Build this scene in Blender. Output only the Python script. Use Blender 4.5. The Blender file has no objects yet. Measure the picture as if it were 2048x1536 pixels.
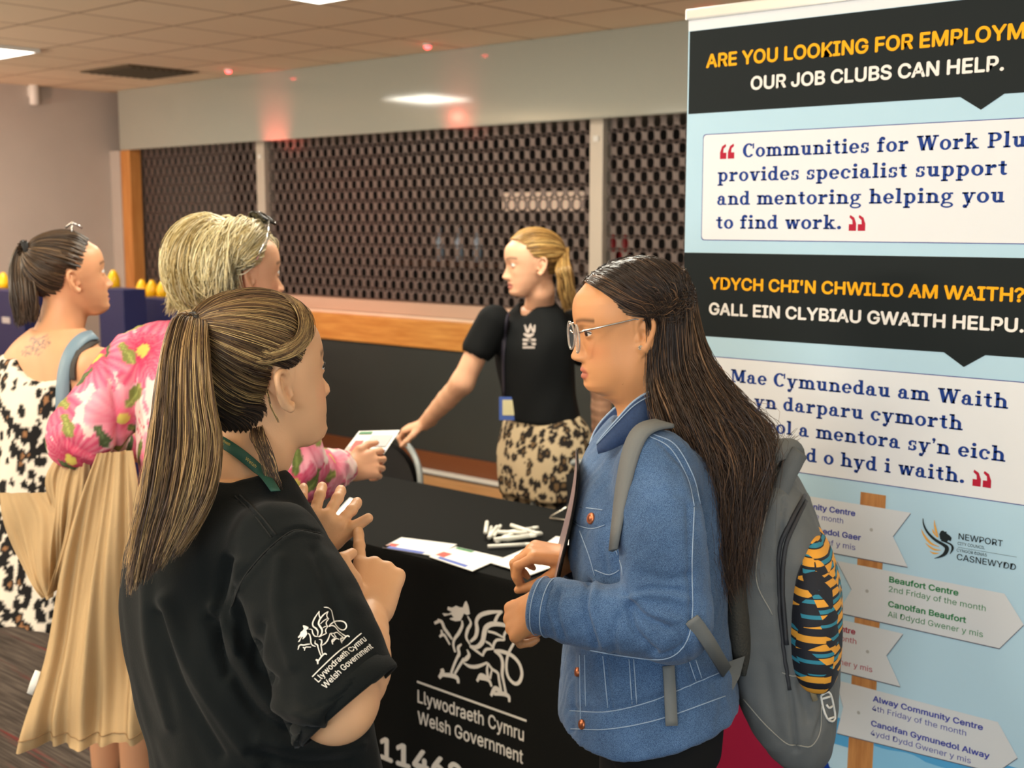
import bpy, bmesh, math, random, os
import numpy as np
from mathutils import Vector, Matrix
from mathutils.bvhtree import BVHTree

# ------------------------------------------------------------------ camera, world, lamps, exposure
scene = bpy.context.scene
COL = scene.collection
PI = math.pi
CAM_H = 1.72
YAW = math.radians(48.75)
TILT = math.atan(328 / 2500)
FPX = 2500.0
FH = np.array([-math.cos(YAW), math.sin(YAW), 0.0])          # horizontal view heading
RT = np.array([math.sin(YAW), math.cos(YAW), 0.0])           # to the right of the view
UPZ = np.array([0.0, 0.0, 1.0])
FW = FH * math.cos(TILT) - UPZ * math.sin(TILT)
UPC = np.cross(RT, FW)
CAMP = np.array([0.0, 0.0, CAM_H])

cam_data = bpy.data.cameras.new('camera')
cam = bpy.data.objects.new('camera', cam_data)
COL.objects.link(cam)
cam.location = CAMP
cam.rotation_euler = Matrix((RT, UPC, -FW)).transposed().to_euler()
cam_data.sensor_width = 36.0
cam_data.lens = FPX / 2048 * 36.0
cam_data.clip_start = 0.05
cam_data.dof.use_dof = True
cam_data.dof.focus_distance = 1.88
cam_data.dof.aperture_fstop = 6.6
scene.camera = cam

scene.view_settings.view_transform = 'Standard'
scene.view_settings.look = 'None'
scene.view_settings.gamma = 1.0
scene.view_settings.use_curve_mapping = False
scene.view_settings.exposure = 0.0

world = bpy.data.worlds.new('room_ambient')
scene.world = world
world.use_nodes = True
bg = world.node_tree.nodes['Background']
bg.inputs[0].default_value = (0.93, 1.0, 0.97, 1)
bg.inputs[1].default_value = 0.64


def lamp(name, kind, loc, energy, color, size=0.1, aim=None, size_y=None, spot=None, blend=0.5):
    d = bpy.data.lights.new(name, kind)
    d.energy = energy
    d.color = color
    if kind == 'AREA':
        d.size = size
        if size_y:
            d.shape = 'RECTANGLE'
            d.size_y = size_y
    else:
        d.shadow_soft_size = size
    if kind == 'SPOT':
        d.spot_size = spot
        d.spot_blend = blend
    o = bpy.data.objects.new(name, d)
    COL.objects.link(o)
    o.location = loc
    if aim is not None:
        o.rotation_euler = (Vector(aim) - Vector(loc)).to_track_quat('-Z', 'Y').to_euler()
    return o


WARM = (1.0, 0.95, 0.80)
# the ceiling panels of the hall that hang behind and beside the viewer
for i, (lx, ly, e) in enumerate([(-1.9, -0.4, 34), (-4.6, 0.2, 46), (-7.6, 0.6, 46), (-2.7, 2.9, 46), (-4.7, 3.9, 42), (-8.1, 3.9, 40), (-2.6, 1.5, 9)]):
    lamp('panel_light', 'AREA', (lx, ly, 2.79), e, WARM, 0.58)
# added cool fill light behind the viewer, brightens the lower banner
lamp('banner_fill', 'AREA', (0.3, -2.4, 1.9), 62, (0.93, 0.98, 1.0), 1.6, aim=(-1.6, 2.2, 1.0))
# added unseen fill lights, aimed upward to brighten the ceiling
for ux, uy, e in ((-6.5, -1.2, 210), (-2.5, -1.7, 170), (-9.0, 1.2, 100), (1.2, 2.2, 70)):
    lamp('ceiling_fill', 'AREA', (ux, uy, 1.9), e, (1.0, 0.86, 0.66), 0.6, aim=(ux, uy + 0.6, 4.0))
# red party lamps of the hall
lamp('red_lamp', 'POINT', (-8.6, 3.0, 2.72), 9, (1.0, 0.10, 0.07), 0.05)
lamp('red_lamp', 'SPOT', (-7.62, 5.78, 2.06), 22, (1.0, 0.13, 0.09), 0.04, aim=(-7.62, 6.03, 2.36), spot=1.1, blend=1.0)
lamp('red_lamp', 'SPOT', (-5.72, 5.78, 2.10), 9, (1.0, 0.13, 0.09), 0.04, aim=(-5.72, 6.03, 2.38), spot=1.1, blend=1.0)
lamp('red_lamp', 'SPOT', (-6.8, 4.6, 2.3), 40, (1.0, 0.30, 0.24), 0.05, aim=(-7.0, 6.1, 1.35), spot=1.3, blend=1.0)
lamp('red_lamp', 'SPOT', (-8.6, 2.6, 1.2), 125, (1.0, 0.46, 0.32), 0.10, aim=(-9.95, 4.0, 1.30), spot=1.9, blend=0.9)


# ------------------------------------------------------------------ helpers
def ray(x, y):
    return FW + RT * ((x - 1024) / FPX) + UPC * ((768 - y) / FPX)


def P(x, y, d):
    return CAMP + ray(x, y) * d


def PL(x, y, ax, val):
    r = ray(x, y)
    return CAMP + r * ((val - CAMP[ax]) / r[ax])


def project(V):
    q = np.asarray(V) - CAMP
    d = q @ FW
    return np.stack([1024 + FPX * (q @ RT) / d, 768 - FPX * (q @ UPC) / d, d], -1)


def lin(c):
    out = []
    for v in c[:3]:
        v = v / 255.0 if max(c[:3]) > 1.0 else v
        out.append(v / 12.92 if v <= 0.04045 else ((v + 0.055) / 1.055) ** 2.4)
    return tuple(out) + (1.0,)


def mat(name, color=(200, 200, 200), rough=0.6, metal=0.0, spec=0.5, emit=None, emit_s=0.0, attr=None, noise=None, bump=None, coat=0.0, sheen=0.0, sss=0.0, alpha=1.0, trans=0.0):
    """noise=(scale, amount) mottles the colour; bump=(scale, strength, stretch)."""
    m = bpy.data.materials.new(name)
    m.use_nodes = True
    nt = m.node_tree
    b = nt.nodes['Principled BSDF']
    b.inputs['Base Color'].default_value = lin(color)
    b.inputs['Roughness'].default_value = rough
    b.inputs['Metallic'].default_value = metal
    b.inputs['Specular IOR Level'].default_value = spec
    b.inputs['Coat Weight'].default_value = coat
    b.inputs['Sheen Weight'].default_value = sheen
    b.inputs['Alpha'].default_value = alpha
    b.inputs['Transmission Weight'].default_value = trans
    if sss:
        b.inputs['Subsurface Weight'].default_value = sss
        b.inputs['Subsurface Radius'].default_value = (1.0, 0.35, 0.2)
        b.inputs['Subsurface Scale'].default_value = 0.006
    if emit:
        b.inputs['Emission Color'].default_value = lin(emit)
        b.inputs['Emission Strength'].default_value = emit_s
    src = None
    if attr:
        a = nt.nodes.new('ShaderNodeVertexColor')
        a.layer_name = attr
        src = a.outputs['Color']
        nt.links.new(src, b.inputs['Base Color'])
    if noise or bump:
        tc = nt.nodes.new('ShaderNodeTexCoord')
    if noise:
        n = nt.nodes.new('ShaderNodeTexNoise')
        n.inputs['Scale'].default_value = noise[0]
        n.inputs['Detail'].default_value = 4
        nt.links.new(tc.outputs['Object'], n.inputs['Vector'])
        mr = nt.nodes.new('ShaderNodeMapRange')
        mr.inputs[1].default_value = 0.3
        mr.inputs[2].default_value = 0.7
        mr.inputs[3].default_value = 1 - noise[1]
        mr.inputs[4].default_value = 1 + noise[1]
        nt.links.new(n.outputs['Fac'], mr.inputs[0])
        mx = nt.nodes.new('ShaderNodeVectorMath')
        mx.operation = 'SCALE'
        if src:
            nt.links.new(src, mx.inputs[0])
        else:
            mx.inputs[0].default_value = lin(color)[:3]
        nt.links.new(mr.outputs[0], mx.inputs['Scale'])
        nt.links.new(mx.outputs[0], b.inputs['Base Color'])
    if bump:
        n2 = nt.nodes.new('ShaderNodeTexNoise')
        n2.inputs['Scale'].default_value = bump[0]
        n2.inputs['Detail'].default_value = 3
        if len(bump) > 2:
            mp = nt.nodes.new('ShaderNodeMapping')
            mp.inputs['Scale'].default_value = bump[2]
            nt.links.new(tc.outputs['Object'], mp.inputs['Vector'])
            nt.links.new(mp.outputs[0], n2.inputs['Vector'])
        else:
            nt.links.new(tc.outputs['Object'], n2.inputs['Vector'])
        bp = nt.nodes.new('ShaderNodeBump')
        bp.inputs['Strength'].default_value = bump[1]
        bp.inputs['Distance'].default_value = 0.004
        nt.links.new(n2.outputs['Fac'], bp.inputs['Height'])
        nt.links.new(bp.outputs[0], b.inputs['Normal'])
    return m


class MB:
    """collects vertices and faces, then links them as one mesh object"""

    def __init__(self):
        self.v, self.f, self.mi = [], [], []
        self.cur = 0

    def add(self, verts, faces):
        o = len(self.v)
        self.v += [tuple(map(float, p)) for p in verts]
        self.f += [tuple(int(i) + o for i in f) for f in faces]
        self.mi += [self.cur] * len(faces)
        return self

    def box(self, lo, hi, bev=0.0):
        x0, y0, z0 = lo
        x1, y1, z1 = hi
        if bev <= 0:
            vs = [(x, y, z) for x in (x0, x1) for y in (y0, y1) for z in (z0, z1)]
            fs = [(0, 1, 3, 2), (4, 6, 7, 5), (0, 4, 5, 1), (2, 3, 7, 6), (0, 2, 6, 4), (1, 5, 7, 3)]
            return self.add(vs, fs)
        bm = bmesh.new()
        bmesh.ops.create_cube(bm, size=1.0)
        for v in bm.verts:
            v.co = Vector(((x0 + x1) / 2 + v.co.x * (x1 - x0), (y0 + y1) / 2 + v.co.y * (y1 - y0), (z0 + z1) / 2 + v.co.z * (z1 - z0)))
        bmesh.ops.bevel(bm, geom=bm.edges[:], offset=bev, segments=2, profile=0.7, affect='EDGES')
        self.add([v.co[:] for v in bm.verts], [[v.index for v in f.verts] for f in bm.faces])
        bm.free()
        return self

    def tube(self, pts, radii, n=10, cap=True, flat=None):
        """round (or flattened) tube along pts; flat=(axis vector, factor) squashes along that axis"""
        pts = np.asarray(pts, float)
        m = len(pts)
        radii = np.broadcast_to(np.asarray(radii, float), (m,))
        T = np.gradient(pts, axis=0)
        T /= np.linalg.norm(T, axis=1, keepdims=True) + 1e-12
        ref = np.array([0, 0, 1.0]) if abs(T[0][2]) < 0.9 else np.array([1.0, 0, 0])
        if flat is not None:
            ref = np.asarray(flat[0], float)
        vs = []
        a = np.linspace(0, 2 * PI, n, endpoint=False)
        for i in range(m):
            u = ref - T[i] * (ref @ T[i])
            u /= np.linalg.norm(u) + 1e-12
            w = np.cross(T[i], u)
            if flat is None:
                ref = u
            fu = flat[1] if flat is not None else 1.0
            for t in a:
                vs.append(pts[i] + radii[i] * (u * math.cos(t) * fu + w * math.sin(t)))
        fs = []
        for i in range(m - 1):
            for j in range(n):
                k = (j + 1) % n
                fs.append((i * n + j, i * n + k, (i + 1) * n + k, (i + 1) * n + j))
        if cap:
            fs.append(tuple(range(n))[::-1])
            fs.append(tuple(range((m - 1) * n, m * n)))
        return self.add(vs, fs)

    def lathe(self, prof, base=(0, 0, 0), n=24):
        vs, fs = [], []
        for r, z in prof:
            for j in range(n):
                t = 2 * PI * j / n
                vs.append((base[0] + r * math.cos(t), base[1] + r * math.sin(t), base[2] + z))
        for i in range(len(prof) - 1):
            for j in range(n):
                k = (j + 1) % n
                fs.append((i * n + j, i * n + k, (i + 1) * n + k, (i + 1) * n + j))
        fs.append(tuple(range(n))[::-1])
        fs.append(tuple(range((len(prof) - 1) * n, len(prof) * n)))
        return self.add(vs, fs)

    def grid(self, G, wrap=False):
        """G: (m,n,3) array of points -> quads"""
        G = np.asarray(G, float)
        m, n = G.shape[:2]
        fs = []
        for i in range(m - 1):
            for j in range(n - 1 + (1 if wrap else 0)):
                k = (j + 1) % n
                fs.append((i * n + j, i * n + k, (i + 1) * n + k, (i + 1) * n + j))
        return self.add(G.reshape(-1, 3), fs)

    def prism(self, poly, y0, y1):
        """poly of (x,z) extruded from y0 to y1"""
        n = len(poly)
        vs = [(x, y0, z) for x, z in poly] + [(x, y1, z) for x, z in poly]
        fs = [tuple(range(n)), tuple(range(2 * n - 1, n - 1, -1))]
        fs += [(i, i + n, (i + 1) % n + n, (i + 1) % n) for i in range(n)]
        return self.add(vs, fs)

    def build(self, name, mats, parent=None, smooth=False, loc=(0, 0, 0)):
        V = np.array(self.v, dtype=np.float64).reshape(-1, 3) - np.asarray(loc, float)
        me = bpy.data.meshes.new(name)
        me.from_pydata(V.tolist(), [], self.f)
        if not isinstance(mats, (list, tuple)):
            mats = [mats]
        for m in mats:
            me.materials.append(m)
        if len(mats) > 1:
            me.polygons.foreach_set('material_index', self.mi)
        if smooth:
            me.polygons.foreach_set('use_smooth', [True] * len(me.polygons))
        me.update()
        return link(name, me, parent, loc)


def link(name, me, parent=None, loc=(0, 0, 0)):
    o = bpy.data.objects.new(name, me)
    COL.objects.link(o)
    if parent is not None:
        o.parent = parent
        # loc is a world position: parents carry no rotation, only a location
        w = np.zeros(3)
        p = parent
        while p is not None:
            w += np.array(p.location)
            p = p.parent
        o.location = np.asarray(loc, float) - w
    else:
        o.location = loc
    return o


def tag(o, label=None, cat=None, group=None, kind=None):
    if label:
        o['label'] = label
    if cat:
        o['category'] = cat
    if group:
        o['group'] = group
    if kind:
        o['kind'] = kind
    return o


def thing(name, label, cat, loc=(0, 0, 0), group=None):
    o = bpy.data.objects.new(name, None)
    o.empty_display_size = 0.05
    COL.objects.link(o)
    o.location = loc
    return tag(o, label, cat, group)


def struct(o):
    o['kind'] = 'structure'
    return o


def raw_mesh(name, V, Fq, mats, parent=None, loc=(0, 0, 0), smooth=True, col=None, mi=None, fsize=4):
    """fast mesh from numpy arrays (faces all of one size)"""
    V = np.asarray(V, np.float32) - np.asarray(loc, np.float32)
    Fq = np.asarray(Fq, np.int32)
    me = bpy.data.meshes.new(name)
    me.vertices.add(len(V))
    me.vertices.foreach_set('co', V.ravel())
    nf = len(Fq)
    me.loops.add(nf * fsize)
    me.loops.foreach_set('vertex_index', Fq.ravel())
    me.polygons.add(nf)
    me.polygons.foreach_set('loop_start', np.arange(0, nf * fsize, fsize, dtype=np.int32))
    me.polygons.foreach_set('loop_total', np.full(nf, fsize, np.int32))
    if smooth:
        me.polygons.foreach_set('use_smooth', np.ones(nf, bool))
    if not isinstance(mats, (list, tuple)):
        mats = [mats]
    for m in mats:
        me.materials.append(m)
    if mi is not None:
        me.polygons.foreach_set('material_index', np.asarray(mi, np.int32))
    me.update(calc_edges=True)
    me.validate()
    if col is not None:
        ca = me.color_attributes.new('Col', 'FLOAT_COLOR', 'POINT')
        c4 = np.ones((len(V), 4), np.float32)
        c4[:, :3] = col
        ca.data.foreach_set('color', c4.ravel())
    return link(name, me, parent, loc)


def srgb(c):
    c = np.asarray(c, float) / 255.0
    return np.where(c <= 0.04045, c / 12.92, ((c + 0.055) / 1.055) ** 2.4)


M_paper = mat('white_paper', (242, 242, 236), 0.6)


# ------------------------------------------------------------------ lettering
_fd = os.path.join(bpy.utils.system_resource('DATAFILES'), 'fonts')
try:
    FONT_SANS = bpy.data.fonts.load(os.path.join(_fd, 'Inter.woff2'))
except Exception:
    FONT_SANS = None


def text_polys(s, bold=0.0, spacing=1.0):
    """flat mesh of a line of text at size 1: verts (n,2), faces"""
    c = bpy.data.curves.new('txt', 'FONT')
    c.body = s
    if FONT_SANS:
        c.font = FONT_SANS
    c.size = 1.0
    c.offset = bold
    c.space_character = spacing
    c.fill_mode = 'BOTH'
    c.dimensions = '2D'
    c.resolution_u = 3
    o = bpy.data.objects.new('txt', c)
    COL.objects.link(o)
    dg = bpy.context.evaluated_depsgraph_get()
    me = bpy.data.meshes.new_from_object(o.evaluated_get(dg))
    V = np.array([v.co[:2] for v in me.vertices]).reshape(-1, 2)
    Fc = [tuple(p.vertices) for p in me.polygons]
    bpy.data.objects.remove(o)
    bpy.data.curves.remove(c)
    bpy.data.meshes.remove(me)
    return V, Fc


_CAP = {}


def put_text(mb, s, x0, x1, z, h, place, bold=0.02, slab=False, nudge=(0, -6e-5, 0)):
    """fit the line between x0 and x1 (cap height h, baseline z); place((u,v)) -> 3D"""
    V, Fc = slab_text(s) if slab else text_polys(s)
    if len(V) == 0:
        return
    if not _CAP:
        _CAP['h'] = text_polys('H')[0][:, 1].max()
    bold = max(bold, 0)
    w = V[:, 0].max() - V[:, 0].min() + 2 * bold
    cap = 1.0 if slab else _CAP['h'] + 2 * bold
    sx = (x1 - x0) / w
    shifts = [(0, 0)] if slab or bold < 0.004 else [(-bold, 0), (bold, 0), (0, -bold), (0, bold), (-0.7 * bold, -0.7 * bold), (0.7 * bold, 0.7 * bold)]
    nd = np.asarray(nudge, float)
    for i, (du, dv) in enumerate(shifts):
        U = np.stack([x0 + (V[:, 0] - V[:, 0].min() + bold + du) * sx, z + (V[:, 1] + bold + dv) * (h / cap)], -1) if not slab else np.stack([x0 + (V[:, 0] - V[:, 0].min()) * sx, z + V[:, 1] * h], -1)
        mb.add([np.asarray(place(u)) + nd * i for u in U], Fc)


# slab-serif alphabet drawn from stems, bowls and slabs (cap height 1)
_XH, _ST, _TH = 0.70, 0.20, 0.115


def _arc(cx, cy, rx, ry, a0, a1, tv, th, n=18):
    """elliptic stroke: outer radii rx, ry; tv thickness at the sides, th at top and bottom"""
    out, inn = [], []
    for i in range(n + 1):
        a = math.radians(a0 + (a1 - a0) * i / n)
        out.append((cx + rx * math.cos(a), cy + ry * math.sin(a)))
        inn.append((cx + (rx - tv) * math.cos(a), cy + (ry - th) * math.sin(a)))
    return [('strip', out, inn)]


def _rect(x0, y0, x1, y1):
    return [('poly', [(x0, y0), (x1, y0), (x1, y1), (x0, y1)])]


def _bar(x0, y0, x1, y1, t):
    """slanted stroke with horizontal ends, horizontal width t"""
    return [('poly', [(x0 - t / 2, y0), (x0 + t / 2, y0), (x1 + t / 2, y1), (x1 - t / 2, y1)])]


def _ball(cx, cy, r):
    return [('poly', [(cx + r * math.cos(2 * PI * i / 14), cy + r * math.sin(2 * PI * i / 14)) for i in range(14)])]


def _glyph(ch):
    X, S, H = _XH, _ST, _TH
    o = 0.1                                                     # serif overhang

    def stem(x, y0, y1, bot=True, top='l'):
        g = _rect(x, y0, x + S, y1)
        if bot:
            g += _rect(x - o, y0, x + S + o, y0 + H)
        if top == 'l':
            g += _rect(x - o, y1 - H, x + S, y1)
        if top == 'b':
            g += _rect(x - o, y1 - H, x + S + o, y1)
        return g

    def arch(x, w):                                              # shoulder of n, h, m
        return _arc(x + S + (w - S) / 2 - 0.02, X - 0.28, (w - S) / 2 + S - 0.0 + 0.02, 0.29, 0, 150, S, H + 0.03) + stem(x + w, 0, X - 0.27, True, None)
    if ch == 'n': return stem(0.1, 0, X) + arch(0.1, 0.40), 0.82
    if ch == 'm': return stem(0.1, 0, X) + arch(0.1, 0.38) + arch(0.48, 0.38), 1.18
    if ch == 'h': return stem(0.1, 0, 1.04) + arch(0.1, 0.40), 0.82
    if ch == 'r': return stem(0.1, 0, X) + _arc(0.49, X - 0.25, 0.22, 0.26, 70, 175, S * 0.8, H) + _ball(0.52, X - 0.12, 0.105), 0.66
    if ch == 'u':
        return _rect(0.1, 0.25, 0.1 + S, X) + _rect(0, X - H, 0.2, X) + _arc(0.34, 0.27, 0.24, 0.28, 180, 330, S, H + 0.02) + _rect(0.46, 0, 0.46 + S, X) + _rect(0.36, X - H, 0.5, X) + _rect(0.6, 0, 0.76, H), 0.80
    if ch == 'i': return stem(0.1, 0, X) + _ball(0.19, 0.92, 0.125), 0.44
    if ch == 'l': return stem(0.1, 0, 1.04), 0.44
    if ch == 't': return _rect(0.14, 0.22, 0.14 + S, 0.90) + _rect(0, X - H, 0.46, X) + _arc(0.34, 0.22, 0.20, 0.23, 180, 330, S, H), 0.54
    if ch == 'f': return stem(0.12, 0, 0.78, True, None) + _rect(0, X - H, 0.46, X) + _arc(0.34, 0.78, 0.22, 0.27, 60, 180, S, H) + _ball(0.42, 0.91, 0.10), 0.54
    if ch == 'o': return _arc(0.34, X / 2, 0.34, X / 2 + 0.015, 0, 360, S, H, 30), 0.72
    if ch == 'c': return _arc(0.33, X / 2, 0.33, X / 2 + 0.015, 55, 322, S, H, 26) + _ball(0.53, 0.50, 0.11), 0.68
    if ch == 'e': return _arc(0.33, X / 2, 0.33, X / 2 + 0.015, 0, 325, S, H, 28) + _rect(0.12, 0.30, 0.62, 0.30 + 0.09), 0.70
    if ch == 'a':
        return _arc(0.30, X - 0.24, 0.25, 0.25, 0, 150, S, H) + _ball(0.14, 0.50, 0.10) + _rect(0.35, 0.1, 0.35 + S, X - 0.22) + _arc(0.25, 0.21, 0.25, 0.225, 60, 330, S * 0.9, 0.10) + _rect(0.42, 0, 0.70, H), 0.74
    if ch == 'd': return _arc(0.30, X / 2, 0.30, X / 2 + 0.015, 40, 320, S, H) + _rect(0.43, 0, 0.43 + S, 1.04) + _rect(0.33, 1.04 - H, 0.5, 1.04) + _rect(0.6, 0, 0.74, H), 0.78
    if ch == 'b': return stem(0.1, 0, 1.04, False) + _arc(0.42, X / 2, 0.31, X / 2 + 0.015, -140, 140, S, H), 0.78
    if ch == 'p': return stem(0.1, -0.32, X) + _arc(0.42, X / 2, 0.31, X / 2 + 0.015, -140, 140, S, H), 0.80
    if ch == 'g':
        return _arc(0.31, 0.45, 0.28, 0.26, 0, 360, S * 0.85, 0.10, 26) + _rect(0.5, 0.58, 0.70, 0.70) + _arc(0.36, -0.12, 0.36, 0.20, 0, 360, 0.13, 0.10, 26) + _bar(0.14, 0.02, 0.2, 0.24, 0.15), 0.76
    if ch == 's':
        return _arc(0.28, X - 0.20, 0.25, 0.215, 30, 250, S * 0.9, H) + _arc(0.28, 0.20, 0.26, 0.215, -150, 75, S * 0.9, H) + _rect(0.43, X - 0.26, 0.52, X) + _rect(0.03, 0, 0.12, 0.26), 0.60
    if ch == 'k': return stem(0.1, 0, 1.04) + _bar(0.26, 0.25, 0.56, X - 0.05, 0.15) + _bar(0.62, 0.05, 0.38, 0.42, 0.22) + _rect(0.44, 0, 0.82, H) + _rect(0.42, X - H, 0.72, X), 0.84
    if ch == 'y':
        return _bar(0.38, 0.0, 0.16, X, 0.22) + _bar(0.28, -0.22, 0.60, X, 0.12) + _rect(0, X - H, 0.36, X) + _rect(0.46, X - H, 0.76, X) + _ball(0.17, -0.22, 0.12) + _rect(0.17, -0.33, 0.30, -0.22), 0.78
    if ch == 'w':
        return _bar(0.32, 0, 0.14, X, 0.21) + _bar(0.32, 0, 0.50, X, 0.12) + _bar(0.70, 0, 0.52, X, 0.21) + _bar(0.70, 0, 0.88, X, 0.12) + _rect(0, X - H, 0.32, X) + _rect(0.40, X - H, 0.64, X) + _rect(0.74, X - H, 1.02, X), 1.04
    if ch == 'v': return _bar(0.36, 0, 0.15, X, 0.22) + _bar(0.36, 0, 0.58, X, 0.13) + _rect(0, X - H, 0.36, X) + _rect(0.44, X - H, 0.74, X), 0.76
    if ch == 'W':
        return _bar(0.42, 0, 0.18, 1, 0.25) + _bar(0.42, 0, 0.66, 1, 0.13) + _bar(0.92, 0, 0.68, 1, 0.25) + _bar(0.92, 0, 1.16, 1, 0.13) + _rect(0, 1 - H, 0.42, 1) + _rect(0.52, 1 - H, 0.84, 1) + _rect(0.98, 1 - H, 1.34, 1), 1.36
    if ch == 'C': return _arc(0.44, 0.5, 0.44, 0.52, 45, 320, 0.24, H, 30) + _rect(0.72, 0.62, 0.82, 1.0), 0.90
    if ch == 'P': return stem(0.12, 0, 1, True, 'l') + _arc(0.44, 0.71, 0.36, 0.29, -90, 90, 0.23, H) + _rect(0.2, 1 - H, 0.46, 1) + _rect(0.2, 0.42, 0.46, 0.42 + H), 0.86
    if ch == 'M':
        return _rect(0.1, 0, 0.22, 1) + _rect(0, 0, 0.36, H) + _rect(0, 1 - H, 0.3, 1) + _bar(0.58, 0.1, 0.24, 1, 0.24) + _bar(0.58, 0.1, 0.86, 1, 0.14) + _rect(0.78, 0, 1.0, 1) + _rect(0.68, 0, 1.12, H) + _rect(0.85, 1 - H, 1.12, 1), 1.16
    if ch == '.': return _ball(0.14, 0.12, 0.13), 0.32
    if ch == "'": return _ball(0.12, 0.93, 0.11) + _bar(0.1, 0.68, 0.17, 0.92, 0.09), 0.28
    return [], 0.36


def slab_text(s):
    V, Fc, x = [], [], 0.0
    for ch in s:
        g, adv = _glyph(ch)
        for it in g:
            o = len(V)
            if it[0] == 'poly':
                V += [(x + a, b) for a, b in it[1]]
                Fc.append(tuple(range(o, len(V))))
            else:
                A, B = it[1], it[2]
                n = len(A)
                V += [(x + a, b) for a, b in A] + [(x + a, b) for a, b in B]
                Fc += [(o + i, o + i + 1, o + n + i + 1, o + n + i) for i in range(n - 1)]
        x += adv + 0.045
    return np.array(V).reshape(-1, 2), Fc


def stroke(mb, pts, widths, place, n_sub=6):
    """ribbon of varying width along a smooth 2D path"""
    pts = np.asarray(pts, float)
    if len(pts) > 2:
        pts, widths = spline2(pts, np.broadcast_to(widths, len(pts)), n_sub)
    else:
        widths = np.broadcast_to(np.asarray(widths, float), len(pts))
    T = np.gradient(pts, axis=0)
    T /= np.linalg.norm(T, axis=1, keepdims=True) + 1e-9
    N = np.stack([-T[:, 1], T[:, 0]], -1)
    A = pts + N * widths[:, None] / 2
    B = pts - N * widths[:, None] / 2
    n = len(pts)
    mb.add([place(u) for u in A] + [place(u) for u in B], [(i, i + 1, n + i + 1, n + i) for i in range(n - 1)])


def spline2(pts, w, n_sub=6):
    """Catmull-Rom through the points (any dimension)"""
    pts = np.asarray(pts, float)
    w = np.asarray(w, float)
    q = np.vstack([2 * pts[0] - pts[1], pts, 2 * pts[-1] - pts[-2]])
    out, ow = [], []
    for i in range(1, len(q) - 2):
        p0, p1, p2, p3 = q[i - 1], q[i], q[i + 1], q[i + 2]
        for k in range(n_sub):
            t = k / n_sub
            out.append(0.5 * (2 * p1 + (p2 - p0) * t + (2 * p0 - 5 * p1 + 4 * p2 - p3) * t * t + (3 * p1 - p0 - 3 * p2 + p3) * t ** 3))
            ow.append(w[i - 1] * (1 - t) + w[i] * t)
    out.append(pts[-1])
    ow.append(w[-1])
    return np.array(out), np.array(ow)
# ------------------------------------------------------------------ the room
CEIL = 2.82
YB = 6.0                       # front face of the bar soffit and counter
XL = -9.95                     # left wall

M_wall = mat('painted_wall', (180, 172, 164), 0.75, noise=(3, 0.03))
M_soffit = mat('glossy_soffit_laminate', (160, 162, 152), 0.07, spec=0.4, coat=0.0)
M_white = mat('white_metal', (225, 222, 215), 0.4)
M_panel = mat('lit_diffuser', (255, 255, 250), 0.5, emit=(255, 250, 238), emit_s=5.0)
M_black_panel = mat('dark_bar_panel', (44, 50, 49), 0.55, noise=(6, 0.05))
M_skirt = mat('brown_skirting', (112, 62, 30), 0.5)
M_shutter = mat('shutter_metal', (106, 94, 90), 0.42, metal=0.35)
M_post = mat('shutter_post_metal', (196, 186, 172), 0.45, metal=0.2)
M_rail = mat('pale_rail', (206, 172, 150), 0.3)
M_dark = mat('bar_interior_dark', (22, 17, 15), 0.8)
M_red_led = mat('red_indicator', (255, 60, 60), 0.4, emit=(255, 50, 50), emit_s=14)
M_vent = mat('vent_grey', (96, 82, 62), 0.7)


def wood_mat(name, c1, c2, scale=(1.2, 14, 14), rough=0.4):
    m = mat(name, c1, rough)
    nt = m.node_tree
    tc = nt.nodes.new('ShaderNodeTexCoord')
    mp = nt.nodes.new('ShaderNodeMapping')
    mp.inputs['Scale'].default_value = scale
    n = nt.nodes.new('ShaderNodeTexNoise')
    n.inputs['Scale'].default_value = 3
    n.inputs['Detail'].default_value = 6
    r = nt.nodes.new('ShaderNodeValToRGB')
    r.color_ramp.elements[0].position = 0.35
    r.color_ramp.elements[0].color = lin(c1)
    r.color_ramp.elements[1].position = 0.68
    r.color_ramp.elements[1].color = lin(c2)
    nt.links.new(tc.outputs['Object'], mp.inputs['Vector'])
    nt.links.new(mp.outputs[0], n.inputs['Vector'])
    nt.links.new(n.outputs['Fac'], r.inputs[0])
    nt.links.new(r.outputs[0], nt.nodes['Principled BSDF'].inputs['Base Color'])
    return m


M_oak = wood_mat('oiled_oak', (196, 128, 58), (222, 160, 84))
M_oak_v = wood_mat('oak_frame', (184, 122, 62), (206, 146, 82), (14, 14, 1.2))
M_top = wood_mat('polished_counter_top', (232, 206, 184), (242, 222, 202), rough=0.22)
M_strip = wood_mat('wooden_floor_strip', (190, 140, 88), (214, 166, 112), (1.2, 10, 10))


def ceiling_mat():
    m = mat('mineral_ceiling_tiles', (244, 224, 196), 0.85)
    nt = m.node_tree
    tc = nt.nodes.new('ShaderNodeTexCoord')
    br = nt.nodes.new('ShaderNodeTexBrick')
    br.offset = 0.0
    br.inputs['Color1'].default_value = lin((246, 226, 198))
    br.inputs['Color2'].default_value = lin((240, 219, 190))
    br.inputs['Mortar'].default_value = lin((186, 158, 126))
    br.inputs['Scale'].default_value = 1.0
    br.inputs['Mortar Size'].default_value = 0.012
    br.inputs['Mortar Smooth'].default_value = 0.3
    br.inputs['Brick Width'].default_value = 0.6
    br.inputs['Row Height'].default_value = 0.6
    mp = nt.nodes.new('ShaderNodeMapping')
    mp.inputs['Location'].default_value = (0.3, 0.55, 0)
    nt.links.new(tc.outputs['Object'], mp.inputs['Vector'])
    nt.links.new(mp.outputs[0], br.inputs['Vector'])
    nt.links.new(br.outputs['Color'], nt.nodes['Principled BSDF'].inputs['Base Color'])
    return m


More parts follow.
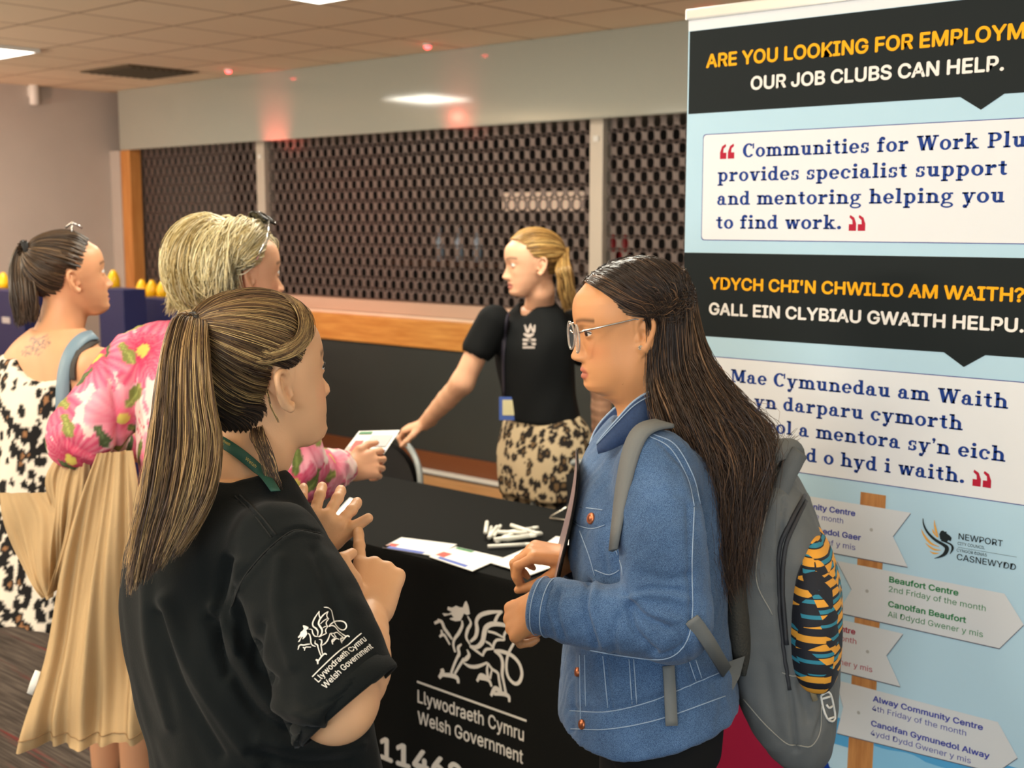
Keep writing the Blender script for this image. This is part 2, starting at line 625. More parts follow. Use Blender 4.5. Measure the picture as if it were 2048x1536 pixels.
def carpet_mat():
    m = mat('streaked_carpet', (96, 88, 84), 0.95, spec=0.1)
    nt = m.node_tree
    tc = nt.nodes.new('ShaderNodeTexCoord')

    def streak(rot, sc, lo, hi):
        mp = nt.nodes.new('ShaderNodeMapping')
        mp.inputs['Scale'].default_value = sc
        mp.inputs['Rotation'].default_value = (0, 0, rot)
        n = nt.nodes.new('ShaderNodeTexNoise')
        n.inputs['Scale'].default_value = 1
        n.inputs['Detail'].default_value = 3
        r = nt.nodes.new('ShaderNodeMapRange')
        r.inputs[1].default_value = lo
        r.inputs[2].default_value = hi
        nt.links.new(tc.outputs['Object'], mp.inputs['Vector'])
        nt.links.new(mp.outputs[0], n.inputs['Vector'])
        nt.links.new(n.outputs['Fac'], r.inputs[0])
        return r.outputs[0]
    base = nt.nodes.new('ShaderNodeMix')
    base.data_type = 'RGBA'
    base.inputs[6].default_value = lin((54, 48, 44))
    base.inputs[7].default_value = lin((88, 79, 72))
    nt.links.new(streak(0.0, (4, 90, 1), 0.4, 0.65), base.inputs[0])
    red = nt.nodes.new('ShaderNodeMix')
    red.data_type = 'RGBA'
    red.inputs[7].default_value = lin((100, 44, 42))
    nt.links.new(base.outputs[2], red.inputs[6])
    nt.links.new(streak(0.0, (1.2, 26, 1), 0.62, 0.70), red.inputs[0])
    nt.links.new(red.outputs[2], nt.nodes['Principled BSDF'].inputs['Base Color'])
    return m


struct(MB().box((XL - 1.0, -2.0, -0.1), (1.5, 7.6, 0.0)).build('floor', carpet_mat()))
struct(MB().box((XL - 0.5, 5.2, 0.0), (1.5, 5.88, 0.004)).build('floor_strip', M_strip))
# the ceiling keeps clear of the lamp openings by sitting just above the panels
struct(MB().box((XL - 0.5, -2.0, CEIL), (1.5, 7.6, CEIL + 0.1)).build('ceiling', ceiling_mat()))
struct(MB().box((XL - 0.15, -2.0, 0), (XL, 7.4, CEIL)).build('wall_left', M_wall))
# bar: interior back wall, soffit, counter front
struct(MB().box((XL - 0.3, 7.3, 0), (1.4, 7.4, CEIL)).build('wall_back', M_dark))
mb = MB().box((-9.76, YB, 2.315), (1.4, 6.9, CEIL), 0.012)
struct(mb.build('wall_soffit', M_soffit))
struct(MB().box((XL, 6.02, 0.0), (1.4, 6.12, 0.845)).build('wall_bar_front', M_black_panel))
struct(MB().box((XL, YB - 0.005, 0.012), (1.4, 6.02, 0.135)).build('baseboard_bar', M_skirt))
struct(MB().box((XL, YB - 0.06, 0.0), (1.4, YB - 0.012, 0.022), 0.004).build('trim_1', M_white))
struct(MB().box((-9.80, 6.03, 1.06), (-9.66, 6.14, 2.315), 0.004).build('trim_2', M_oak_v))
struct(MB().box((XL, 6.02, 1.08), (-9.80, 6.16, 2.315)).build('wall_return', M_wall))

ct = thing('bar_counter', 'long bar counter with oak front edge below the perforated shutters', 'counter', (-5.0, 6.3, 0.86))
MB().box((-9.9, YB, 0.85), (1.3, YB + 0.05, 1.045), 0.012).build('fascia', M_oak, ct)
MB().box((-9.9, YB + 0.05, 1.0), (1.3, 6.75, 1.06), 0.006).build('worktop', M_top, ct)

# perforated roller shutters: rows of real oval holes
SP_X, SP_Z, ZS0, ZS1 = 0.0895, (2.33 - 1.145) / 15, 1.145, 2.33
YS = 6.16


def shutter(x0, x1, label):
    mb = MB()
    nz = int(round((ZS1 - ZS0) / SP_Z))
    nx = int(math.ceil((x1 - x0) / SP_X)) + 1
    hw, hh = 0.0255, 0.0310
    hole = [(hw * (abs(math.cos(a)) ** 0.7) * (1 if math.cos(a) >= 0 else -1), hh * (abs(math.sin(a)) ** 0.7) * (1 if math.sin(a) >= 0 else -1)) for a in [2 * PI * k / 12 for k in range(12)]]
    rim = []
    for k in range(12):
        a = 2 * PI * k / 12
        s = 1 / max(abs(math.cos(a)), abs(math.sin(a)))
        rim.append((math.cos(a) * s * SP_X / 2, math.sin(a) * s * SP_Z / 2))
    for r in range(nz):
        zc = ZS1 - (r + 0.5) * SP_Z
        for c in range(nx):
            xc = x0 + (c + (0.5 if r % 2 else 0.0)) * SP_X
            if xc - SP_X / 2 < x0 - 1e-6 and r % 2 == 0:
                pass
            ring = []
            for (u, v) in rim:
                ring.append((min(max(xc + u, x0), x1), YS + 0.010 * (abs(v) > SP_Z / 2 - 1e-4), zc + v))
            inner = [(min(max(xc + u, x0), x1), YS, zc + v) for (u, v) in hole]
            back = [(p[0], YS + 0.006, p[2]) for p in inner]
            o = 12
            mb.add(ring + inner + back,
                   [(k, (k + 1) % o, o + (k + 1) % o, o + k) for k in range(o)] +
                   [(o + k, o + (k + 1) % o, 2 * o + (k + 1) % o, 2 * o + k) for k in range(o)])
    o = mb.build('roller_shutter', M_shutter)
    MB().box((x0 + 0.012, YS - 0.10, 1.063), (x1 - 0.012, YS + 0.01, 1.150), 0.006).build('bottom_rail', M_rail, o)
    return tag(o, label, 'roller shutter', 'perforated shutters of the bar')


shutter(-9.66, -8.02, 'perforated bar shutter at the far end between oak frame and first post')
shutter(-7.914, -4.74, 'widest perforated bar shutter, behind the person leaning on a chair')
shutter(-4.63, -1.2, 'perforated bar shutter partly covered by the pull-up banner')
for x0, lab in ((-8.02, 'pale metal shutter post above the blonde head in floral jacket'), (-4.74, 'pale metal shutter post beside the pull-up banner')):
    t = tag(MB().box((x0 + 0.005, YS - 0.045, 1.064), (x0 + 0.105, YS + 0.05, 2.33), 0.006).build('shutter_post', M_post), lab, 'post', 'shutter posts')
    MB().box((x0 + 0.035, YS - 0.052, 2.19), (x0 + 0.075, YS - 0.046, 2.225), 0.002).build('lock_plate', M_white, t)

# things inside the closed bar, glimpsed through the holes
M_glass = mat('pale_glass', (190, 215, 235), 0.1, emit=(150, 190, 225), emit_s=0.0)
M_menu = mat('lit_menu_board', (220, 190, 160), 0.5, emit=(235, 200, 170), emit_s=0.55)
M_redb = mat('red_bottle_glass', (170, 30, 40), 0.3)
M_shelf = mat('bar_shelf', (70, 45, 30), 0.5)
tag(MB().box((-7.5, 7.0, 1.36), (-1.8, 7.28, 1.40)).build('bar_shelf', M_shelf), 'dark back shelf behind the closed bar shutters', 'shelf')
m_ = PL(1050, 402, 1, 7.0)
tag(MB().box((m_[0] - 0.42, 7.22, m_[2] - 0.07), (m_[0] + 0.34, 7.27, m_[2] + 0.07), 0.005).build('lit_menu_board', M_menu), 'faintly glowing menu board inside the bar behind the wide shutter', 'sign')


def bottle(px, py, m, label, h=0.26, r=0.035):
    q = PL(px, py, 1, 7.08)
    prof = [(0.001, 0), (r, 0.004), (r, h * 0.58), (r * 0.42, h * 0.74), (r * 0.36, h * 0.95), (r * 0.42, h)]
    tag(MB().lathe(prof, (q[0], q[1], 1.40), 14).build('bottle', m, None, True, (q[0], q[1], 1.40)), label, 'bottle', 'bottles behind the bar shutters')


for px, lab in ((918, 'pale blue bottle inside the bar, left of the leaning person'), (955, 'slim blue bottle inside the bar behind the leaning person'), (1090, 'pale blue bottle inside the bar beside the right post'), (880, 'faint green bottle inside the bar behind the wide shutter')):
    bottle(px, 460, M_glass, lab)
for px, lab in ((1204, 'red bottle behind the right shutter, nearest the post'), (1226, 'red bottle behind the right shutter, middle of three'), (1250, 'red bottle behind the right shutter, nearest the banner')):
    bottle(px, 465, M_redb, lab, 0.28, 0.04)

# ceiling lights
for (x0, y0, lab) in ((-8.39, 3.64, 'square ceiling light panel above the far left corner of the hall'), (-5.02, 3.65, 'square ceiling light panel cut off by the top of the picture')):
    t = thing('ceiling_light', lab, 'ceiling light', (x0 + 0.3, y0 + 0.3, CEIL), 'ceiling light panels')
    MB().box((x0 + 0.02, y0 + 0.02, CEIL - 0.022), (x0 + 0.58, y0 + 0.58, CEIL - 0.008)).build('diffuser', M_panel, t)
    fr = MB()
    for a, b in (((0, 0), (0.6, 0.02)), ((0, 0.58), (0.6, 0.6)), ((0, 0.02), (0.02, 0.58)), ((0.58, 0.02), (0.6, 0.58))):
        fr.box((x0 + a[0], y0 + a[1], CEIL - 0.024), (x0 + b[0], y0 + b[1], CEIL + 0.002))
    fr.build('frame', M_white, t)
t = thing('air_vent', 'dark square vent tile in the ceiling near the far corner', 'vent', (-8.37, 5.34, CEIL))
MB().box((-8.70, 5.04, CEIL - 0.012), (-8.05, 5.64, CEIL + 0.002), 0.004).build('frame', M_vent, t)
sl = MB()
for k in range(9):
    y = 5.10 + k * 0.06
    sl.box((-8.66, y, CEIL - 0.02), (-8.09, y + 0.03, CEIL - 0.011))
sl.build('grille', mat('vent_slats', (74, 64, 48), 0.7), t)
# red LED indicators under the ceiling, mirrored in the soffit
for (px, py, lab) in ((457, 138, 'small red indicator lamp on ceiling, the far left one'), (855, 88, 'small red indicator lamp on ceiling, above the wide shutter'), (1420, 15, 'small red indicator lamp on ceiling above the banner')):
    q = PL(px, py, 2, CEIL)
    t = thing('red_indicator_lamp', lab, 'lamp', (q[0], min(q[1], YB - 0.10), CEIL), 'red indicator lamps along the soffit')
    x, y = q[0], min(q[1], YB - 0.10)
    MB().lathe([(0.03, 0), (0.03, -0.012), (0.02, -0.016)], (x, y, CEIL), 16).build('housing', M_white, t)
    MB().lathe([(0.022, -0.012), (0.022, -0.024), (0.012, -0.032)], (x, y, CEIL), 16).build('lens', M_red_led, t)
q = PL(68, 188, 0, XL + 0.05)
t = thing('wall_sensor', 'small white cylindrical sensor high on the left wall', 'sensor', (XL + 0.05, q[1], q[2]))
MB().lathe([(0.03, -0.09), (0.04, -0.08), (0.04, 0.07), (0.034, 0.085)], (XL + 0.05, q[1], q[2]), 16).build('housing', M_white, t, True)
MB().box((XL, q[1] - 0.03, q[2] - 0.02), (XL + 0.03, q[1] + 0.03, q[2] + 0.06), 0.004).build('bracket', M_white, t)

# ------------------------------------------------------------------ the stall far left: navy cloth, boxes, yellow-capped bottles
M_navy = mat('navy_cloth', (24, 30, 78), 0.7)
M_navy2 = mat('navy_card', (30, 34, 84), 0.55)
M_yellow = mat('yellow_plastic', (252, 190, 20), 0.35)
M_lbl = mat('pale_label', (190, 185, 190), 0.6)
st = thing('stall_table', 'far table under a floor-length navy cloth by the left wall', 'table', (-8.3, 4.35, 0))
gx = np.linspace(-9.3, -6.62, 44)
mb = MB()
top = MB().box((-9.3, 4.0, 0.70), (-6.62, 5.05, 0.74), 0.01).build('tabletop', M_navy2, st)
rows = []
for z in np.linspace(0.735, 0.01, 8):
    k = (0.735 - z)
    per = [(x, 3.995 - 0.03 * k * math.sin(x * 22)) for x in gx] + [(-6.615 + 0.03 * k * math.sin(y * 22), y) for y in np.linspace(4.0, 5.05, 16)]
    rows.append([(x, y, z) for x, y in per])
mb.grid(rows)
mb.build('cloth_skirt', M_navy, st, True)
for (a, b) in ((-9.2, 4.1), (-9.2, 4.6), (-6.8, 4.1), (-6.8, 4.75)):
    MB().tube([(a, b, 0), (a, b, 0.70)], 0.015, 8).build('leg', M_dark, st)
NB = 0


def holder(px0, px1, py_top, yw, label, caps):
    """navy card box standing on the stall table with yellow bottle tops above it"""
    a, b = PL(px0, py_top, 1, yw), PL(px1, py_top, 1, yw)
    zt = (a[2] + b[2]) / 2
    tag(MB().box((a[0], yw, 0.741), (b[0], yw + 0.16, zt), 0.006).build('display_box', M_navy2), label, 'box', 'navy display boxes on the far stall')
    for i, px in enumerate(caps):
        q = PL(px, py_top, 1, yw + 0.21)
        bt = thing('yellow_bottle', 'yellow-topped bottle standing behind ' + label, 'bottle', (q[0], yw + 0.21, 0.741), 'yellow-topped bottles on the far stall')
        MB().lathe([(0.03, 0), (0.04, 0.004), (0.04, zt - 0.741 - 0.01), (0.03, zt - 0.741)], (q[0], yw + 0.21, 0.741), 14).build('body', M_navy2, bt, True)
        MB().lathe([(0.042, -0.03), (0.042, 0.05), (0.030, 0.08), (0.014, 0.105), (0.006, 0.11)], (q[0], yw + 0.21, zt - 0.002), 14).build('cap', M_yellow, bt, True)


holder(-60, 45, 580, 4.18, 'the navy box at the left picture edge', (8,))
holder(196, 246, 578, 4.32, 'the narrow navy box by the oak frame', (228,))
holder(270, 352, 598, 4.66, 'the wide navy box in front of the shutter', (285, 305, 326))
q = PL(20, 640, 1, 3.985)
MB().box((q[0] - 0.05, 3.955, q[2] - 0.02), (q[0] + 0.05, 3.962, q[2] + 0.02), 0.002).build('name_label', M_lbl, st)

# ------------------------------------------------------------------ table, cloth with print, things on it
TX0, TX1, TY0, TY1, TZ = -3.62, -1.76, 2.5, 3.235, 0.74
M_cloth = mat('black_tablecloth', (19, 20, 19), 0.85, spec=0.12, bump=(260, 0.15))
M_print = mat('white_print', (226, 222, 214), 0.7)
tb = thing('folding_table', 'long folding table hidden under the black printed cloth', 'table', (-2.7, 2.86, 0))
MB().box((TX0 + 0.02, TY0 + 0.02, TZ - 0.045), (TX1 - 0.02, TY1 - 0.02, TZ - 0.006), 0.008).build('tabletop', M_lbl, tb)
for a in (TX0 + 0.15, TX1 - 0.15):
    for b in (TY0 + 0.1, TY1 - 0.1):
        MB().tube([(a, b, 0), (a, b, TZ - 0.05)], 0.016, 10).build('leg', M_dark, tb)


def cloth_pt(x, z):
    """front fall of the cloth: almost flat where the print is, waving towards the ends and the hem"""
    k = (TZ - z)
    return TY0 - 0.004 - 0.010 * k * (1 + math.sin(x * 9 + 1.0)) - 0.004 * k * math.sin(x * 23)


def cloth():
    per = []
    xs = np.linspace(TX0, TX1, 90)
    ys = np.linspace(TY0, TY1, 36)
    mb = MB()
    rows = []
    for z in [TZ + 0.001, TZ - 0.004, TZ - 0.012] + list(np.linspace(TZ - 0.03, 0.012, 16)):
        k = TZ - z
        r = 0.0 if z > TZ else min(1.0, k / 0.012) * 0.004
        row = [(x, (cloth_pt(x, z) if k > 0.01 else TY0 - r), z) for x in xs]
        row += [(TX1 + r + 0.012 * k * (1 + math.sin(y * 17)), y, z) for y in ys]
        row += [(x, TY1 + r + 0.012 * k * (1 + math.sin(x * 11)), z) for x in xs[::-1]]
        row += [(TX0 - r - 0.012 * k * (1 + math.sin(y * 17)), y, z) for y in ys[::-1]]
        rows.append(row)
    mb.grid(rows, wrap=True)
    gx = np.linspace(TX0, TX1, 60)
    gy = np.linspace(TY0, TY1, 24)
    mb.grid([[(x, y, TZ + 0.001 + 0.0012 * math.sin(x * 7 + y * 3) * math.sin((x - TX0) / (TX1 - TX0) * PI) * math.sin((y - TY0) / (TY1 - TY0) * PI)) for x in gx] for y in gy])
    return mb


cl = tag(cloth().build('tablecloth', M_cloth, None, True), 'black floor-length tablecloth printed with a white dragon emblem', 'tablecloth')


def on_cloth(u):
    return (u[0], cloth_pt(u[0], u[1]) - 0.0015, u[1])


def cz(p):
    """emblem tracing unit -> (x, z) on the cloth front"""
    q = PL(820 + p[0] / 5.908, 1180 + p[1] / 5.908, 1, 2.485)
    return np.array([q[0], q[2]])


DRAGON_HEAD = [(420, 205), (470, 218), (520, 193), (560, 213), (598, 215), (622, 150), (640, 138), (665, 200), (682, 290), (650, 307), (612, 285), (592, 330), (570, 372), (510, 378), (455, 360), (440, 345), (490, 330), (462, 298), (380, 318), (355, 283), (432, 288), (468, 268), (415, 242)]
DRAGON = [
    ([(588, 368), (592, 430), (550, 520), (500, 590), (488, 660), (510, 745)], [22, 38, 42, 36, 36, 30]),
    ([(655, 318), (692, 400), (655, 480), (640, 570), (684, 655)], [18, 34, 44, 38, 20]),
    ([(300, 362), (350, 390), (380, 460), (430, 530), (474, 592)], [30, 46, 46, 44, 26]),
    ([(345, 535), (382, 545), (415, 600), (446, 655)], [36, 36, 30, 24]),
    ([(262, 402), (312, 378)], [30, 40]), ([(322, 562), (362, 530)], [26, 40]), ([(345, 480), (356, 545)], [30, 36]),
    ([(584, 648), (546, 690), (556, 760), (540, 800)], [18, 42, 46, 34]),
    ([(648, 712), (672, 775), (640, 822), (596, 848)], [16, 44, 50, 30]),
    ([(548, 775), (502, 880), (462, 990)], [36, 34, 34]), ([(612, 822), (560, 905), (505, 1000)], [36, 34, 30]),
    ([(350, 940), (360, 985), (318, 1048)], [50, 66, 40]), ([(345, 1010), (470, 1020), (535, 1052), (548, 1112)], [40, 56, 54, 36]),
    ([(606, 868), (680, 912), (770, 914), (888, 868)], [20, 40, 42, 24]),
    ([(892, 880), (884, 960), (896, 1050)], [24, 34, 40]), ([(942, 950), (918, 1060)], [22, 32]),
    ([(880, 1045), (810, 1020), (765, 1090)], [44, 50, 32]), ([(800, 1055), (900, 1075), (940, 1152)], [30, 44, 30]),
    ([(892, 872), (945, 945), (1012, 992), (1030, 1085), (1055, 1210)], [24, 34, 36, 34, 36]),
    ([(968, 728), (1045, 790), (1072, 880), (1066, 1000), (1086, 1100), (1112, 1225)], [26, 46, 46, 44, 34, 40]),
    ([(1045, 1205), (980, 1175), (930, 1262)], [50, 56, 36]), ([(965, 1238), (1090, 1238), (1148, 1268), (1156, 1332)], [36, 50, 48, 30]),
    ([(966, 728), (1060, 736), (1180, 780), (1270, 870), (1308, 990), (1280, 1090), (1220, 1112), (1150, 1050), (1120, 960), (1120, 850), (1146, 750), (1200, 645), (1268, 525), (1266, 440), (1238, 372)], [30, 44, 44, 42, 42, 42, 40, 40, 38, 36, 34, 32, 32, 30, 40]),
    ([(1192, 300), (1240, 375)], [22, 56]),
    ([(686, 622), (748, 560), (766, 470), (758, 380), (800, 312), (900, 276), (1062, 262)], [26, 46, 56, 46, 48, 46, 24]),
    ([(1066, 262), (1012, 310), (976, 388)], [22, 36, 44]),
    ([(678, 672), (762, 684), (828, 622), (850, 520), (874, 450), (950, 412), (1080, 422), (1195, 468)], [24, 48, 60, 66, 60, 54, 44, 24]),
    ([(1195, 466), (1122, 490), (1088, 545), (1092, 602)], [24, 32, 34, 26]), ([(1092, 600), (1000, 602), (962, 655), (958, 706)], [22, 32, 36, 26]),
    ([(958, 704), (880, 710), (850, 740), (832, 790)], [22, 32, 36, 26]), ([(832, 786), (760, 732), (686, 680)], [26, 32, 22]),
    ([(892, 498), (980, 520), (1082, 572)], [26, 30, 20]), ([(866, 618), (920, 650), (952, 694)], [24, 28, 20])]


def emblem(mb, to2d, place, bold=1.0):
    for pts, w in DRAGON:
        q = np.array([to2d(p) for p in pts])
        s = np.linalg.norm(to2d((700, 700)) - to2d((800, 800))) / 141.4
        stroke(mb, q, np.array(w) * s * bold, place)
    q = [to2d(p) for p in DRAGON_HEAD]
    mb.add([place(u) for u in q], [tuple(range(len(q)))])


mb = MB()
emblem(mb, cz, on_cloth)
mb.build('dragon_emblem', M_print, cl)
mb = MB()
stroke(mb, [(-2.560, 0.3625), (-2.128, 0.3605)], 0.0065, on_cloth)
mb.build('emblem_line', M_print, cl)
for s_, x0, x1, z, h, b in (('Llywodraeth Cymru', -2.558, -2.137, 0.2985, 0.040, 0.012), ('Welsh Government', -2.558, -2.139, 0.2335, 0.040, 0.012), ('0300', -3.21, -2.925, 0.082, 0.074, 0.03), ('0611462', -2.86, -2.375, 0.082, 0.074, 0.03), ('&', -2.86, -2.765, 0.208, 0.074, 0.02)):
    mb = MB()
    put_text(mb, s_, x0, x1, z, h, on_cloth, b)
    mb.build('lettering', M_print, cl)


def flat_quad(mb, pts, z0, z1):
    n = len(pts)
    vs = [(p[0], p[1], z0) for p in pts] + [(p[0], p[1], z1) for p in pts]
    mb.add(vs, [tuple(range(n))[::-1], tuple(range(n, 2 * n))] + [(i, (i + 1) % n, (i + 1) % n + n, i + n) for i in range(n)])


M_blue = mat('print_blue', (90, 110, 190), 0.6)
M_red = mat('print_red', (214, 90, 80), 0.6)
M_green = mat('print_green', (60, 130, 80), 0.6)
M_pinkp = mat('print_pink', (230, 190, 180), 0.6)


def on_table(px, py):
    return PL(px, py, 2, TZ)[:2]


def leaflet(corners, label, prints, name='leaflet', zoff=0.0):
    c = [on_table(*p) for p in corners]
    z = TZ + 0.004 + zoff
    ctr = np.mean(c, axis=0)
    o = MB()
    flat_quad(o, c, z, z + 0.0015)
    t = o.build(name, M_paper, None, False, (ctr[0], ctr[1], z))
    tag(t, label, 'leaflet', 'papers laid out on the black tablecloth')
    for nm, m, (a0, b0, a1, b1) in prints:
        def bl(a, b):
            p = (c[0] * (1 - a) + c[1] * a) * (1 - b) + (c[3] * (1 - a) + c[2] * a) * b
            return p
        q = [bl(a0, b0), bl(a1, b0), bl(a1, b1), bl(a0, b1)]
        o = MB()
        flat_quad(o, q, z + 0.0016, z + 0.002)
        o.build(nm, m, t)
    return t


leaflet([(765, 1098), (803, 1078), (914, 1092), (872, 1116)], 'leaflet with red picture nearest the pointing hand',
        [('blue_band', M_blue, (0.0, 0.0, 0.16, 0.75)), ('red_picture', M_red, (0.18, 0.02, 0.42, 0.18)), ('pink_picture', M_pinkp, (0.0, 0.0, 0.25, 0.08))])
leaflet([(858, 1118), (912, 1098), (1005, 1120), (945, 1147)], 'leaflet with green heading and blue foot, middle of the table edge',
        [('blue_band', M_blue, (0.05, 0.15, 0.18, 0.8)), ('red_picture', M_red, (0.2, 0.02, 0.5, 0.22)), ('green_heading', M_green, (0.86, 0.05, 0.98, 0.42))], zoff=0.002)
leaflet([(982, 1132), (1082, 1090), (1180, 1112), (1062, 1156)], 'plain white sheet nearest the denim jacket', [], zoff=0.004)
leaflet([(1060, 1116), (1112, 1080), (1190, 1090), (1150, 1125)], 'blank white sheet half hidden behind the brown hand', [], zoff=0.0065)
leaflet([(668, 1032), (700, 998), (712, 1003), (682, 1040)], 'folded white card behind the raised fingers', [])

# heap of white pens
M_pen = mat('white_pen', (244, 243, 232), 0.35)
rp = random.Random(4)
pens = [(1020, 1085, 1078, 1074), (1012, 1075, 1068, 1066), (1015, 1092, 1072, 1082), (1000, 1096, 1060, 1090), (990, 1098, 1050, 1095), (996, 1090, 1046, 1070), (1004, 1078, 1074, 1080),
        (970, 1090, 975, 1055), (977, 1088, 984, 1054), (984, 1086, 1003, 1058), (974, 1094, 998, 1062), (1022, 1068, 1076, 1086), (986, 1096, 1030, 1064)]
for i, (a, b, c, d) in enumerate(pens):
    p, q = on_table(a, b), on_table(c, d)
    z = TZ + 0.009 + 0.0065 * (i % 4)
    ax = np.array([*(q - p), 0.0])
    L = 0.135
    mid = np.array([*((p + q) / 2), z])
    ax = ax / np.linalg.norm(ax)
    t = thing('pen', 'white pen lying in the loose heap on the black tablecloth', 'pen', mid, 'heap of white pens')
    MB().tube([mid - ax * L / 2, mid + ax * L * 0.34], 0.0062, 10).build('barrel', M_pen, t, True)
    MB().tube([mid + ax * L * 0.34, mid + ax * L * 0.5], [0.0066, 0.0056], 10).build('cap', M_pen, t, True)

# wire leaflet stand behind the folder
M_wire = mat('bright_wire', (222, 218, 205), 0.25, metal=0.8)
q0, q1 = on_table(1100, 1040), on_table(1150, 1046)
ws = thing('wire_stand', 'bent bright wire stand on the table beside the folder', 'leaflet stand', (*q0, TZ))
zt = PL(1133, 1015, 1, (q0[1] + q1[1]) / 2)
MB().tube([(*q1, TZ + 0.006), (*q0, TZ + 0.006), (q0[0] + 0.004, q0[1], TZ + 0.012), tuple(zt)], 0.0035, 8).build('foot_loop', M_wire, ws, True)
MB().tube([tuple(zt), (q1[0] + 0.10, q1[1] + 0.06, TZ + 0.20)], 0.0035, 8).build('back_support', M_wire, ws, True)

# ------------------------------------------------------------------ chairs behind the table
M_chairf = mat('grey_chair_frame', (150, 156, 156), 0.4, metal=0.3)
M_seat = mat('black_seat_fabric', (22, 22, 24), 0.85, bump=(180, 0.4))
CHB = []


def chair(cx, yb, ztop, label):
    """banquet chair facing the table; yb is the back's plane, ztop the top of its arch"""
    w = 0.245
    t = thing('banquet_chair', label, 'chair', (cx, yb - 0.22, 0), 'banquet chairs behind the table')
    arch = []
    for k in range(25):
        a = PI * k / 24
        arch.append((cx - w * math.cos(a) * (1 - 0.0 * abs(math.sin(a))), yb + 0.05 * math.sin(a), ztop - 0.26 + 0.26 * math.sin(a) ** 0.8))
    left = [(cx - w + 0.01, yb - 0.03, 0.46), (cx - w, yb - 0.01, 0.55)]
    right = [(cx + w, yb - 0.01, 0.55), (cx + w - 0.01, yb - 0.03, 0.46)]
    MB().tube(left + arch + right, 0.0135, 10).build('back_frame', M_chairf, t, True)
    G = []
    for k in range(15):
        a = PI * k / 14
        x = -0.93 * w * math.cos(a)
        zz = ztop - 0.285 + 0.25 * math.sin(a) ** 0.8
        G.append([(cx + x, yb + 0.04 * math.sin(a) - 0.028 + 0.012 * abs(math.cos(a)), 0.56 + (zz - 0.56) * s) for s in np.linspace(0, 1, 8)])
    G2 = [[(p[0], p[1] + 0.034, p[2]) for p in r] for r in G]
    mb = MB().grid(G)
    mb.grid([r[::-1] for r in G2])
    mb.build('backrest', M_seat, t, True)
    MB().box((cx - 0.22, yb - 0.315, 0.41), (cx + 0.22, yb - 0.02, 0.48), 0.03).build('seat', M_seat, t, True)
    for sx in (-1, 1):
        MB().tube([(cx + sx * 0.21, yb - 0.28, 0.41), (cx + sx * 0.22, yb - 0.30, 0.0)], 0.012, 8).build('leg', M_chairf, t, True)
        MB().tube([(cx + sx * 0.23, yb - 0.03, 0.46), (cx + sx * 0.22, yb + 0.08, 0.0)], 0.012, 8).build('leg', M_chairf, t, True)
    return arch


YC = 3.57
qa = PL(775, 868, 1, YC + 0.05)
chair(qa[0], YC, qa[2], 'banquet chair with grey arched back under the leaning hand')
qb = PL(1180, 925, 1, YC + 0.05)
chair(qb[0], YC, qb[2], 'banquet chair half hidden behind the brown haired person in denim')
CHA = qa
# ------------------------------------------------------------------ pull-up banner
BX, BY = -1.67, 2.53
BW, BZ0, BZ1 = 0.915, 0.10, 2.185


def rgbm(n, c):
    return mat(n, c, 0.6, spec=0.15)


M_b_blue = rgbm('banner_light_blue', (183, 217, 236))
M_b_dark = rgbm('banner_charcoal', (25, 32, 34))
M_b_white = rgbm('banner_white', (231, 234, 238))
M_b_line = rgbm('banner_indigo_line', (66, 74, 150))
M_b_navy = rgbm('banner_quote_blue', (28, 62, 140))
M_b_gold = rgbm('banner_gold', (252, 178, 24))
M_b_cream = rgbm('banner_cream', (240, 236, 230))
M_b_crim = rgbm('banner_crimson', (180, 32, 58))
M_b_grey = rgbm('banner_sign_grey', (214, 219, 224))
M_b_edge = rgbm('banner_sign_edge', (92, 94, 110))
M_b_post = wood_mat('banner_printed_post', (176, 118, 66), (204, 146, 88), (40, 40, 4))
M_b_ind = rgbm('banner_indigo_text', (70, 78, 170))
M_b_green = rgbm('banner_green_text', (40, 130, 74))
M_b_redt = rgbm('banner_red_text', (180, 44, 70))
M_b_sky = rgbm('banner_sky_blue', (86, 168, 222))
M_b_hill = rgbm('banner_pale_hill', (140, 200, 236))
M_b_royal = rgbm('banner_royal_blue', (16, 54, 150))
M_b_maroon = rgbm('banner_maroon', (150, 26, 62))
M_b_tan = rgbm('banner_tan', (178, 122, 84))
M_b_ink = rgbm('banner_ink', (36, 44, 46))
M_b_screw = rgbm('banner_screw_grey', (176, 178, 178))
M_alu = mat('banner_aluminium', (206, 204, 200), 0.3, metal=0.7)

bn = thing('pull_up_banner', 'tall pull-up banner about job clubs with charcoal and pale blue bands', 'banner', (BX + BW / 2, BY, 0))


def layer(k):
    return lambda u: (BX + u[0], BY - 0.0006 * k, u[1])


def poly(name, m, pts, k):
    return MB().add([layer(k)(p) for p in pts], [tuple(range(len(pts)))]).build(name, m, bn)


sheet = MB().box((BX, BY, BZ0), (BX + BW, BY + 0.002, BZ1)).build('printed_sheet', M_b_blue, bn)
MB().box((BX - 0.004, BY - 0.010, BZ1 - 0.004), (BX + BW + 0.004, BY + 0.014, BZ1 + 0.022), 0.004).build('top_rail', M_alu, bn)
MB().box((BX - 0.02, BY - 0.07, 0.01), (BX + BW + 0.02, BY + 0.09, BZ0), 0.02).build('base_cassette', M_alu, bn)
MB().tube([(BX + BW / 2, BY + 0.02, 0.08), (BX + BW / 2, BY + 0.012, BZ1)], 0.008, 10).build('support_pole', M_alu, bn)
for sx in (0.1, BW - 0.1):
    MB().box((BX + sx - 0.03, BY - 0.16, 0.0), (BX + sx + 0.03, BY + 0.18, 0.014), 0.003).build('foot', M_alu, bn)
poly('white_heading', M_b_white, [(0, 2.157), (BW, 2.157), (BW, BZ1 - 0.004), (0, BZ1 - 0.004)], 1)
